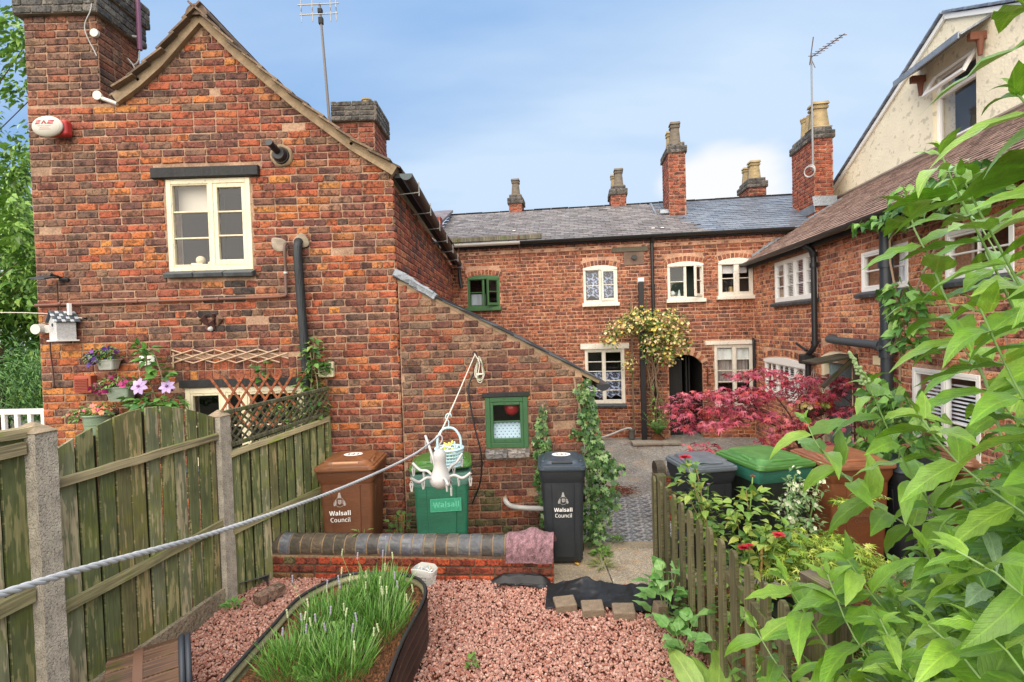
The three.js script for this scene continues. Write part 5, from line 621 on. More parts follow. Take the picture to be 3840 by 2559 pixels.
function wheelieBin(label, o) {
  const g = group('wheelie_bin', scene, o.x, 0, o.z, o.turn || 0), w = o.w, d = o.d, h = o.h; tag(g, label, 'bin', 'wheeled bins in the yard');
  const H = h - 0.085, bw = w * 0.78, bd = d * 0.68, body = phys(o.body, 0.5, { map: rep(grainTex, 1) }), lidM = phys(o.lid, 0.42, { map: rep(grainTex, 1) }), rimM = o.rim ? phys(o.rim, 0.5, { map: rep(grainTex, 1) }) : body;
  const sec = (t) => [mix(bw, w * 0.9, t), mix(bd, d * 0.88, t)], zo = (t) => mix(0.03, 0, t);
  const rings = [0.03, 0.06, 0.3, 0.62, 0.9].map((q, i) => { const [a, b] = sec(q); return { p: rr(a - (i ? 0 : 0.04), b - (i ? 0 : 0.04), 0.05), y: q * H, z: zo(q) }; }); mesh('body', loft(rings), body, g);
  const [ra, rb] = sec(0.95); mesh('rim', loft([{ p: rr(ra, rb, 0.05), y: H * 0.87, z: 0 }, { p: rr(w * 0.98, d * 0.94, 0.06), y: H * 0.94, z: 0.005 }, { p: rr(w * 0.98, d * 0.94, 0.06), y: H * 0.995, z: 0.005 }, { p: rr(w * 0.9, d * 0.86, 0.05), y: H, z: 0 }]), rimM, g);
  mesh('front_panel', at(loft([{ p: rr(bw * 0.56, 0.02, 0.008, 3), y: 0.1 }, { p: rr(bw * 0.62, 0.02, 0.008, 3), y: H * 0.86 }]), 0, 0, bd / 2 + 0.032, Math.atan2(d * 0.1 - 0.03, H) * 0.95 - 0.0, 0, 0), body, g);
  const lid = group('lid', g, 0, H + 0.002, -d * 0.44); lid.rotation.x = -(o.ajar || 0); lid.rotation.z = o.skew || 0; const ld = d * 0.99, lz = d * 0.44 + 0.012; const lr = [{ p: rr(w, ld, 0.06), y: 0 }, { p: rr(w + 0.012, ld + 0.012, 0.06), y: 0.012 }, { p: rr(w + 0.006, ld + 0.006, 0.06), y: 0.034 }, { p: rr(w * 0.94, ld * 0.95, 0.06), y: 0.038 }, { p: rr(w * 0.93, ld * 0.94, 0.06), y: 0.05 }, { p: rr(w * 0.78, ld * 0.82, 0.08), y: 0.062 }, { p: rr(w * 0.72, ld * 0.76, 0.08), y: 0.085 }, { p: rr(w * 0.5, ld * 0.6, 0.08), y: 0.09 }]; lr.forEach((r) => (r.z = lz)); mesh('lid_shell', loft(lr), lidM, lid);
  mesh('lid_handle', merge([-1, 1].map((s) => rbox(0.05, 0.03, 0.16, 0.012).applyMatrix4(mat4(s * w * 0.37, 0.062, lz + ld * 0.1, 0.06, s * 0.1, 0)))), lidM, lid); mesh('lid_grip', at(rbox(w * 0.44, 0.024, 0.05, 0.01), 0, 0.07, lz + ld * 0.38), o.grip ? std(o.grip, 0.6) : lidM, lid);
  mesh('handle', merge([cyl(0.016, 0.016, w * 0.8, 0, H + 0.01, -d * 0.53, 10, 0, 0, Math.PI / 2), ...[-1, 0, 1].map((s) => box(0.03, 0.05, 0.09, s * w * 0.36, H, -d * 0.49))]), body, g);
  for (const s of [-1, 1]) { const wh = mesh('wheel', merge([cyl(0.1, 0.1, 0.045, 0, 0, 0, 22, 0, 0, Math.PI / 2), cyl(0.06, 0.06, 0.052, 0, 0, 0, 16, 0, 0, Math.PI / 2)]), MT.black, g); wh.position.set(s * (bw / 2 + 0.01), 0.1, -bd / 2 + 0.02); }
  for (const s of [-1, 1]) for (const q of [0.22, -0.1]) mesh('side_rib', box(0.02, H * 0.4, 0.03, s * (w * 0.41), H * 0.62, q * d, 0, 0, -s * 0.075), body, g);
  const slope = Math.atan2((d * 0.88 - bd) / 2 - 0.03, H); const ty = o.textY || 0.62, zf = (y) => bd / 2 + 0.03 + (y / H) * ((d * 0.88 - bd) / 2 - 0.03);
  if (o.text) mesh('council_lettering', at(new THREE.PlaneGeometry(o.tw || 0.22, (o.tw || 0.22) * 1.5), o.tx || 0, ty, zf(ty) + 0.022, slope, 0, 0), new THREE.MeshStandardMaterial({ color: lin(o.ink || '#e9e7e2'), roughness: 0.6, alphaMap: councilTex, transparent: true }), g);
  if (o.faded) mesh('faded_label', at(new THREE.PlaneGeometry(0.3, 0.13), 0.04, 0.7, zf(0.7) + 0.02, slope, 0, 0), std('#ffffff', 0.6, { map: fadedTex }), g);
  if (o.num) { const s = new THREE.CircleGeometry(0.078, 28); s.scale(1.25, 1, 1); mesh('number_sticker', at(s, 0.0, 0.0925, lz - 0.04, -Math.PI / 2, 0, 0), std('#ffffff', 0.5, { map: numTex }), lid); }
  return g;
}
wheelieBin('brown lidded bin numbered 141 in the corner by the green fence', { x: -1.70, z: -5.33, w: 0.6, d: 0.62, h: 1.12, body: '#7d4f33', lid: '#96623f', turn: 0.02, text: true, num: true, tw: 0.235, tx: -0.06, textY: 0.66, grip: '#b98d6b' });
wheelieBin('green bin with raised lid standing behind the white peg hanger', { x: -0.76, z: -5.24, w: 0.6, d: 0.64, h: 1.1, body: '#2a7458', lid: '#4f8539', rim: '#689a8c', turn: 0.1, faded: true, ajar: 0.06, skew: 0.04 });
wheelieBin('dark grey bin numbered 141 beside the ivy at the end of the coped wall', { x: 0.475, z: -5.3, w: 0.47, d: 0.55, h: 1.06, body: '#2f353a', lid: '#44525f', turn: -0.06, text: true, num: true, tw: 0.2, textY: 0.62, grip: '#20262b' });
wheelieBin('grey bin with pale sun-bleached lid, leftmost behind the picket fence', { x: 1.83, z: -5.08, w: 0.5, d: 0.56, h: 1.07, body: '#2c3137', lid: '#6f7880', turn: 0.14, num: false });
wheelieBin('green lidded bin with a turquoise rim behind the roses', { x: 2.47, z: -5.1, w: 0.64, d: 0.7, h: 1.09, body: '#1d2a22', lid: '#5c9548', rim: '#3a836e', turn: 0.22 });
wheelieBin('large brown bin behind the lime green acer', { x: 3.16, z: -4.98, w: 0.62, d: 0.7, h: 1.1, body: '#86512f', lid: '#ab7150', turn: 0.05, text: true, tw: 0.18, ink: '#7a5a44' });
wheelieBin('black bin with council lettering seen between the bush leaves', { x: 3.72, z: -4.85, w: 0.5, d: 0.56, h: 1.06, body: '#22272b', lid: '#3c4852', turn: -0.05, text: true, tw: 0.17, textY: 0.66, ink: '#8d8f8e' });
wheelieBin('brown bin at far right, its lid showing through the bush', { x: 4.38, z: -4.95, w: 0.62, d: 0.7, h: 1.1, body: '#86512f', lid: '#b98564', turn: 0.0 });
// ---------------------------------------------------------------- fittings and small things on the cottage gable (wall face at z = -5.75)
const GZ = -5.75;
function thing(name, label, category, x, y, z, turn = 0, grp) { const g = group(name, scene, x, y, z, turn); tag(g, label, category, grp); return g; }
{ const g = thing('alarm_box', 'oval white alarm box with red lettering on a red backing box', 'alarm', -4.93, 4.73, GZ + 0.02); const s = new THREE.SphereGeometry(0.5, 28, 16); s.scale(0.335, 0.225, 0.09); const t = canvasTex(256, 256, (x, w, h) => { x.fillStyle = '#f3efe4'; x.fillRect(0, 0, w, h); const poly = (c, ...q) => { x.fillStyle = c; x.beginPath(); q.forEach(([a, b], i) => (i ? x.lineTo(a, b) : x.moveTo(a, b))); x.closePath(); x.fill(); }; for (const X of [42, 158]) { poly('#d98b8c', [X, 58], [X + 56, 58], [X + 56, 116], [X, 116]); poly('#b02a3a', [X + 6, 58], [X + 56, 58], [X + 56, 80], [X + 40, 80]); poly('#b02a3a', [X, 116], [X + 50, 116], [X + 16, 94], [X, 94]); poly('#f3efe4', [X, 58], [X + 6, 58], [X + 6, 94], [X, 94]); poly('#f3efe4', [X + 50, 80], [X + 56, 80], [X + 56, 116], [X + 50, 116]); } poly('#b02a3a', [128, 56], [158, 116], [138, 116], [128, 92], [118, 116], [98, 116]); const Q = rng(6); for (const [y, w0] of [[132, 62], [154, 40], [178, 50]]) for (let a = -w0; a < w0; a += 7) if (Math.abs(a) > 4 || y !== 132) { x.fillStyle = Q() < 0.5 ? '#c7888a' : '#d6a7a6'; x.fillRect(128 + a, y, 5, 12); } }); mesh('cover', at(s, -0.02, 0, 0.12), std('#c9c5b8', 0.55), g); const f = new THREE.RingGeometry(0.002, 0.5, 40, 10); f.scale(0.3, 0.2, 1); const fp = f.attributes.position; for (let i = 0; i < fp.count; i++) { const q = (fp.getX(i) / 0.1675) ** 2 + (fp.getY(i) / 0.1125) ** 2; fp.setZ(i, 0.045 * Math.sqrt(Math.max(0, 1 - q)) + 0.0015); } f.computeVertexNormals(); mesh('printed_face', at(f, -0.02, 0, 0.12), std('#cdcbc6', 0.55, { map: t }), g); mesh('backing_box', at(rbox(0.26, 0.17, 0.1, 0.03), 0.03, 0, 0.05), std('#b93a38', 0.5), g); }
{ const g = thing('flue_cowl', 'round black plastic flue terminal high on the gable', 'flue', -2.49, 4.385, GZ + 0.01); mesh('collar', merge([cyl(0.088, 0.1, 0.035, 0, 0, 0.02, 26, Math.PI / 2), cyl(0.06, 0.085, 0.06, 0, 0, 0.06, 26, Math.PI / 2)]), MT.black, g); mesh('nozzle', at(merge([cyl(0.034, 0.036, 0.2, 0, 0, 0.1, 18, Math.PI / 2), cyl(0.041, 0.041, 0.03, 0, 0, 0.12, 18, Math.PI / 2), cyl(0.04, 0.04, 0.025, 0, 0, 0.19, 18, Math.PI / 2)]), -0.005, 0.01, 0.04, -0.3, -0.12, 0), MT.black, g); mesh('cement_ring', jitter(at(new THREE.TorusGeometry(0.105, 0.022, 6, 22), 0, 0, 0), 0.012, 3, 14), MT.verge, g); }
{ const g = thing('waste_pipe', 'thin brown waste pipe running level below the gable window', 'pipe', -3.8, 2.82, GZ + 0.04); mesh('level_run', tube([[-1.48, -0.01, 0], [-0.5, 0.0, 0], [0.4, 0.0, 0], [1.28, 0.012, 0], [1.312, 0.02, 0]], 0.017, 40, 8), MT.copper, g); mesh('riser', tube([[1.312, 0.02, 0], [1.314, 0.3, 0], [1.318, 0.58, 0], [1.318, 0.6, -0.05]], 0.017, 16, 8), std('#7d6258', 0.55, { map: grainTex }), g); for (const x of [-1.2, -0.35, 0.55]) mesh('clip', cyl(0.024, 0.024, 0.03, x, 0, 0, 10, 0, 0, Math.PI / 2), MT.copper, g); mesh('white_clip', cyl(0.023, 0.023, 0.02, 1.315, 0.27, 0, 10), MT.pvc, g); mesh('cement_patch', jitter(at(new THREE.SphereGeometry(0.1, 18, 12).scale(1, 0.8, 0.16), 1.24, 0.59, -0.03), 0.025, 3, 12), std('#b5a693', 0.95, { map: grainTex }), g); }
{ const g = thing('soil_pipe', 'thick black drainpipe dropping down the gable behind the climber', 'pipe', -2.3, 0, GZ + 0.07); mesh('pipe', tube([[-0.03, 3.44, -0.1], [-0.03, 3.42, -0.02], [-0.03, 3.36, 0.0], [-0.02, 2.9, 0.0], [0.0, 2.3, 0.0], [0.03, 1.4, 0.0], [0.05, 0.4, 0.0]], 0.048, 40, 12), std('#2c3235', 0.55, { map: rep(grainTex, 3), bumpMap: bumpy, bumpScale: 0.006 }), g); mesh('cement_patch', jitter(at(new THREE.SphereGeometry(0.09, 18, 12).scale(1, 0.9, 0.2), -0.02, 3.43, -0.06), 0.025, 8, 12), std('#a99a84', 0.95, { map: grainTex }), g); }
{ const g = thing('solar_lamp', 'small solar wall lamp on a bracket near the house corner', 'lamp', -5.03, 3.11, GZ); mesh('panel', at(box(0.22, 0.016, 0.13, 0, 0.035, 0.16), 0, 0, 0, 0.28, -0.25, 0), std('#34383c', 0.35), g); mesh('lens', at(box(0.13, 0.006, 0.08, -0.02, 0.022, 0.17), 0, 0, 0, 0.28, -0.25, 0), MT.pvc, g); mesh('arm', merge([rod([0.03, 0, 0.01], [0.0, 0.03, 0.12], 0.014), box(0.1, 0.03, 0.03, 0.07, -0.02, 0.02)]), MT.black, g); }
{ const g = thing('round_junction_box', 'white round box on the corner of the gable with a dangling cable', 'junction box', -5.2, 2.545, GZ); mesh('case', merge([cyl(0.055, 0.058, 0.1, -0.02, 0, 0.07, 22, Math.PI / 2, -0.25), cyl(0.045, 0.045, 0.05, 0.06, 0, 0.04, 14, Math.PI / 2)]), MT.pvc, g); mesh('cable', tube([[0.17, 0.5, 0.03], [0.165, 0.28, 0.03], [0.15, 0.12, 0.03], [0.09, 0.02, 0.04], [0.05, -0.2, 0.025], [0.07, -0.55, 0.025], [0.06, -0.65, 0.025], [-0.05, -0.67, 0.02]], 0.007, 50, 6), MT.darkTwig, g); }
{ const g = thing('bird_house', 'little white bird house with a slate-look roof and chimney', 'bird house', -4.87, 2.415, GZ, -0.5); mesh('body', extrude(shape([[-0.09, 0], [0.09, 0], [0.09, 0.2], [0, 0.3], [-0.09, 0.2]]), 0.17, 0.003), std('#e9e8e6', 0.7, { map: grainTex }), g).position.set(-0.02, 0, 0.03); mesh('base', box(0.21, 0.014, 0.22, -0.02, -0.004, 0.115), MT.upvc, g); mesh('entrance', cyl(0.02, 0.02, 0.006, -0.02, 0.17, 0.203, 14, Math.PI / 2), MT.black, g); for (const s of [-1, 1]) mesh('roof_slope', at(cbox(0.165, 0.012, 0.24), -0.02 + s * 0.055, 0.26, 0.11, 0, 0, -s * 0.84), std('#555c64', 0.7), g); for (let r = 0; r < 4; r++) for (let c = 0; c < 6; c++) mesh('shingle', at(cbox(0.036, 0.006, 0.034), -0.02 + 0.02 + r * 0.028, 0.306 - r * 0.031, 0.015 + c * 0.038 + (r % 2) * 0.012, 0, 0, -0.78), std((r + c) % 2 ? '#4a5058' : '#b9bfc4', 0.7), g); mesh('chimney', box(0.035, 0.13, 0.035, 0.045, 0.34, 0.07), MT.upvc, g); }
{ const g = thing('air_vent', 'terracotta louvred air brick on the gable', 'vent', -4.76, 1.92, GZ); mesh('case', at(rbox(0.19, 0.19, 0.09, 0.01), 0, 0, 0.045), std('#a5523a', 0.75), g); for (let i = 0; i < 8; i++) mesh('louvre', box(0.15, 0.008, 0.02, -0.01, -0.065 + i * 0.018, 0.094, 0.5), std('#8e4230', 0.75), g); }
{ const g = thing('fan_vent', 'square cream extractor vent behind the climber', 'vent', -2.08, 2.0, GZ); mesh('case', at(rbox(0.17, 0.17, 0.06, 0.012), 0, 0, 0.03), MT.cream, g); for (let i = 0; i < 6; i++) mesh('grille_ring', at(new THREE.TorusGeometry(0.014 + i * 0.009, 0.0025, 5, 24), -0.01, 0, 0.062), MT.black, g); }
{ const g = thing('broken_bracket', 'rusty broken iron bracket stub in the middle of the gable', 'bracket', -3.34, 2.56, GZ); g.scale.set(0.75, 0.75, 0.6); for (const [x, y, r, a] of [[-0.08, 0, 0.06, 0.5], [0.02, -0.06, 0.05, 0.2], [0.09, 0.0, 0.05, -0.5], [0.03, 0.05, 0.035, 0]]) mesh('lug', jitter(at(new THREE.ConeGeometry(r, 0.2, 7), x, y, 0.03, 0.4, 0, Math.PI + a), 0.014, x * 30, 15), x > 0.05 ? std('#8a6a58', 0.9, { map: grainTex }) : std('#5e3a30', 0.8, { map: grainTex }), g); mesh('mortar_lump', jitter(at(new THREE.SphereGeometry(0.04, 8, 6), -0.01, -0.09, 0.06), 0.012, 2, 20), std('#a9a9a6', 0.9), g); }
// hanging flower pots
function potTaper(g, w, d, h, m, round) { if (round) mesh('pot', merge([cyl(w / 2, w / 2 * 0.74, h, 0, h / 2, 0, 26), at(new THREE.TorusGeometry(w / 2, 0.012, 8, 28), 0, h, 0, Math.PI / 2), cyl(w / 2 * 0.93, w / 2 * 0.9, 0.01, 0, h * 0.62, 0, 26)]), m, g); else mesh('pot', loft([{ p: rr(w * 0.8, d * 0.7, 0.03), y: 0 }, { p: rr(w, d, 0.03), y: h * 0.9 }, { p: rr(w + 0.02, d + 0.02, 0.03), y: h * 0.92 }, { p: rr(w + 0.02, d + 0.02, 0.03), y: h }]), m, g); }
const flowerPots = [];
{ let g = thing('wall_planter', 'white trough of purple petunias, highest on the gable', 'flower pot', -4.45, 2.08, GZ + 0.1); potTaper(g, 0.2, 0.15, 0.11, std('#d8d9cf', 0.6, { map: grainTex })); flowerPots.push([g, 0.2, 0.14, ['#4b2a8c', '#6a3d9e', '#5a2f86', '#7d3f8f'], 0.16]);
  g = thing('wall_planter', 'sage green trough of magenta petunias, middle one on the gable', 'flower pot', -4.31, 1.73, GZ + 0.12); potTaper(g, 0.26, 0.17, 0.16, std('#a9b8a4', 0.6, { map: grainTex })); flowerPots.push([g, 0.28, 0.17, ['#c2307e', '#d0478e', '#a82a6b'], 0.17]);
  g = thing('wall_planter', 'round sage bucket of coral petunias, lowest on the gable', 'flower pot', -4.55, 1.33, GZ + 0.16); potTaper(g, 0.28, 0.28, 0.26, std('#8ea386', 0.6, { map: grainTex }), true); flowerPots.push([g, 0.3, 0.27, ['#e06a62', '#e8837a', '#df5f86', '#ef9a6d'], 0.2]); }
{ const g = thing('wall_sign', 'blank white plate behind the clematis', 'plate', -4.08, 2.16, GZ); mesh('plate', box(0.17, 0.11, 0.012, 0, 0, 0.02), MT.upvc, g); mesh('fixing', merge([cyl(0.006, 0.006, 0.006, -0.07, 0.035, 0.028, 8, Math.PI / 2)]), MT.black, g); }
// expanding trellises
function lattice(g, w, h, n, r, m, z = 0) { const st = w / n; for (let i = 0; i <= n; i++) for (const s of [1, -1]) { const x0 = i * st - w / 2, x1 = x0 + s * h * 0.62; if (Math.abs(x1) > w / 2 + 0.06) continue; mesh('lath', box(Math.hypot(x1 - x0, h), r * 2.2, r, (x0 + x1) / 2, h / 2, z + s * r * 0.55, 0, 0, Math.atan2(h, x1 - x0), 0.002), m, g); } }
{ const g = thing('willow_trellis', 'stretched thin willow trellis over the ground-floor window', 'trellis', -3.2, 2.12, GZ + 0.03); const n = 5, w = 1.2, h = 0.15; for (let i = -1; i < n; i++) for (const s of [1, -1]) { let xa = -w / 2 + i * (w / n), xb = xa + 2 * (w / n); const a0 = clamp(xa, -w / 2, w / 2 + 0.1), b0 = clamp(xb, -w / 2, w / 2 + 0.1); if (b0 - a0 < 0.1) continue; const yy = (x) => s > 0 ? ((x - xa) / (xb - xa)) * h : (1 - (x - xa) / (xb - xa)) * h; mesh('lath', rod([a0, yy(a0) - 0.02 * (a0 + 0.6), s * 0.006], [b0, yy(b0) - 0.02 * (b0 + 0.6), s * 0.006], 0.0085, 0.0085, 6), MT.willow, g); } mesh('end_lath', rod([-w / 2 + 0.02, -0.05, 0.01], [-w / 2 + 0.03, 0.12, 0.01], 0.009), MT.willow, g); }
{ const g = thing('orange_trellis', 'orange stained expanding trellis rising behind the fence trellis', 'trellis', -2.72, 1.42, GZ + 0.28, 0.22); lattice(g, 0.98, 0.58, 8, 0.011, MT.orangewood); }
// ---------------------------------------------------------------- washing line and what hangs on it
{ const g = thing('washing_line', 'pale twisted rope washing line sloping up to a hook on the wash house', 'rope', -0.42, 2.13, GZ + 0.04); const c = (x, y, z) => V3(x + 0.42, y - 2.13, z - GZ - 0.04);
  const near = [c(-0.76, 2.2, 0.3), c(-0.80, 2.01, -0.8), c(-0.79, 1.885, -1.35), c(-0.7, 1.77, -2.1), c(-0.56, 1.715, -2.85), c(-0.487, 1.72, -3.3)], far = [c(-0.487, 1.72, -3.3), c(-0.466, 1.83, -4.0), c(-0.42, 2.11, -5.68)];
  const strand = (pts, r, k, n) => { const cv = new THREE.CatmullRomCurve3(pts, false, 'centripetal'), P = [], F = cv.computeFrenetFrames(n, false); for (let i = 0; i <= n; i++) { const p = cv.getPointAt(i / n), a = i * 0.55 + (k * 2 * Math.PI) / 3; P.push(p.addScaledVector(F.normals[i], Math.cos(a) * r * 0.55).addScaledVector(F.binormals[i], Math.sin(a) * r * 0.55)); } return new THREE.TubeGeometry(new THREE.CatmullRomCurve3(P), n * 2, r * 0.62, 6); };
  for (let k = 0; k < 3; k++) mesh('strand', strand(near, 0.0058, k, 620), MT.rope, g); mesh('far_length', tube(far, 0.0052, 40, 7), MT.ropeLight, g); mesh('wall_hook', merge([rod([0, 0.02, -0.03], [0, 0.02, 0.03], 0.012), at(new THREE.TorusGeometry(0.02, 0.006, 6, 14), 0, 0.0, 0.03)]), MT.black, g); mesh('rope_tail', tube([[0, 0, 0.03], [0.05, -0.1, 0.04], [0.03, -0.25, 0.04]], 0.006, 14, 6), MT.ropeLight, g); }
{ const g = thing('rope_coil', 'hank of spare pale rope hanging below the line hook', 'rope', -0.37, 1.95, GZ + 0.05), R = rng(71); for (let i = 0; i < 9; i++) { const a = 0.03 + R() * 0.02, h = 0.1 + R() * 0.05; const P = []; for (let k = 0; k < 14; k++) { const t = (k / 14) * 6.283; P.push([Math.sin(t) * a * (1 - 0.4 * Math.cos(t)) + (R() - 0.5) * 0.012, Math.cos(t) * h, (R() - 0.5) * 0.03]); } mesh('loop', tube(P, 0.0045, 44, 5, true), i % 3 ? MT.ropeLight : std('#8f9a7c', 0.8), g); } mesh('wrap', at(new THREE.TorusGeometry(0.03, 0.01, 7, 16), 0, -0.05, 0, Math.PI / 2), MT.ropeLight, g); }
{ const g = thing('hanging_cable', 'black cable hanging in a long bow beside the green window', 'cable', -0.5, 1.85, GZ + 0.03); mesh('cable', tube([[0.07, 0.08, 0], [0.03, 0.0, 0.01], [-0.0, -0.1, 0.02], [0.05, -0.5, 0.04], [0.12, -0.85, 0.05], [0.1, -1.15, 0.05], [0.0, -1.4, 0.04]], 0.009, 60, 7), MT.black, g); }
const pegM = std('#b4b2af', 0.5);
function pegGeo() { return merge([box(0.008, 0.06, 0.012, -0.007, -0.045, 0, 0, 0, 0.14), box(0.008, 0.06, 0.012, 0.007, -0.045, 0, 0, 0, -0.14), at(new THREE.TorusGeometry(0.008, 0.0022, 5, 12), 0, -0.006, 0), rod([0, -0.012, 0], [0, -0.03, 0], 0.003)]); }
{ const g = thing('octopus_hanger', 'white plastic octopus-shaped drying hanger with pegs on the line', 'hanger', -0.487, 1.715, -3.28, 0.2); const lathe = new THREE.LatheGeometry([[0.001, -0.385], [0.04, -0.378], [0.07, -0.355], [0.082, -0.325], [0.078, -0.3], [0.062, -0.27], [0.05, -0.23], [0.044, -0.195], [0.047, -0.165], [0.05, -0.14], [0.044, -0.113], [0.026, -0.094], [0.001, -0.088]].map(([x, y]) => new THREE.Vector2(x, y)), 26); g.scale.setScalar(0.86); mesh('body', lathe, pegM, g); mesh('hook', tube([[0, -0.1, 0], [0, -0.06, 0], [0.015, -0.04, 0], [0.024, -0.015, 0], [0.014, 0.012, 0], [-0.012, 0.012, 0], [-0.026, -0.006, 0]], 0.0055, 30, 7), pegM, g); const pg = pegGeo();
  for (const [a, up] of [[0.35, 0.0], [1.3, -0.01], [2.75, 0.0], [3.7, 0.045], [4.3, 0.2], [5.6, 0.075]]) { const dx = Math.cos(a), dz = Math.sin(a); const arm = tube([[dx * 0.06, -0.3, dz * 0.06], [dx * 0.11, -0.285 + up * 0.5, dz * 0.11], [dx * 0.17, -0.305 + up, dz * 0.17], [dx * 0.235, -0.265 + up * 1.2, dz * 0.235]], 0.0105, 16, 8); mesh('arm', arm, pegM, g); for (const [q, k] of [[0.23, 0], [0.14, 1]]) { const p = mesh('peg', pg, pegM, g); p.position.set(dx * q, -0.29 + up * (k ? 0.7 : 1.2), dz * q); p.rotation.y = a + 0.6 * k; } } }
{ const g = thing('peg_basket', 'pale blue hanging peg basket with yellow pegs on the line', 'basket', -0.48, 1.79, -3.72); const blue = std('#b5d3da', 0.5), N = 26; const ring = (y, r, t = 0.006) => at(new THREE.TorusGeometry(r, t, 7, 36), 0, y, 0, Math.PI / 2); mesh('hook', tube([[0, -0.1, 0], [0, -0.05, 0], [-0.02, -0.03, 0], [-0.008, 0.0, 0], [0.016, -0.0, 0], [0.022, -0.02, 0]], 0.005, 22, 6), blue, g); mesh('handle', tube([[-0.085, -0.28, 0], [-0.08, -0.17, 0], [-0.04, -0.11, 0], [0, -0.1, 0], [0.04, -0.11, 0], [0.08, -0.17, 0], [0.085, -0.28, 0]], 0.009, 34, 8), blue, g); for (let i = 0; i < 6; i++) mesh('hoop', ring(-0.25 - i * 0.024, 0.1 - i * 0.003, i ? 0.0055 : 0.01), blue, g); for (let i = 0; i < N; i++) { const a = (i / N) * 6.283; mesh('stave', rod([Math.cos(a) * 0.1, -0.25, Math.sin(a) * 0.1], [Math.cos(a) * 0.085, -0.375, Math.sin(a) * 0.085], 0.003), blue, g); } mesh('floor', cyl(0.085, 0.085, 0.006, 0, -0.375, 0, 26), blue, g); const R = rng(5); for (let i = 0; i < 26; i++) { const a = R() * 6.28, q = R() * 0.06; mesh('peg', box(0.012, 0.07, 0.014, Math.cos(a) * q, -0.29 + R() * 0.06, Math.sin(a) * q, R() * 3, R() * 3, R() * 3), std(pick(R, ['#efe04a', '#f2e66e', '#e8f0e0', '#cfe7ec']), 0.5), g); } }
// ---------------------------------------------------------------- things on and around the low wall
{ const P = new THREE.PlaneGeometry(0.44, 0.56, 70, 80), p = P.attributes.position, rr2 = 0.125; for (let i = 0; i < p.count; i++) { const u = p.getX(i), s = p.getY(i); const n = fbm3(u * 5 + 3, s * 4, 2, 4), n2 = fbm3(u * 13, s * 9, 8, 3); const fold = 0.028 * (n - 0.5) * 2 + 0.012 * (n2 - 0.5) * 2 + 0.016 * Math.max(0, Math.sin(u * 17 + s * 5 + 2 * n)); let y, z; const a = s / rr2; if (a > 0.9) { y = Math.cos(0.9) * rr2 - (s - 0.9 * rr2) * 0.6; z = -Math.sin(0.9) * rr2 - (s - 0.9 * rr2) * 0.5; } else if (a > -1.5) { y = Math.cos(a) * rr2; z = -Math.sin(a) * rr2; } else { y = -(-s - 1.5 * rr2); z = rr2 + 0.002; } const len = Math.hypot(y, z) || 1; const f = Math.max(0.004, fold + 0.018); y += a > -1.5 ? (y / len) * f : 0; z += a > -1.5 ? (z / len) * f : f; const crumple = a > 0.2 ? 0.03 * Math.max(0, n - 0.4) : 0; p.setXYZ(i, u * (1 + 0.12 * Math.min(0, -s - 0.05)) + (n - 0.5) * 0.05 + s * 0.1, y + crumple, z); } P.computeVertexNormals(); const t = mesh('bath_towel', P, std('#ab878d', 1, { map: towelTex, bumpMap: bumpy, bumpScale: 0.006, side: THREE.DoubleSide }), scene); t.position.set(0.13, 0.315, -4.835); t.rotation.y = -0.09; tag(t, 'crumpled dusty pink towel draped over the coped wall', 'towel'); }
{ const g = thing('peg_tub', 'white plastic tub of clothes pegs hooked on the planter rim', 'basket', -0.79, 0.3, -4.24, -0.35); const w = std('#cfcdc6', 0.5); const P = (k, y) => rr(0.2 * k, 0.13 * k, 0.04 * k).map(([x, z]) => [x, z]); const wave = (x, z) => 0.022 * Math.cos(x * 30); mesh('rim', loft([{ p: P(1, 0), y: 0.075 }, { p: P(1.06), y: 0.13, dy: (x) => 0.02 * Math.cos(x * 26) }, { p: P(1.0), y: 0.135, dy: (x) => 0.02 * Math.cos(x * 26) }, { p: P(0.96), y: 0.08 }], false), std('#cfcdc6', 0.5, { side: THREE.DoubleSide }), g); mesh('floor', at(new THREE.PlaneGeometry(0.16, 0.1), 0, 0.004, 0, -Math.PI / 2), w, g); const ring = P(0.9), n = ring.length; for (let i = 0; i < n; i++) { const [x, z] = ring[i]; mesh('stave', rod([x * 0.9, 0, z * 0.9], [x * 1.06, 0.08, z * 1.06], 0.0045), w, g); } for (let k = 0; k < 4; k++) { const q = 0.9 + k * 0.045, r2 = P(0.9 * q); mesh('hoop', tube(r2.filter((_, i) => i % 2 === 0).map(([x, z]) => [x, 0.004 + k * 0.023, z]), 0.004, 40, 5, true), w, g); } const R = rng(14); for (let i = 0; i < 30; i++) mesh('peg', box(0.011, 0.062, 0.013, (R() - 0.5) * 0.13, 0.06 + R() * 0.045, (R() - 0.5) * 0.08, R() * 3, R() * 3, R() * 3), std(pick(R, ['#d9d8d2', '#b9c6ce', '#8fa9ba', '#cbb78e', '#e3e2dc']), 0.5), g); mesh('hanging_clip', rod([0.03, -0.0, 0.07], [0.02, -0.09, 0.09], 0.005), std('#a9c9e0', 0.4), g); }
{ const t = mesh('loose_brick', muv(jitter(at(new THREE.BoxGeometry(0.115, 0.075, 0.24, 6, 4, 10), 0, 0.037, 0), 0.006, 5, 13)), std('#8d7363', 0.92, { map: brickTex, bumpMap: bumpy, bumpScale: 0.006 }), scene); t.position.set(-2.24, 0.05, -4.55); t.rotation.set(0.04, -0.55, 0.03); tag(t, 'weathered single brick lying on the gravel by the fence', 'brick'); }
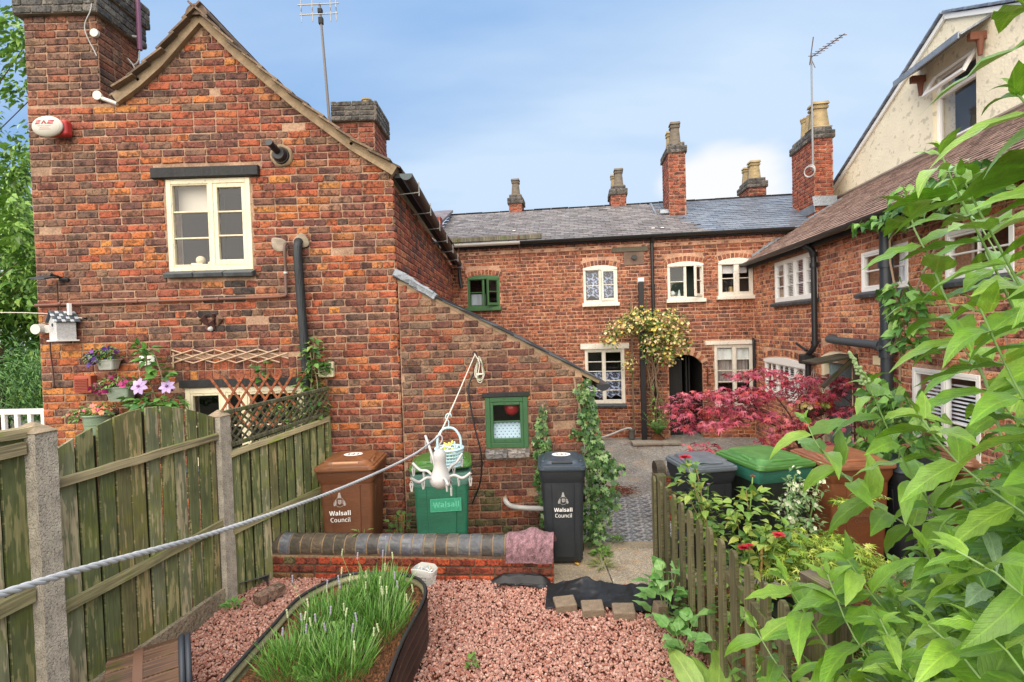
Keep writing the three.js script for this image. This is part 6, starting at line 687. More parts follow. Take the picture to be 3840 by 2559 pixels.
{ const c = new THREE.CylinderGeometry(0.11, 0.11, 0.24, 20, 3, false, 0, Math.PI); c.rotateZ(Math.PI / 2); c.rotateX(-Math.PI / 2); const t = mesh('loose_coping', jitter(c, 0.008, 3, 10), std('#6a6d70', 0.6, { map: slateTex, side: THREE.DoubleSide }), scene); t.position.set(-2.46, 0.03, -4.72); t.rotation.y = 0.7; tag(t, 'loose rounded grey coping stone against the fence foot', 'coping stone'); }
for (const [x, z, r, lab] of [[0.38, -4.27, 0.12, 'grey square block, left of the three on the black sheet'], [0.60, -4.19, -0.02, 'grey square block, middle of the three on the black sheet'], [0.845, -4.13, -0.08, 'grey square block, right of the three on the black sheet']]) { const t = mesh('paving_block', jitter(rbox(0.18, 0.075, 0.15, 0.012), 0.0015, x * 9, 30), std('#a3927f', 0.95, { map: rep(speckTex, 0.8), bumpMap: bumpy, bumpScale: 0.003 }), scene); t.position.set(x, 0.06, z); t.rotation.set(0.05, r, 0.02); tag(t, lab, 'block', 'grey blocks weighing down the sheet'); }
{ const t = mesh('paving_block', jitter(rbox(0.1, 0.15, 0.09, 0.012), 0.0015, 4, 30), std('#9d8c79', 0.95, { map: rep(speckTex, 0.8) }), scene); t.position.set(1.12, 0.09, -4.06); t.rotation.set(0.05, 0.2, -0.15); tag(t, 'grey block leaning on edge under the young hydrangea', 'block', 'grey blocks weighing down the sheet'); }
{ const P = new THREE.PlaneGeometry(1.1, 0.36, 90, 36), p = P.attributes.position; P.rotateX(-Math.PI / 2); for (let i = 0; i < p.count; i++) { const x = p.getX(i), z = p.getZ(i); const n = fbm3(x * 3.2, z * 3.2, 4, 4); p.setY(i, 0.02 + 0.035 * fbm3(x * 14, z * 9, 6, 3) + 0.12 * Math.max(0, n - 0.42) + 0.085 * Math.exp(-(((x + 0.22) / 0.16) ** 2)) * smooth(0.1, -0.2, z) * (0.7 + n * 0.6) + 0.03 * Math.exp(-(((x - 0.2) / 0.3) ** 2)) * smooth(0.05, -0.24, z)); p.setZ(i, z + 0.16 * (n - 0.5) + 0.04 * vnoise(x * 17, 3, 1) + 0.12 * x * x * Math.sign(z) - 0.03); } P.computeVertexNormals(); const t = mesh('weed_sheet', P, std('#1d1e20', 0.42, { side: THREE.DoubleSide }), scene); t.position.set(0.78, 0.012, -4.36); t.rotation.y = -0.12; tag(t, 'black plastic weed sheet crumpled along the edge of the gravel', 'plastic sheet'); }
{ const P = new THREE.PlaneGeometry(0.75, 0.16, 40, 8), p = P.attributes.position; P.rotateX(-Math.PI / 2); for (let i = 0; i < p.count; i++) { const x = p.getX(i), z = p.getZ(i); const k2 = smooth(-0.36, -0.1, x) * smooth(0.38, 0.2, x); p.setY(i, 0.012 + (0.09 * fbm3(x * 8, z * 12, 3, 4) + (z < 0 ? 0.05 : 0)) * k2); p.setZ(i, z * (0.4 + 0.7 * vnoise(x * 6, 1, 2))); } P.computeVertexNormals(); const t = mesh('weed_sheet', P, std('#1d1e20', 0.5, { side: THREE.DoubleSide }), scene); t.position.set(-0.02, 0.0, -4.66); t.rotation.y = -0.12; tag(t, 'torn strip of black sheet at the foot of the coped wall', 'plastic sheet'); }
// half barrel at the bottom left
{ const g = thing('barrel_tub', 'brown plastic half barrel planter lying by the fence, bottom left', 'planter', -2.36, 0.22, -3.2, 2.15); const inner = group('shell', g); inner.rotation.set(0, 0, 0); const N = 14; for (let i = 0; i < N; i++) { const a = (i / N) * 6.283; const s = box(0.092, 0.42, 0.02, 0, 0, 0); const o = mesh('stave', s, std(i % 2 ? '#7a5a45' : '#866651', 0.7, { map: rep(greyWood, 2, 1) }), g); o.position.set(Math.cos(a) * 0.2, Math.sin(a) * 0.2, 0); o.rotation.set(0, 0, 0); o.rotation.order = 'ZYX'; o.rotation.set(Math.PI / 2, 0, a - Math.PI / 2); } g.remove(inner); for (const z of [0.21, 0.175]) mesh('hoop', at(new THREE.TorusGeometry(0.213, 0.018, 8, 40), 0, 0, z), std('#3a4048', 0.5), g); mesh('band', at(new THREE.CylinderGeometry(0.216, 0.216, 0.05, 40, 1, true), 0, 0, -0.05, Math.PI / 2), std('#6b4d3b', 0.7, { side: THREE.DoubleSide }), g); }
// ---------------------------------------------------------------- yard things near the far wall
const farL = (a, y, z) => V3(a, y, z).applyAxisAngle(V3(0, 1, 0), -TH).add(V3(KX, 0, KZ));
{ const q = farL(-2.27, 0, 0.22), g = thing('black_post', 'tall square black post with a white cap in the yard climber', 'post', q.x, 0, q.z, -TH); mesh('shaft', box(0.105, 3.27, 0.105, 0, 1.635, 0), std('#1c1b1c', 0.6), g); mesh('cap', box(0.125, 0.09, 0.125, 0, 3.31, 0, 0, 0, 0, 0.02), MT.upvc, g); mesh('stay', merge([box(0.035, 2.7, 0.03, -0.2, 1.55, -0.1), box(0.03, 1.9, 0.03, 0.11, 2.0, -0.08)]), std('#a88f7e', 0.85, { map: greyWood }), g); }
{ const q = farL(-2.1, 0, 0.62), t = mesh('stone_slab', jitter(rbox(0.95, 0.06, 0.28, 0.015), 0.004, 3, 6), std('#b7b2a6', 0.95, { map: speckTex }), scene); t.position.set(q.x, 0.03, q.z); t.rotation.y = -0.05; tag(t, 'pale stone slab on the ground at the foot of the climber', 'slab'); }
{ const q = farL(-2.6, 0, 0.12), g = thing('drain_hose', 'grey waste hose leaning to a drain at the foot of the far wall', 'hose', q.x, 0, q.z, -TH); mesh('hose', tube([[-0.85, 0.03, 0.12], [-0.5, 0.06, 0.08], [-0.1, 0.2, 0.03], [0.05, 0.23, 0.02], [0.08, 0.2, 0.02]], 0.022, 26, 8), MT.grayPipe, g); mesh('drain_stub', merge([cyl(0.06, 0.065, 0.2, 0.08, 0.1, 0.02, 14), cyl(0.075, 0.075, 0.03, 0.08, 0.2, 0.02, 14)]), std('#5a5852', 0.9), g); }
// ---------------------------------------------------------------- aerials
function yagi(g, pos, dir, n, len, m) { const d = V3(...dir).normalize(), p = V3(...pos), up = V3(0, 1, 0), s = d.clone().cross(up).normalize(); mesh('boom', rod(p, p.clone().addScaledVector(d, len), 0.009), m, g); for (let i = 0; i < n; i++) { const c = p.clone().addScaledVector(d, (len * (i + 0.6)) / n), l = 0.09 - 0.03 * (i / n); mesh('element', rod(c.clone().addScaledVector(s, -l), c.clone().addScaledVector(s, l), 0.008), m, g); } }
{ const g = thing('tv_aerial', 'tall thin aerial mast leaning behind the cottage roof', 'aerial', -2.52, 5.0, -7.5); mesh('mast', rod([0, 0, 0], [-0.1, 2.15, 0], 0.022, 0.017, 8), std('#6f6a66', 0.5), g); for (const [y, k] of [[1.98, 1], [2.12, 1.1]]) { mesh('cross_arm', rod([-0.28 * k - 0.1, y, 0.02], [0.22 * k - 0.06, y + 0.01, 0.02], 0.009), MT.grayPipe, g); for (const x of [-0.36, -0.2, 0.06, 0.14]) mesh('element', rod([x, y - 0.1, 0.02], [x, y + 0.1, 0.02], 0.007), MT.grayPipe, g); } mesh('clamp', merge([box(0.06, 0.09, 0.06, -0.09, 1.9, 0), box(0.06, 0.06, 0.06, -0.095, 2.04, 0)]), MT.blackRough, g); }
{ const q = V3(0.03, 0, -1.14).applyAxisAngle(V3(0, 1, 0), -(Math.PI / 2 + TH)).add(V3(KX, 0, KZ)); const g = thing('tv_aerial', 'yagi aerial on a pole strapped to the big right-hand chimney', 'aerial', q.x, 0, q.z, -(Math.PI / 2 + TH)); mesh('mast', rod([0.06, 5.35, 0], [0.06, 7.62, 0], 0.02, 0.017, 8), std('#85878a', 0.45), g); yagi(g, [0.06, 7.58, 0], [1, -0.2, 0], 9, 1.3, std('#6a5d58', 0.6)); mesh('reflector', merge([rod([0.12, 7.4, 0.06], [0.3, 7.85, 0.06], 0.01), rod([0.1, 7.35, -0.05], [0.02, 7.6, 0.0], 0.008)]), std('#6a5d58', 0.6), g); mesh('cable_coil', merge([at(new THREE.TorusGeometry(0.11, 0.012, 6, 26), 0.06, 5.35, 0.06, 0, 0.6, 0), at(new THREE.TorusGeometry(0.1, 0.012, 6, 26), 0.07, 5.33, 0.07, 0.2, 0.7, 0)]), MT.grayPipe, g); }
{ const g = thing('pole_aerial', 'maroon pole clamped to the cottage chimney at top left', 'pole', -4.36, 5.72, GZ - 0.5); mesh('pole', rod([0, 0.15, 0], [0, 1.3, 0], 0.028, 0.028, 10), std('#7b4d6a', 0.5), g); mesh('cable', tube([[0, 0.18, 0], [-0.02, 0.0, 0.02], [-0.06, -0.05, 0.05], [-0.1, 0.02, 0.08], [-0.02, -0.1, 0.08], [0.0, -0.4, 0.08], [-0.03, -0.45, 0.08]], 0.008, 40, 6), MT.grayPipe, g); mesh('clamp', rod([0, 0.3, 0], [-0.12, 0.3, 0.05], 0.015), MT.grayPipe, g); mesh('loose_wire', tube([[-0.15, 0.55, 0.5], [-0.12, 0.3, 0.56], [-0.2, 0.1, 0.56], [-0.1, -0.2, 0.54]], 0.006, 30, 5), MT.grayPipe, g); }
// pale flats far off on the left
{ const g = thing('distant_flats', 'pale blocky building far off at the left edge', 'building', -58, 0, -60, 0.75); mesh('wall', at(cbox(14, 17.2, 14), 0, 8.6, 0), std('#c9d2dc', 0.9), g); mesh('roof', at(cbox(14.4, 0.4, 14.4), 0, 17.3, 0), std('#aeb7c2', 0.9), g); for (let r = 0; r < 5; r++) for (let c = 0; c < 5; c++) mesh('window', at(cbox(1.4, 1.6, 0.1), -5.4 + c * 2.7, 2.5 + r * 3.1, 7.05), std('#7f8b98', 0.3), g); }
// thin wire crossing to the corner at the left
{ const g = thing('thin_wire', 'thin pale wire running from the left edge to the cottage', 'wire', -5.0, 2.7, GZ + 0.03); mesh('wire', tube([[-4.2, 0.14, 1.2], [-2.0, 0.06, 0.5], [-0.2, 0.02, 0.0], [0.25, -0.05, 0.0]], 0.005, 30, 5), MT.ropeLight, g); mesh('end_hook', rod([0.25, -0.05, -0.03], [0.25, -0.05, 0.02], 0.01), MT.black, g); }
// ---------------------------------------------------------------- plants
function blade(L, W, o = {}) { // leaf blade from the stalk at the origin along +y, upper face +z; folded along the midrib and arching back
  const n = o.n || 7, P = [], U = [], I = [], fold = o.fold ?? 0.25, arch = o.arch ?? 0.7, sharp = o.sharp ?? 1.0, base = o.base ?? 0.55, wave = o.wave || 0;
  let y = 0, z = 0, a = 0; for (let i = 0; i <= n; i++) { const t = i / n; if (i) { a = -arch * t; y += (Math.cos(a) * L) / n; z += (Math.sin(a) * L) / n; } let w = W / 2 * Math.pow(Math.sin(Math.PI * Math.pow(t, base)), sharp); if (o.teeth) w *= 1 + (i % 2 ? o.teeth : -o.teeth); if (i === n) w = 0.0006; const lift = w * fold + wave * Math.sin(i * 2.1) * w; for (const s of [-1, 0, 1]) { P.push(s * w * (1 + 0.06 * Math.sin(i * 3 + s)), y - Math.sin(a) * 0, z + (s ? lift * (1 + 0.4 * s * wave) : 0)); U.push(0.5 + s * 0.5 * Math.min(1, w / (W / 2) + 0.02), t); } }
  for (let i = 0; i < n; i++) { const b = i * 3; I.push(b, b + 1, b + 4, b, b + 4, b + 3, b + 1, b + 2, b + 5, b + 1, b + 5, b + 4); }
  const g = new THREE.BufferGeometry(); g.setAttribute('position', new THREE.Float32BufferAttribute(P, 3)); g.setAttribute('uv', new THREE.Float32BufferAttribute(U, 2)); g.setIndex(I); g.computeVertexNormals(); return g;
}
function palm(S, lobes = 7, notch = 0.34, droop = 0.25) { const P = [0, 0, 0], U = [0.5, 0.2], I = []; const n = lobes * 2 + 1; for (let i = 0; i < n; i++) { const t = i / (n - 1), a = (t - 0.5) * 4.7, tip = i % 2 === 1, k = tip ? 1 - 0.42 * Math.abs(t - 0.5) * 2 : notch * (1 - 0.3 * Math.abs(t - 0.5)); const r = S * 0.6 * k; P.push(Math.sin(a) * r, Math.cos(a) * r + (0), -droop * r * k + (tip ? 0 : 0.03 * S)); U.push(0.5 + Math.sin(a) * 0.45 * k, 0.35 + Math.cos(a) * 0.5 * k); } for (let i = 1; i < n; i++) I.push(0, i + 1, i); const g = new THREE.BufferGeometry(); g.setAttribute('position', new THREE.Float32BufferAttribute(P, 3)); g.setAttribute('uv', new THREE.Float32BufferAttribute(U, 2)); g.setIndex(I); g.computeVertexNormals(); return g; }
function rosette(r, petals, cup, m = 0.6) { const list = []; for (let i = 0; i < petals; i++) { const b = blade(r, r * m, { n: 4, fold: 0.1, arch: 0.5, base: 1.0, sharp: 0.6 }); b.rotateX(-Math.PI / 2 + cup + 0.15 * (i % 2)); b.rotateX(0); b.rotateY((i / petals) * 6.283); list.push(b); } const g = mergeGeometries(list.map((x) => x.toNonIndexed())); return idx(g); }
const mergeIdx = (l) => idx(merge(l));
const leafMats = new Map(); function lm(c) { if (!leafMats.has(c)) leafMats.set(c, leafMat(c)); return leafMats.get(c); }
const leafMany = phys('#ffffff', 0.55, { map: leafTex, transmission: 0.25, thickness: 0, side: THREE.DoubleSide, vertexColors: true });
const petalMats = new Map(); const pmat = (c) => { if (!petalMats.has(c)) petalMats.set(c, phys(c, 0.6, { transmission: 0.2, thickness: 0, side: THREE.DoubleSide })); return petalMats.get(c); }; const petalMany = phys('#ffffff', 0.6, { transmission: 0.2, thickness: 0, side: THREE.DoubleSide, vertexColors: true });
const qUp = V3(0, 1, 0);
function orient(pos, dir, R, s, roll = 0, face) { // blade +y along dir, upper face towards face (default up)
  const y = dir.clone().normalize(), f = (face || V3((R() - 0.5) * 0.8, 1, (R() - 0.5) * 0.8)).clone(); const z = f.addScaledVector(y, -f.dot(y)); if (z.lengthSq() < 1e-4) z.set(1, 0, 0).addScaledVector(y, -y.x); z.normalize(); const x = y.clone().cross(z); const m = new THREE.Matrix4().makeBasis(x, y, z); if (roll) m.multiply(new THREE.Matrix4().makeRotationY(roll)); m.scale(V3(s, s, s)); m.setPosition(pos); return m;
}
const rv = (R) => { const a = R() * 6.283, z = R() * 2 - 1, q = Math.sqrt(1 - z * z); return V3(q * Math.cos(a), z, q * Math.sin(a)); };
// leaves through ellipsoid clumps: [x,y,z, rx,ry,rz, n]; mostly near the surface, gaps between clumps
function clumps(list, R, spec) { const out = []; for (const [x, y, z, rx, ry, rz, n] of list) for (let i = 0; i < n; i++) { const d = rv(R), q = Math.pow(R(), 0.45); const p = V3(x + d.x * rx * q, y + d.y * ry * q, z + d.z * rz * q); const dir = V3(d.x * 0.8 + (R() - 0.5), (spec.rise ?? 0.1) + (R() - 0.5) * 0.8, d.z * 0.8 + (R() - 0.5)); out.push({ m: orient(p, dir, R, (spec.s0 || 0.8) + R() * (spec.s1 || 0.5), (R() - 0.5) * 0.8, spec.face ? spec.face.clone().add(V3((R() - 0.5) * 1.3, (R() - 0.5) * 1.3, (R() - 0.5) * 1.3)) : undefined), v: Math.floor(R() * (spec.nv || 1)), c: pick(R, spec.tones), w: 0.1 }); } return out; }
function taper(cv, seg, r0, r1, rad = 7) { const g = new THREE.TubeGeometry(cv, seg, 1, rad), p = g.attributes.position; for (let i = 0; i <= seg; i++) { const c = cv.getPointAt(i / seg), r = mix(r0, r1, i / seg); for (let k = 0; k <= rad; k++) { const n = i * (rad + 1) + k; p.setXYZ(n, c.x + (p.getX(n) - c.x) * r, c.y + (p.getY(n) - c.y) * r, c.z + (p.getZ(n) - c.z) * r); } } return g; }
const stemsOf = (g, list, r, m, name = 'stem') => { for (const pts of list) mesh(name, tube(pts, r, 16, 6), m, g); };
function plant(name, label, category, x, y, z, grp) { return thing(name, label, category, x, y, z, 0, grp); }

// red Japanese maple
{ const R = rng(501), g = plant('red_maple', 'spreading crimson Japanese maple in front of the far windows', 'tree', 3.95, 0.5, -7.0), tr = group('trunk', g); const blobs = []; const tips = [];
  for (let i = 0; i < 14; i++) { const t = i / 13, x = mix(-1.6, 1.95, t), h = 0.42 + 0.7 * Math.pow(Math.sin(Math.PI * clamp(0.12 + t * 0.76)), 0.8) + (R() - 0.5) * 0.22, z = (R() - 0.5) * 0.7; tips.push([x, h, z]); const pts = [[0.0, 0, 0], [x * 0.12, h * 0.4, z * 0.2], [x * 0.55, h * 0.72 + 0.05, z * 0.7], [x, h, z]]; if (i % 2 === 0) mesh('branch', taper(new THREE.CatmullRomCurve3(pts.map((p) => V3(p[0] + (R() - 0.5) * 0.08, p[1], p[2]))), 16, 0.014, 0.004, 6), MT.darkTwig, g); for (let k = 0; k < 2; k++) { const q = 0.45 + R() * 0.55, bx = x * q, by = h * (0.3 + 0.7 * q); mesh('twig', tube([[bx, by, z * q], [bx + (R() - 0.5) * 0.3, by + 0.05 + R() * 0.12, z * q + (R() - 0.5) * 0.3], [bx + (R() - 0.5) * 0.6, by + (R() - 0.4) * 0.25, z * q + (R() - 0.5) * 0.5]], 0.0045, 8, 5), MT.darkTwig, g); } }
  g.remove(tr); mesh('trunk', tube([[0, -0.02, 0], [0.02, 0.12, 0.01], [-0.01, 0.3, 0]], 0.03, 10, 8), MT.darkTwig, g);
  for (const [x, h, z] of tips) { for (let k = 0; k < 3; k++) blobs.push([x + (R() - 0.5) * 0.45, h - k * 0.17 + (R() - 0.5) * 0.1, z + (R() - 0.5) * 0.5, 0.29, 0.08, 0.26, 60]); } for (let k = 0; k < 26; k++) blobs.push([-1.75 + k * 0.15 + (R() - 0.5) * 0.2, 0.12 + R() * 0.55, 0.3 + R() * 0.35, 0.24, 0.07, 0.22, 34]);
  const geos = [palm(0.125, 7, 0.3, 0.35), palm(0.115, 7, 0.36, 0.5), palm(0.1, 5, 0.3, 0.3)]; const L = clumps(blobs, R, { rise: -0.15, s0: 0.75, s1: 0.55, nv: 3, tones: ['#e0556c', '#d34660', '#e86276', '#c2435f', '#ee828a', '#e07588', '#ad3850', '#ea6a62', '#d26a84'] }); pieces(g, 'leaf', L, geos, lm, leafMany, 300, 'small_leaves'); }
// honeysuckle on the post, twisted bare stems below
{ const q = farL(-2.2, 0, 0.32), g = plant('honeysuckle', 'yellow-flowered honeysuckle mounded over the black post', 'climber', q.x, 0, q.z), R = rng(511); g.rotation.y = -TH;
  const bl = [[-0.1, 2.5, 0.1, 0.45, 0.25, 0.25, 330], [0.4, 2.42, 0.1, 0.4, 0.28, 0.25, 300], [-0.45, 2.35, 0.1, 0.35, 0.22, 0.22, 170], [-0.72, 2.12, 0.1, 0.22, 0.2, 0.18, 100], [0.25, 2.15, 0.15, 0.4, 0.28, 0.22, 200], [0.62, 2.05, 0.1, 0.28, 0.3, 0.2, 140], [0.4, 1.75, 0.12, 0.26, 0.22, 0.18, 110], [0.05, 1.9, 0.12, 0.22, 0.3, 0.16, 90], [-0.38, 1.62, 0.12, 0.14, 0.2, 0.1, 40], [0.15, 0.75, 0.05, 0.14, 0.4, 0.1, 60], [0.22, 0.45, 0.08, 0.14, 0.2, 0.1, 30]];
  const lg = [blade(0.075, 0.04, { n: 3, arch: 0.5 })], fg = [rosette(0.032, 5, 0.9)]; pieces(g, 'leaf', clumps(bl, R, { nv: 1, tones: ['#6fa344', '#60933c', '#83b450', '#97c35c', '#528436', '#a6c862'] }), lg, lm, leafMany, 120, 'small_leaves'); pieces(g, 'flower', clumps(bl.slice(0, 9).map((b) => [b[0], b[1], b[2] + 0.05, b[3] * 1.05, b[4] * 1.05, b[5] * 1.1, Math.round(b[6] * 0.42)]), R, { rise: 0.4, s0: 0.8, s1: 0.8, tones: ['#e6d26a', '#dfc75e', '#ecdf90', '#e6d586', '#e9c8a0', '#efe5b4', '#dfc08e'] }), fg, pmat, petalMany, 180, 'small_flowers');
  for (let i = 0; i < 11; i++) { const x0 = 0.16 + R() * 0.16, pts = []; for (let k = 0; k < 7; k++) pts.push([mix(x0, x0 - 0.1 + (R() - 0.5) * 0.5, k / 6) + Math.sin(k * (1.1 + 0.1 * i) + i * 2) * 0.07, 0.05 + k * 0.35 + (R() - 0.5) * 0.12, -0.08 + Math.cos(k * 1.2 + i) * 0.06]); mesh('stem', tube(pts, 0.006 + R() * 0.007, 40, 6), MT.twig, g); } }
{ const q = farL(-2.02, 0, 0.4), g = plant('fern', 'bright green fern at the foot of the honeysuckle', 'fern', q.x, 0.1, q.z), R = rng(521), fr = []; for (let i = 0; i < 16; i++) { const a = (i / 16) * 6.283 + R() * 0.3, L = 0.4 + R() * 0.2, li = [], tilt = 0.35 + R() * 0.6; for (let k = 1; k < 13; k++) { const t = k / 13, rad = L * t * (0.5 + 0.3 * tilt), y = L * (1.25 * t - 0.75 * t * t * tilt), w = 0.1 * Math.sin(Math.PI * (0.15 + 0.85 * t)); for (const s of [-1, 1]) { const b = blade(w, 0.022, { n: 2, arch: 0.2 }); b.rotateZ(s * -1.2); b.rotateX(-1.0); b.translate(0, 0, 0); b.applyMatrix4(mat4(0, y, rad)); li.push(b); } } const f = merge(li); f.rotateY(a); mesh('frond', f, lm(pick(R, ['#5c9a3c', '#6dab45', '#4d8735'])), g); } mesh('dead_fronds', jitter(at(new THREE.ConeGeometry(0.2, 0.22, 18, 3), 0, 0.0, 0), 0.03, 3, 18), std('#7a4a30', 0.95, { map: greyWood }), g); }
// ivy on the wash house
function ivy(label, x, z, bl, seed, nInd) { const R = rng(seed), g = plant('ivy', label, 'ivy', x, 0, z, 'ivy on the wash house'); const geos = [palm(0.075, 5, 0.55, 0.15), palm(0.065, 5, 0.5, 0.25)]; const yTop = Math.max(...bl.map((b) => b[1] + b[4])); mesh('stem', tube([[bl[0][0], 0, 0.02], [bl[0][0] + 0.02, yTop * 0.4, 0.02], [bl.at(-1)[0], yTop, 0.02]], 0.014, 20, 6), MT.twig, g); pieces(g, 'leaf', clumps(bl, R, { rise: -0.5, s0: 0.7, s1: 0.6, nv: 2, face: V3(0.3, 0.35, 1), tones: ['#4f8038', '#5f9142', '#3f6d31', '#79a957', '#8fb56a', '#4a7a3c', '#a4c27d', '#335a29'] }), geos, lm, leafMany, nInd, 'small_leaves'); }
ivy('tall ivy column hanging down the wash house corner to the ground', 0.92, GZ + 0.02, [[-0.1, 0.25, 0.2, 0.2, 0.26, 0.18, 260], [0.0, 0.55, 0.16, 0.22, 0.25, 0.2, 280], [-0.02, 0.85, 0.12, 0.2, 0.2, 0.16, 220], [0.14, 0.8, 0.12, 0.14, 0.12, 0.1, 60], [-0.06, 1.1, 0.08, 0.13, 0.22, 0.12, 170], [-0.1, 1.4, 0.06, 0.11, 0.22, 0.1, 150], [-0.12, 1.68, 0.05, 0.12, 0.14, 0.09, 110], [-0.24, 1.2, 0.04, 0.07, 0.08, 0.05, 20]], 531, 300);
ivy('narrow paler ivy strip climbing beside the green window', 0.31, GZ + 0.02, [[0.02, 0.4, 0.04, 0.1, 0.25, 0.06, 100], [0.0, 0.75, 0.04, 0.11, 0.22, 0.06, 110], [0.01, 1.05, 0.03, 0.12, 0.2, 0.06, 110], [-0.02, 1.28, 0.03, 0.07, 0.12, 0.05, 50], [0.01, 1.44, 0.03, 0.04, 0.1, 0.04, 24]], 532, 160);
// climbers on the gable
{ const R = rng(541), g = plant('climbing_rose', 'leafy climber winding round the black drainpipe on the gable', 'climber', -2.18, 1.2, GZ + 0.15); pieces(g, 'leaf', clumps([[-0.02, 1.02, 0, 0.12, 0.16, 0.1, 70], [0.0, 0.8, 0.02, 0.16, 0.14, 0.1, 90], [-0.06, 0.62, 0.0, 0.14, 0.14, 0.1, 70], [0.0, 0.42, 0.04, 0.16, 0.14, 0.12, 80], [-0.28, 0.4, 0.06, 0.15, 0.1, 0.1, 60], [-0.1, 0.3, 0.06, 0.2, 0.1, 0.1, 70], [0.14, 0.85, 0, 0.08, 0.08, 0.05, 20]], R, { nv: 2, s0: 0.7, s1: 0.6, tones: ['#5f9a3a', '#4c8434', '#7db548', '#a3bd55', '#3f7030', '#8a9a46'] }), [blade(0.075, 0.045, { n: 3 }), blade(0.06, 0.04, { n: 3, arch: 0.3 })], lm, leafMany, 200, 'small_leaves'); stemsOf(g, [[[0.02, 0, 0], [-0.03, 0.5, 0.02], [0.03, 1.1, 0]], [[-0.1, 0.1, 0.02], [0.05, 0.6, 0.03], [-0.02, 1.0, 0.02]]], 0.006, MT.twig); }
{ const R = rng(545), g = plant('clematis', 'clematis with two open lilac flowers above the arched fence', 'climber', -3.9, 1.3, GZ + 0.2); pieces(g, 'leaf', clumps([[-0.1, 0.98, 0, 0.14, 0.1, 0.06, 34], [-0.02, 0.85, 0, 0.1, 0.08, 0.06, 22], [0.08, 0.72, 0.02, 0.16, 0.06, 0.06, 26], [-0.1, 0.42, 0.05, 0.2, 0.1, 0.08, 50], [0.12, 0.38, 0.05, 0.24, 0.1, 0.08, 56], [0.3, 0.38, 0.02, 0.1, 0.06, 0.05, 10], [1.1, 0.72, -0.1, 0.08, 0.12, 0.05, 16]], R, { nv: 1, s0: 0.8, s1: 0.6, tones: ['#6fb044', '#5c9c3a', '#82bf52', '#4c8a35'] }), [blade(0.1, 0.058, { n: 4, arch: 0.5 })], lm, leafMany, 200); for (const [x, y, s, k] of [[-0.1, 0.6, 0.1, 0], [0.2, 0.59, 0.085, 1]]) { const f = group('flower', g, x, y, 0.08); for (let i = 0; i < 7; i++) { const b = mesh('petal', blade(s, s * 0.55, { n: 5, fold: 0.12, arch: 0.25, base: 0.85, sharp: 0.7 }), pmat(i % 2 ? '#c6aeda' : '#bda2d4'), f); b.rotation.set(0, 0, (i / 7) * 6.283 + k); } mesh('stamens', at(new THREE.SphereGeometry(0.016, 8, 6), 0, 0, 0.012), std('#8c5a86', 0.8), f); f.rotation.set(-0.3 - 0.2 * k, 0.2 * k, 0); } stemsOf(g, [[[0.0, 0, 0], [0.05, 0.3, 0], [-0.05, 0.7, 0], [-0.06, 1.0, 0]], [[0.0, 0.1, 0], [0.12, 0.5, 0], [0.04, 0.95, 0.01]]], 0.006, MT.twig); }
flowerPots.forEach(([g, w, h, cols, d], n) => { const R = rng(560 + n); pieces(g, 'leaf', clumps([[0, h + 0.04, 0.03, w * 0.75, 0.08, d * 0.55, 190], [-w * 0.5, h + 0.0, 0.06, w * 0.5, 0.07, 0.09, 110]], R, { nv: 1, tones: ['#7fae4e', '#6b9a42', '#8fbb5c', '#5a8738'] }), [blade(0.045, 0.022, { n: 3 })], lm, leafMany, 60); pieces(g, 'flower', clumps([[0, h + 0.04, 0.05, w * 0.8, 0.08, d * 0.55, 26], [-w * 0.55, h - 0.02, 0.08, w * 0.45, 0.07, 0.07, 20]], R, { rise: 0.3, s0: 0.8, s1: 0.5, face: V3(0, 0.4, 1), tones: cols }), [rosette(0.026, 5, 0.35, 0.9)], pmat, petalMany, 60); });
// lavender in the planter
function lavender(label, x, z, n, seed, h) { const R = rng(seed), g = plant('lavender', label, 'lavender', x, 0.33, z, 'lavender in the planter'), bl = blade(0.15, 0.0085, { n: 3, fold: 0.5, arch: 0.35, base: 0.6 }), list = []; for (let i = 0; i < n; i++) { const a = R() * 6.283, q = Math.sqrt(R()), px = Math.cos(a) * q * 0.19, pz = Math.sin(a) * q * 0.24; list.push({ m: orient(V3(px, 0.01 + R() * 0.05, pz), V3(px * 1.6 + (R() - 0.5) * 0.5, 0.9, pz * 1.6 + (R() - 0.5) * 0.5), R, (0.6 + R() * 0.6) * h, 0), v: 0, c: pick(R, ['#6faa3c', '#7db848', '#5d9834', '#8cc456', '#9cc26a', '#548a32']), w: 0.05 }); } pieces(g, 'leaf', list, [bl], lm, leafMany, 60, 'needle_leaves');
  const spike = mergeIdx([...Array(6)].map((_, k) => at(new THREE.IcosahedronGeometry(0.0058 + 0.0012 * (k % 2), 0), 0, 0.009 * k, 0))); for (let i = 0; i < 8; i++) { const a = R() * 6.283, q = 0.05 + R() * 0.22, px = Math.cos(a) * q, pz = Math.sin(a) * q, hh2 = (0.2 + R() * 0.14) * h; mesh('stalk', rod([px * 0.5, 0.02, pz * 0.5], [px, hh2, pz], 0.0022, 0.0018, 5), MT.stemPale, g); const s = mesh('flower_spike', spike, std(pick(R, ['#9d98a8', '#a9b588', '#9690a0', '#b7c197', '#a6b084']), 0.9), g); s.position.set(px, hh2, pz); s.rotation.z = (R() - 0.5) * 0.4; } }
[[-1.08, -3.86, 700, 'lavender clump at the far end of the planter', 1.15], [-1.33, -3.58, 650, 'lavender clump along the left wall of the planter', 1.0], [-0.98, -3.5, 650, 'lavender clump in the middle right of the planter', 1.05], [-1.4, -3.15, 650, 'low lavender clump at the left front of the planter', 0.95], [-1.1, -3.08, 700, 'nearest lavender clump at the bottom edge of the picture', 1.0]].forEach(([x, z, n, l, h], i) => lavender(l, x, z, n, 600 + i, h));
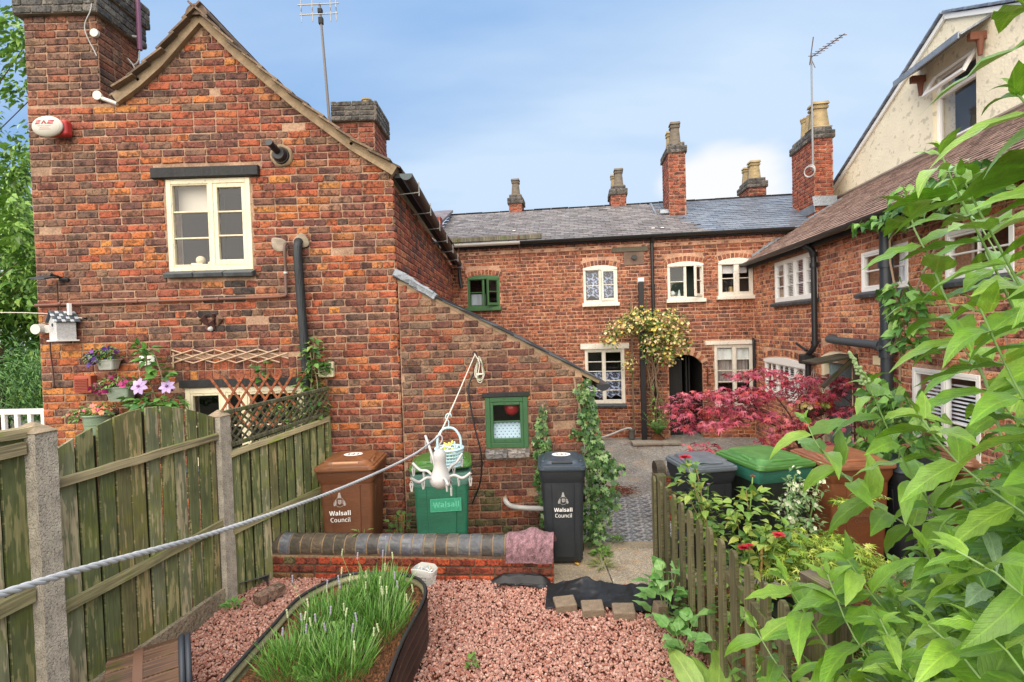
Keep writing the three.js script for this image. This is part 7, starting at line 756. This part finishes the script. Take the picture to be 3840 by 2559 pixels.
function herb(label, x, y, z, tones, L, W, n, r, h, seed, extra = {}) { const R = rng(seed), g = plant(extra.name || 'small_weed', label, extra.cat || 'weed', x, y, z, extra.grp), list = []; for (let i = 0; i < n; i++) { const a = R() * 6.283, q = Math.sqrt(R()) * r, py = R() * h; list.push({ m: orient(V3(Math.cos(a) * q * 0.6, py, Math.sin(a) * q * 0.6), V3(Math.cos(a), 0.5 + R() * 0.5, Math.sin(a)), R, 0.7 + R() * 0.6), v: 0, c: pick(R, tones), w: L }); } pieces(g, 'leaf', list, [blade(L, W, { n: extra.n || 5, teeth: extra.teeth || 0, arch: extra.arch ?? 0.7, base: extra.base ?? 0.55, wave: 0.15 })], lm, leafMany, 300); const k = Math.max(1, Math.round(n / 12)); for (let i = 0; i < k; i++) { const a = (i / k) * 6.283; mesh('stem', rod([0, 0, 0], [Math.cos(a) * r * 0.3, h, Math.sin(a) * r * 0.3], 0.005, 0.003, 5), MT.stemGreen, g); } return g; }
herb('bright leafy weeds among the lavender', -1.2, 0.34, -3.4, ['#8cc152', '#7ab446', '#9ccb63'], 0.07, 0.05, 34, 0.12, 0.1, 621, { grp: 'weeds in the planter' }); herb('leafy seedlings near the front of the planter', -1.28, 0.33, -3.0, ['#8cc152', '#a4cf6e'], 0.06, 0.04, 22, 0.1, 0.07, 622, { grp: 'weeds in the planter' });
herb('young green plant with broad leaves at the foot of the picket fence', 1.17, 0.02, -4.05, ['#8fc86a', '#7dba58', '#a3d67c', '#6fae4c'], 0.15, 0.095, 44, 0.3, 0.42, 623, { name: 'young_hydrangea', cat: 'shrub', teeth: 0.03, n: 8 });
herb('leafy shoots in front of the nearer pickets', 1.16, 0.02, -3.62, ['#8fc86a', '#7dba58', '#a3d67c'], 0.13, 0.085, 26, 0.22, 0.22, 624, { name: 'young_hydrangea', cat: 'shrub', teeth: 0.03, n: 8 });
herb('clump of long upright yellow-green leaves by the gravel edge', 1.14, 0.0, -3.05, ['#a6cf5a', '#8fbf4a', '#b4d86c'], 0.42, 0.12, 22, 0.2, 0.05, 625, { name: 'foxglove_rosette', cat: 'plant', n: 8, arch: 0.9, base: 0.7 });
herb('second clump of long leaves lower down by the gravel edge', 1.0, 0.0, -2.5, ['#a6cf5a', '#8fbf4a', '#7fae44'], 0.4, 0.11, 20, 0.2, 0.05, 626, { name: 'foxglove_rosette', cat: 'plant', n: 8, arch: 0.9, base: 0.7 });
herb('tuft of weeds in the joint of the concrete slabs', 0.87, 0.0, -5.3, ['#7fae44', '#8fbf4a', '#6a9a3c'], 0.06, 0.03, 46, 0.14, 0.06, 627); herb('straggly grass in the slab joint below the ivy', 0.83, 0.0, -5.05, ['#9aa95a', '#8a9a4a', '#b0b46a'], 0.12, 0.008, 70, 0.1, 0.02, 628); herb('small weed where the paving meets the slabs', 1.1, 0.01, -5.62, ['#7fae44', '#6a9a3c'], 0.07, 0.02, 30, 0.1, 0.04, 629); herb('tiny seedling growing in the red gravel', -0.35, 0.03, -3.56, ['#6a9a3c', '#7fae44'], 0.06, 0.035, 12, 0.06, 0.05, 630); herb('dark leafy weed between the brown and green bins', -1.25, 0.0, -5.4, ['#5a8a3a', '#6f9f48', '#466f2e'], 0.08, 0.045, 60, 0.18, 0.45, 631); herb('weed sprouting behind the coped wall', -1.55, 0.25, -5.05, ['#7fae44', '#96b45a'], 0.08, 0.03, 22, 0.1, 0.2, 632); herb('little weed at the foot of the slim post', -2.5, 0.02, -4.42, ['#6fb04a', '#82bf52'], 0.06, 0.035, 18, 0.08, 0.08, 633);
{ const t = mesh('fallen_leaf', blade(0.07, 0.05, { n: 4, arch: 0.3 }), pmat('#e8b12e'), scene); t.position.set(0.59, 0.025, -5.05); t.rotation.set(-1.4, 0.3, 0.4); tag(t, 'single yellow fallen leaf on the concrete', 'leaf'); }
// border behind the picket fence
{ const R = rng(641), g = plant('rose_bush', 'rose bush with red blooms leaning over the picket fence', 'rose', 1.75, 0.02, -3.95); const st = []; const heads = [[-0.32, 1.24, -0.35, 0.062], [0.15, 0.81, 0.25, 0.05], [-0.08, 0.7, 0.2, 0.055], [0.2, 1.1, -0.25, 0.022], [-0.06, 0.74, 0.24, 0.03]]; for (const [x, y, z, r] of heads) { mesh('stem', tube([[x * 0.2, 0, z * 0.2], [x * 0.5, y * 0.5, z * 0.6], [x, y, z]], 0.006, 16, 6), std('#7f9a4e', 0.7), g); const f = group('bloom', g, x, y, z); for (let k = 0; k < 3; k++) { const b = mesh('petals', rosette(r * (1 - k * 0.25), 6 - k, 0.45 + k * 0.38, 1.0), pmat(pick(R, ['#c3142e', '#b01028', '#d0203a'])), f); b.rotation.y = k; } }
  const bl = [[-0.3, 1.1, -0.3, 0.14, 0.12, 0.1, 30], [-0.25, 0.92, -0.3, 0.18, 0.12, 0.14, 50], [-0.2, 0.72, -0.2, 0.2, 0.14, 0.2, 70], [0.05, 0.85, -0.1, 0.2, 0.14, 0.2, 70], [0.2, 0.95, -0.2, 0.12, 0.1, 0.1, 26], [0.1, 0.62, 0.1, 0.28, 0.16, 0.25, 120], [-0.15, 0.5, 0.1, 0.25, 0.16, 0.2, 90], [0.3, 0.68, 0.0, 0.2, 0.12, 0.2, 60], [0.0, 0.35, 0.2, 0.3, 0.18, 0.25, 90]]; pieces(g, 'leaf', clumps(bl, R, { s0: 0.8, s1: 0.6, tones: ['#9bc04a', '#86b340', '#b3cc58', '#6f9f3c', '#c2cf5c', '#5d8c36'] }), [blade(0.075, 0.05, { n: 5, arch: 0.4, teeth: 0.04 })], lm, leafMany, 300); for (let i = 0; i < 10; i++) { const b = bl[i % 9]; mesh('stem', tube([[0, 0, 0], [b[0] * 0.6, b[1] * 0.55, b[2] * 0.6], [b[0] + (R() - 0.5) * 0.2, b[1] + R() * 0.08, b[2]]], 0.0045, 14, 5), std('#8a7a4e', 0.8), g); } mesh('bamboo_cane', rod([0.02, 0, 0.18], [0.05, 0.72, 0.2], 0.01), std('#c79a62', 0.7), g); }
{ const R = rng(651), g = plant('variegated_shrub', 'upright cream-flowered shrub in front of the green lidded bin', 'shrub', 2.24, 0.0, -4.1); const bl = [[0, 1.08, 0, 0.07, 0.14, 0.07, 50], [0.1, 0.98, 0, 0.1, 0.12, 0.1, 60], [-0.06, 0.9, 0, 0.12, 0.12, 0.1, 70], [0.04, 0.78, 0.02, 0.17, 0.12, 0.14, 100], [0.0, 0.6, 0.02, 0.2, 0.14, 0.16, 110], [0.22, 1.12, 0, 0.04, 0.12, 0.04, 20]]; pieces(g, 'leaf', clumps(bl, R, { s0: 0.7, s1: 0.6, tones: ['#7fae62', '#93bb74', '#6a9b52', '#a9c98a'] }), [blade(0.06, 0.022, { n: 3 })], lm, leafMany, 200); pieces(g, 'flower', clumps(bl.map((b) => [...b.slice(0, 6), Math.round(b[6] * 0.5)]), R, { tones: ['#e4e9c8', '#d6e0b4', '#eef0d8'] }), [rosette(0.018, 5, 0.4, 0.8)], pmat, petalMany, 80); stemsOf(g, [[[0, 0, 0], [0.0, 0.6, 0], [0.0, 1.15, 0]], [[0, 0, 0], [0.08, 0.6, 0], [0.22, 1.22, 0]], [[0, 0, 0], [-0.06, 0.5, 0], [-0.06, 1.0, 0]]], 0.006, MT.stemGreen); }
{ const R = rng(661), g = plant('lime_acer', 'low lime green cut-leaf maple in front of the brown bin', 'shrub', 2.24, 0.0, -3.75); const bl = []; for (let i = 0; i < 34; i++) { const a = R() * 6.283, q = Math.sqrt(R()) * 0.4; bl.push([Math.cos(a) * q, 0.92 - q * 0.75 - R() * 0.2, Math.sin(a) * q * 0.8, 0.15, 0.05, 0.15, 40]); } for (let i = 0; i < 4; i++) bl.push([0.2 + i * 0.09, 0.98 + R() * 0.1, -0.1, 0.09, 0.03, 0.09, 14]); pieces(g, 'leaf', clumps(bl, R, { rise: -0.1, s0: 0.7, s1: 0.6, nv: 2, tones: ['#c0dc46', '#aed03e', '#d0e45c', '#98c03a', '#dce872', '#86b238'] }), [palm(0.1, 7, 0.22, 0.4), palm(0.085, 5, 0.24, 0.3)], lm, leafMany, 300); for (let i = 0; i < 8; i++) { const b = bl[i * 2]; mesh('branch', tube([[0, 0, 0], [b[0] * 0.3, b[1] * 0.6, b[2] * 0.3], [b[0], b[1], b[2]]], 0.008, 12, 6), MT.bark, g); } const pot = cyl(0.2, 0.16, 0.3, -0.25, 0.15, 0.1, 24); mesh('pot', pot, std('#2d332d', 0.5), g); }
{ const R = rng(671), g = plant('purple_aquilegia', 'thin stems with small purple flowers beside the bleached grey lid', 'flower', 1.56, 0.0, -4.3); stemsOf(g, [[[0, 0, 0], [-0.02, 0.6, 0], [-0.03, 1.06, 0]], [[0.02, 0, 0], [0.03, 0.6, 0], [0.06, 1.02, 0.0]]], 0.004, MT.stemGreen); for (const [x, y] of [[-0.03, 1.07], [0.06, 1.03], [0.02, 1.0], [-0.06, 1.12]]) mesh('flower', at(rosette(0.024, 5, 0.8, 0.8), x, y, 0.01), pmat('#a678b0'), g); pieces(g, 'leaf', clumps([[0, 0.85, 0, 0.16, 0.12, 0.1, 40], [-0.05, 0.6, 0, 0.2, 0.2, 0.14, 60]], R, { tones: ['#9cc659', '#86b64a', '#b2d06e'] }), [blade(0.06, 0.035, { n: 3 })], lm, leafMany, 100); }
{ const R = rng(681), g = plant('ground_cover', 'mixed low greenery filling the border under the near bush', 'foliage', 2.4, 0.0, -2.7); const bl = []; for (let i = 0; i < 60; i++) bl.push([(R() - 0.5) * 2.6, 0.05 + R() * 0.55, (R() - 0.5) * 2.2, 0.2, 0.14, 0.2, 44]); const lst = clumps(bl, R, { s0: 0.8, s1: 0.8, nv: 2, tones: ['#6f9f3c', '#86b34a', '#5d8c36', '#9cc659', '#4c7a30', '#b3cc66'] }); pieces(g, 'leaf', lst, [blade(0.085, 0.035, { n: 3 }), blade(0.06, 0.045, { n: 3 })], lm, leafMany, 150); stuff(g); delete g.userData.kind; }
// climber on the right-hand cottage wall and pipe
{ const q = V3(5.0, 0, 0.25).applyAxisAngle(V3(0, 1, 0), -(Math.PI / 2 + TH)).add(V3(KX, 0, KZ)), g = plant('wall_climber', 'heart-leaved climber on the right-hand cottage around the pipe', 'climber', q.x, 0, q.z), R = rng(691); g.rotation.y = -(Math.PI / 2 + TH); const bl = [[-0.3, 3.47, 0.05, 0.16, 0.06, 0.1, 26], [0.05, 3.43, 0.05, 0.16, 0.08, 0.1, 30], [0.4, 3.42, 0.05, 0.3, 0.12, 0.12, 70], [0.7, 3.55, 0.05, 0.4, 0.14, 0.15, 90], [0.55, 2.4, 0.08, 0.2, 0.2, 0.14, 60], [0.6, 2.15, 0.1, 0.25, 0.2, 0.14, 70], [0.35, 1.5, 0.2, 0.3, 0.35, 0.2, 130], [0.8, 1.3, 0.25, 0.4, 0.45, 0.25, 200], [0.3, 1.0, 0.3, 0.35, 0.3, 0.25, 120], [0.5, 2.6, 0.1, 0.3, 0.2, 0.14, 70], [1.3, 3.5, 0.1, 0.5, 0.2, 0.2, 120]]; pieces(g, 'leaf', clumps(bl, R, { rise: -0.5, s0: 0.7, s1: 0.7, face: V3(0, 0.4, 1), tones: ['#6fa83e', '#5c9535', '#86bb4e', '#4a7f30', '#9cc65e'] }), [blade(0.1, 0.08, { n: 4, base: 0.45, arch: 0.3 })], lm, leafMany, 200); stemsOf(g, [[[0.3, 0, 0], [0.25, 1.2, 0], [0.35, 2.4, 0.05], [0.15, 3.2, 0.02], [0.5, 3.5, 0.03]], [[0.2, 2.0, 0.05], [0.8, 2.9, 0.05], [1.4, 3.5, 0.05]]], 0.012, MT.twig); }
{ const q = V3(3.5, 0, 0.35).applyAxisAngle(V3(0, 1, 0), -(Math.PI / 2 + TH)).add(V3(KX, 0, KZ)), g = plant('hanging_basket', 'hanging basket of orange and cream flowers by the blue-grey door', 'hanging basket', q.x, 1.1, q.z), R = rng(695); mesh('basket', at(new THREE.SphereGeometry(0.16, 18, 10, 0, 6.3, Math.PI / 2, Math.PI / 2), 0, 0.1, 0), MT.bark, g); for (let i = 0; i < 3; i++) mesh('chain', rod([Math.cos(i * 2.1) * 0.15, 0.1, Math.sin(i * 2.1) * 0.15], [0, 0.62, 0], 0.004), MT.grayPipe, g); pieces(g, 'flower', clumps([[0, 0.14, 0, 0.24, 0.1, 0.24, 90]], R, { s0: 0.8, s1: 0.6, tones: ['#e8752e', '#f0e3b8', '#e9d98c', '#ef8b3a', '#b8cf6a'] }), [rosette(0.035, 5, 0.4, 0.9)], pmat, petalMany, 90); }
// big-leaved bush close to the camera on the right
{ const R = rng(701), g = plant('buddleia_bush', 'large leafy buddleia bush filling the right side close to the camera', 'bush', 1.9, 0, -1.3); const o = (p) => V3(p[0] - 1.9, p[1], p[2] + 1.3);
  const S = [
    [[1.45, 2.19, -1.35], [1.35, 2.35, -1.35], [1.25, 2.59, -1.36], [1.20, 2.73, -1.38], [1.17, 2.85, -1.40]], [[1.33, 2.23, -1.45], [1.26, 2.41, -1.47], [1.22, 2.57, -1.50], [1.19, 2.67, -1.52], [1.18, 2.75, -1.53]], [[1.25, 2.26, -1.15], [1.20, 2.38, -1.17], [1.16, 2.52, -1.20], [1.12, 2.63, -1.22], [1.08, 2.73, -1.23]],
    [[1.60, 1.41, -1.75], [1.46, 1.61, -1.83], [1.33, 1.70, -1.87], [1.24, 1.80, -1.90], [1.15, 1.90, -1.92], [1.11, 2.02, -1.95]], [[1.46, 1.47, -1.60], [1.41, 1.69, -1.65], [1.35, 1.80, -1.68], [1.25, 2.01, -1.70], [1.20, 2.19, -1.74]], [[1.28, 1.84, -1.20], [1.16, 1.98, -1.27], [1.10, 2.05, -1.30], [1.05, 2.15, -1.33]],
    [[1.03, 1.22, -1.50], [0.97, 1.34, -1.55], [0.89, 1.49, -1.60], [0.84, 1.59, -1.62]], [[1.10, 1.28, -1.42], [1.03, 1.38, -1.46], [0.98, 1.47, -1.50], [0.93, 1.63, -1.53]], [[1.21, 1.38, -1.40], [1.13, 1.46, -1.44], [1.05, 1.57, -1.50], [0.98, 1.69, -1.53]], [[1.07, 1.74, -1.00], [1.04, 1.80, -1.02], [0.99, 1.86, -1.04], [0.93, 1.90, -1.08]],
    [[1.11, 2.55, -0.95], [1.07, 2.66, -0.97], [1.04, 2.76, -1.00], [1.00, 2.84, -1.02]], [[1.11, 2.77, -0.95], [1.05, 2.88, -0.97], [1.02, 2.97, -1.00], [0.98, 3.05, -1.02]], [[1.69, 1.88, -1.60], [1.58, 2.07, -1.62], [1.50, 2.22, -1.65], [1.44, 2.35, -1.68]], [[1.90, 2.33, -1.80], [1.79, 2.52, -1.83], [1.70, 2.72, -1.86], [1.65, 2.87, -1.90]], [[1.11, 2.11, -1.05], [1.07, 2.21, -1.07], [1.04, 2.33, -1.10], [1.02, 2.42, -1.12]],
    [[1.00, 1.57, -1.05], [0.97, 1.63, -1.07], [0.94, 1.68, -1.10], [0.91, 1.71, -1.13]], [[1.00, 1.64, -0.95], [0.96, 1.71, -0.97], [0.94, 1.76, -1.00], [0.92, 1.78, -1.03]], [[1.05, 0.97, -1.75], [0.98, 1.07, -1.80], [0.91, 1.18, -1.85], [0.87, 1.27, -1.90]]];
  for (let i = 0; i < 190; i++) { const z = -(1.25 + R() * 1.25), f = -z, x = f * (0.66 + R() * 0.5), low = R(), y = 2.4 - f * (mix(0.62, 0.06, clamp((x / f - 0.66) * 2.2)) + low * 0.35); const L = 0.35 + R() * 0.25, d = V3(-0.35 + (R() - 0.5) * 0.3, 0.9, (R() - 0.5) * 0.4).normalize(); S.push([0, 0.33, 0.66, 1].map((t) => [x - d.x * L * (1 - t) + 0.04 * (1 - t), y - d.y * L * (1 - t), z - d.z * L * (1 - t)])); }
  const geos = [blade(0.19, 0.062, { n: 9, fold: 0.35, arch: 0.9, base: 0.62, sharp: 0.9, wave: 0.12 }), blade(0.185, 0.07, { n: 9, fold: 0.22, arch: 0.55, base: 0.6, sharp: 0.95, wave: 0.2 }), blade(0.19, 0.055, { n: 9, fold: 0.5, arch: 1.3, base: 0.66, sharp: 0.9, wave: 0.1 })]; const L = [], green = ['#92c634', '#a0d040', '#84b82c', '#acd84e', '#74a428', '#98ca42', '#88be36'], pale = ['#93b987', '#a3c596', '#86b078', '#7fb266'];
  S.forEach((pts, si) => { const P = pts.map(o), b = P[0].clone(); const ext = [V3(mix(b.x, 0.15, 0.7), 0.0, mix(b.z, 0.1, 0.7)), V3(b.x + 0.1, b.y - 0.45, b.z + 0.02)]; const cv = new THREE.CatmullRomCurve3([...(si < 18 || si % 3 === 0 ? [ext[0]] : []), ext[1], ...P], false, 'centripetal'), len = cv.getLength(); const r0 = si < 3 ? 0.0085 : 0.006; mesh('stem', taper(cv, 30, r0 * 1.25, 0.0022), si % 2 ? MT.stemPale : MT.stemGreen, g); const tip = cv.getPointAt(1);
    let d = 0, k = 0; while (d < Math.min(len * 0.8, 0.75)) { const u = 1 - d / len, p = cv.getPointAt(u), t = cv.getTangentAt(u), s = k === 0 ? 0.32 : k === 1 ? 0.62 : Math.min(1.15, 0.75 + k * 0.13) * (1.0 + R() * 0.35), a0 = (k % 2) * Math.PI / 2 + si * 0.9; const sc = si < 18 ? 0.78 : 0.5; const ux = t.clone().cross(V3(0.3, 0.2, 1)).normalize(), uy = t.clone().cross(ux).normalize(); for (const q of [0, Math.PI]) { const a = a0 + q + (R() - 0.5) * 0.5, out = ux.clone().multiplyScalar(Math.cos(a)).addScaledVector(uy, Math.sin(a)); const dir = out.multiplyScalar(k === 0 ? 0.35 : k === 1 ? 0.7 : 1.0).addScaledVector(t, k < 2 ? 0.9 : 0.6 - R() * 0.35); L.push({ m: orient(p.clone(), dir, R, s * sc, (R() - 0.5) * 0.7, V3((R() - 0.5) * 0.7, 1, (R() - 0.5) * 0.7 + 0.2)), v: Math.floor(R() * 3), c: si > 17 && R() < 0.14 ? pick(R, pale) : pick(R, green), w: s }); } d += (k === 0 ? 0.025 : k === 1 ? 0.05 : 0.075 + R() * 0.03) * (si < 18 ? 0.85 : 0.62); k++; } });
  const bm = new Map(), mk = (c) => phys(c, 0.5, { map: leafTex, bumpMap: leafBump, bumpScale: 0.0012, transmission: 0.4, thickness: 0, side: THREE.DoubleSide }); pieces(g, 'leaf', L, geos, (c) => { if (!bm.has(c)) bm.set(c, mk(c)); return bm.get(c); }, phys('#ffffff', 0.5, { map: leafTex, bumpMap: leafBump, bumpScale: 0.0012, transmission: 0.4, thickness: 0, side: THREE.DoubleSide, vertexColors: true }), 300, 'hidden_leaves');
  for (const [x, y, z] of [[1.2, 2.18, -1.74]]) { const s = []; for (let i = 0; i < 60; i++) { const t = i / 60; s.push(at(new THREE.IcosahedronGeometry(0.006, 0), (R() - 0.5) * 0.03 * (1 - t), t * 0.12, (R() - 0.5) * 0.03 * (1 - t))); } const m = mesh('flower_bud_spike', merge(s), std('#93a878', 0.9), g); m.position.copy(o([x, y, z])); m.rotation.z = 0.5; } }
// trees beyond the cottage at the left
function tree(label, x, z, H, crown, seed, tones, leaf, n, trunkR = 0.16) { const R = rng(seed), g = plant('garden_tree', label, 'tree', x, 0, z, 'trees beyond the cottage'); mesh('trunk', jitter(tube([[0, -0.05, 0], [0.06, H * 0.3, 0.03], [-0.05, H * 0.6, 0], [0.02, H * 0.85, 0.05]], trunkR, 20, 8), 0.03, seed, 3), MT.bark, g); const N = n * crown.length, im = new THREE.InstancedMesh(leaf, phys('#ffffff', 0.6, { map: leafTex, transmission: 0.25, thickness: 0, side: THREE.DoubleSide }), N); im.castShadow = im.receiveShadow = true; let k = 0; let li = 0; for (const [cx, cy, cz, r, ry] of crown) { if (li++ % 4 === 0) mesh('limb', tube([[0, Math.min(H * 0.75, cy * 0.6), 0], [cx * 0.5, cy * 0.8, cz * 0.5], [cx, cy, cz]], trunkR * 0.06, 10, 5), MT.bark, g); for (let i = 0; i < n; i++) { const d = rv(R), q = Math.pow(R(), 0.4), p = V3(cx + d.x * r * q, cy + d.y * (ry || r) * q, cz + d.z * r * q); im.setMatrixAt(k, orient(p, V3(d.x + (R() - 0.5), -0.2 + (R() - 0.5), d.z + (R() - 0.5)), R, 0.7 + R() * 0.7, R())); tmpC.set(pick(R, tones)); im.setColorAt(k++, tmpC); } } im.name = 'crown'; stuff(im); g.add(im); }
{ const R = rng(801), c1 = []; for (let i = 0; i < 34; i++) c1.push([(R() - 0.5) * 4.4 + 0.3, 1.2 + R() * 3.6, (R() - 0.5) * 3, 0.55 + R() * 0.4]); tree('dense bright green tree left of the cottage', -12.0, -11.5, 4.2, c1, 802, ['#7db33c', '#92c44a', '#6a9f32', '#a8d25c', '#568a2c', '#bedc6c'], blade(0.15, 0.075, { n: 3 }), 700);
  const c2 = []; for (let i = 0; i < 14; i++) c2.push([0.6 + R() * 2.3, 5.9 + R() * 2.2, (R() - 0.5) * 1.6, 0.35 + R() * 0.3]); for (let i = 0; i < 12; i++) c2.push([1.0 + R() * 1.5, 3.6 + R() * 2.4, (R() - 0.5) * 1.4, 0.16 + R() * 0.1, 0.5]); tree('tall loose tree with drooping twigs at the top left edge', -11.0, -9.4, 8.0, c2, 803, ['#8abb44', '#a6d25a', '#76a83c', '#6c8f48', '#92c44a'], blade(0.13, 0.06, { n: 3 }), 260, 0.14);
  const c3 = []; for (let i = 0; i < 16; i++) c3.push([(R() - 0.5) * 2.6, 0.5 + R() * 1.6, (R() - 0.5) * 1.6, 0.4 + R() * 0.25]); tree('dark feathery conifer low at the left edge', -8.9, -8.9, 2.8, c3, 804, ['#548a3a', '#649a44', '#467a32', '#74a84c'], blade(0.12, 0.02, { n: 3 }), 380, 0.08); }
renderer.render(scene, camera);
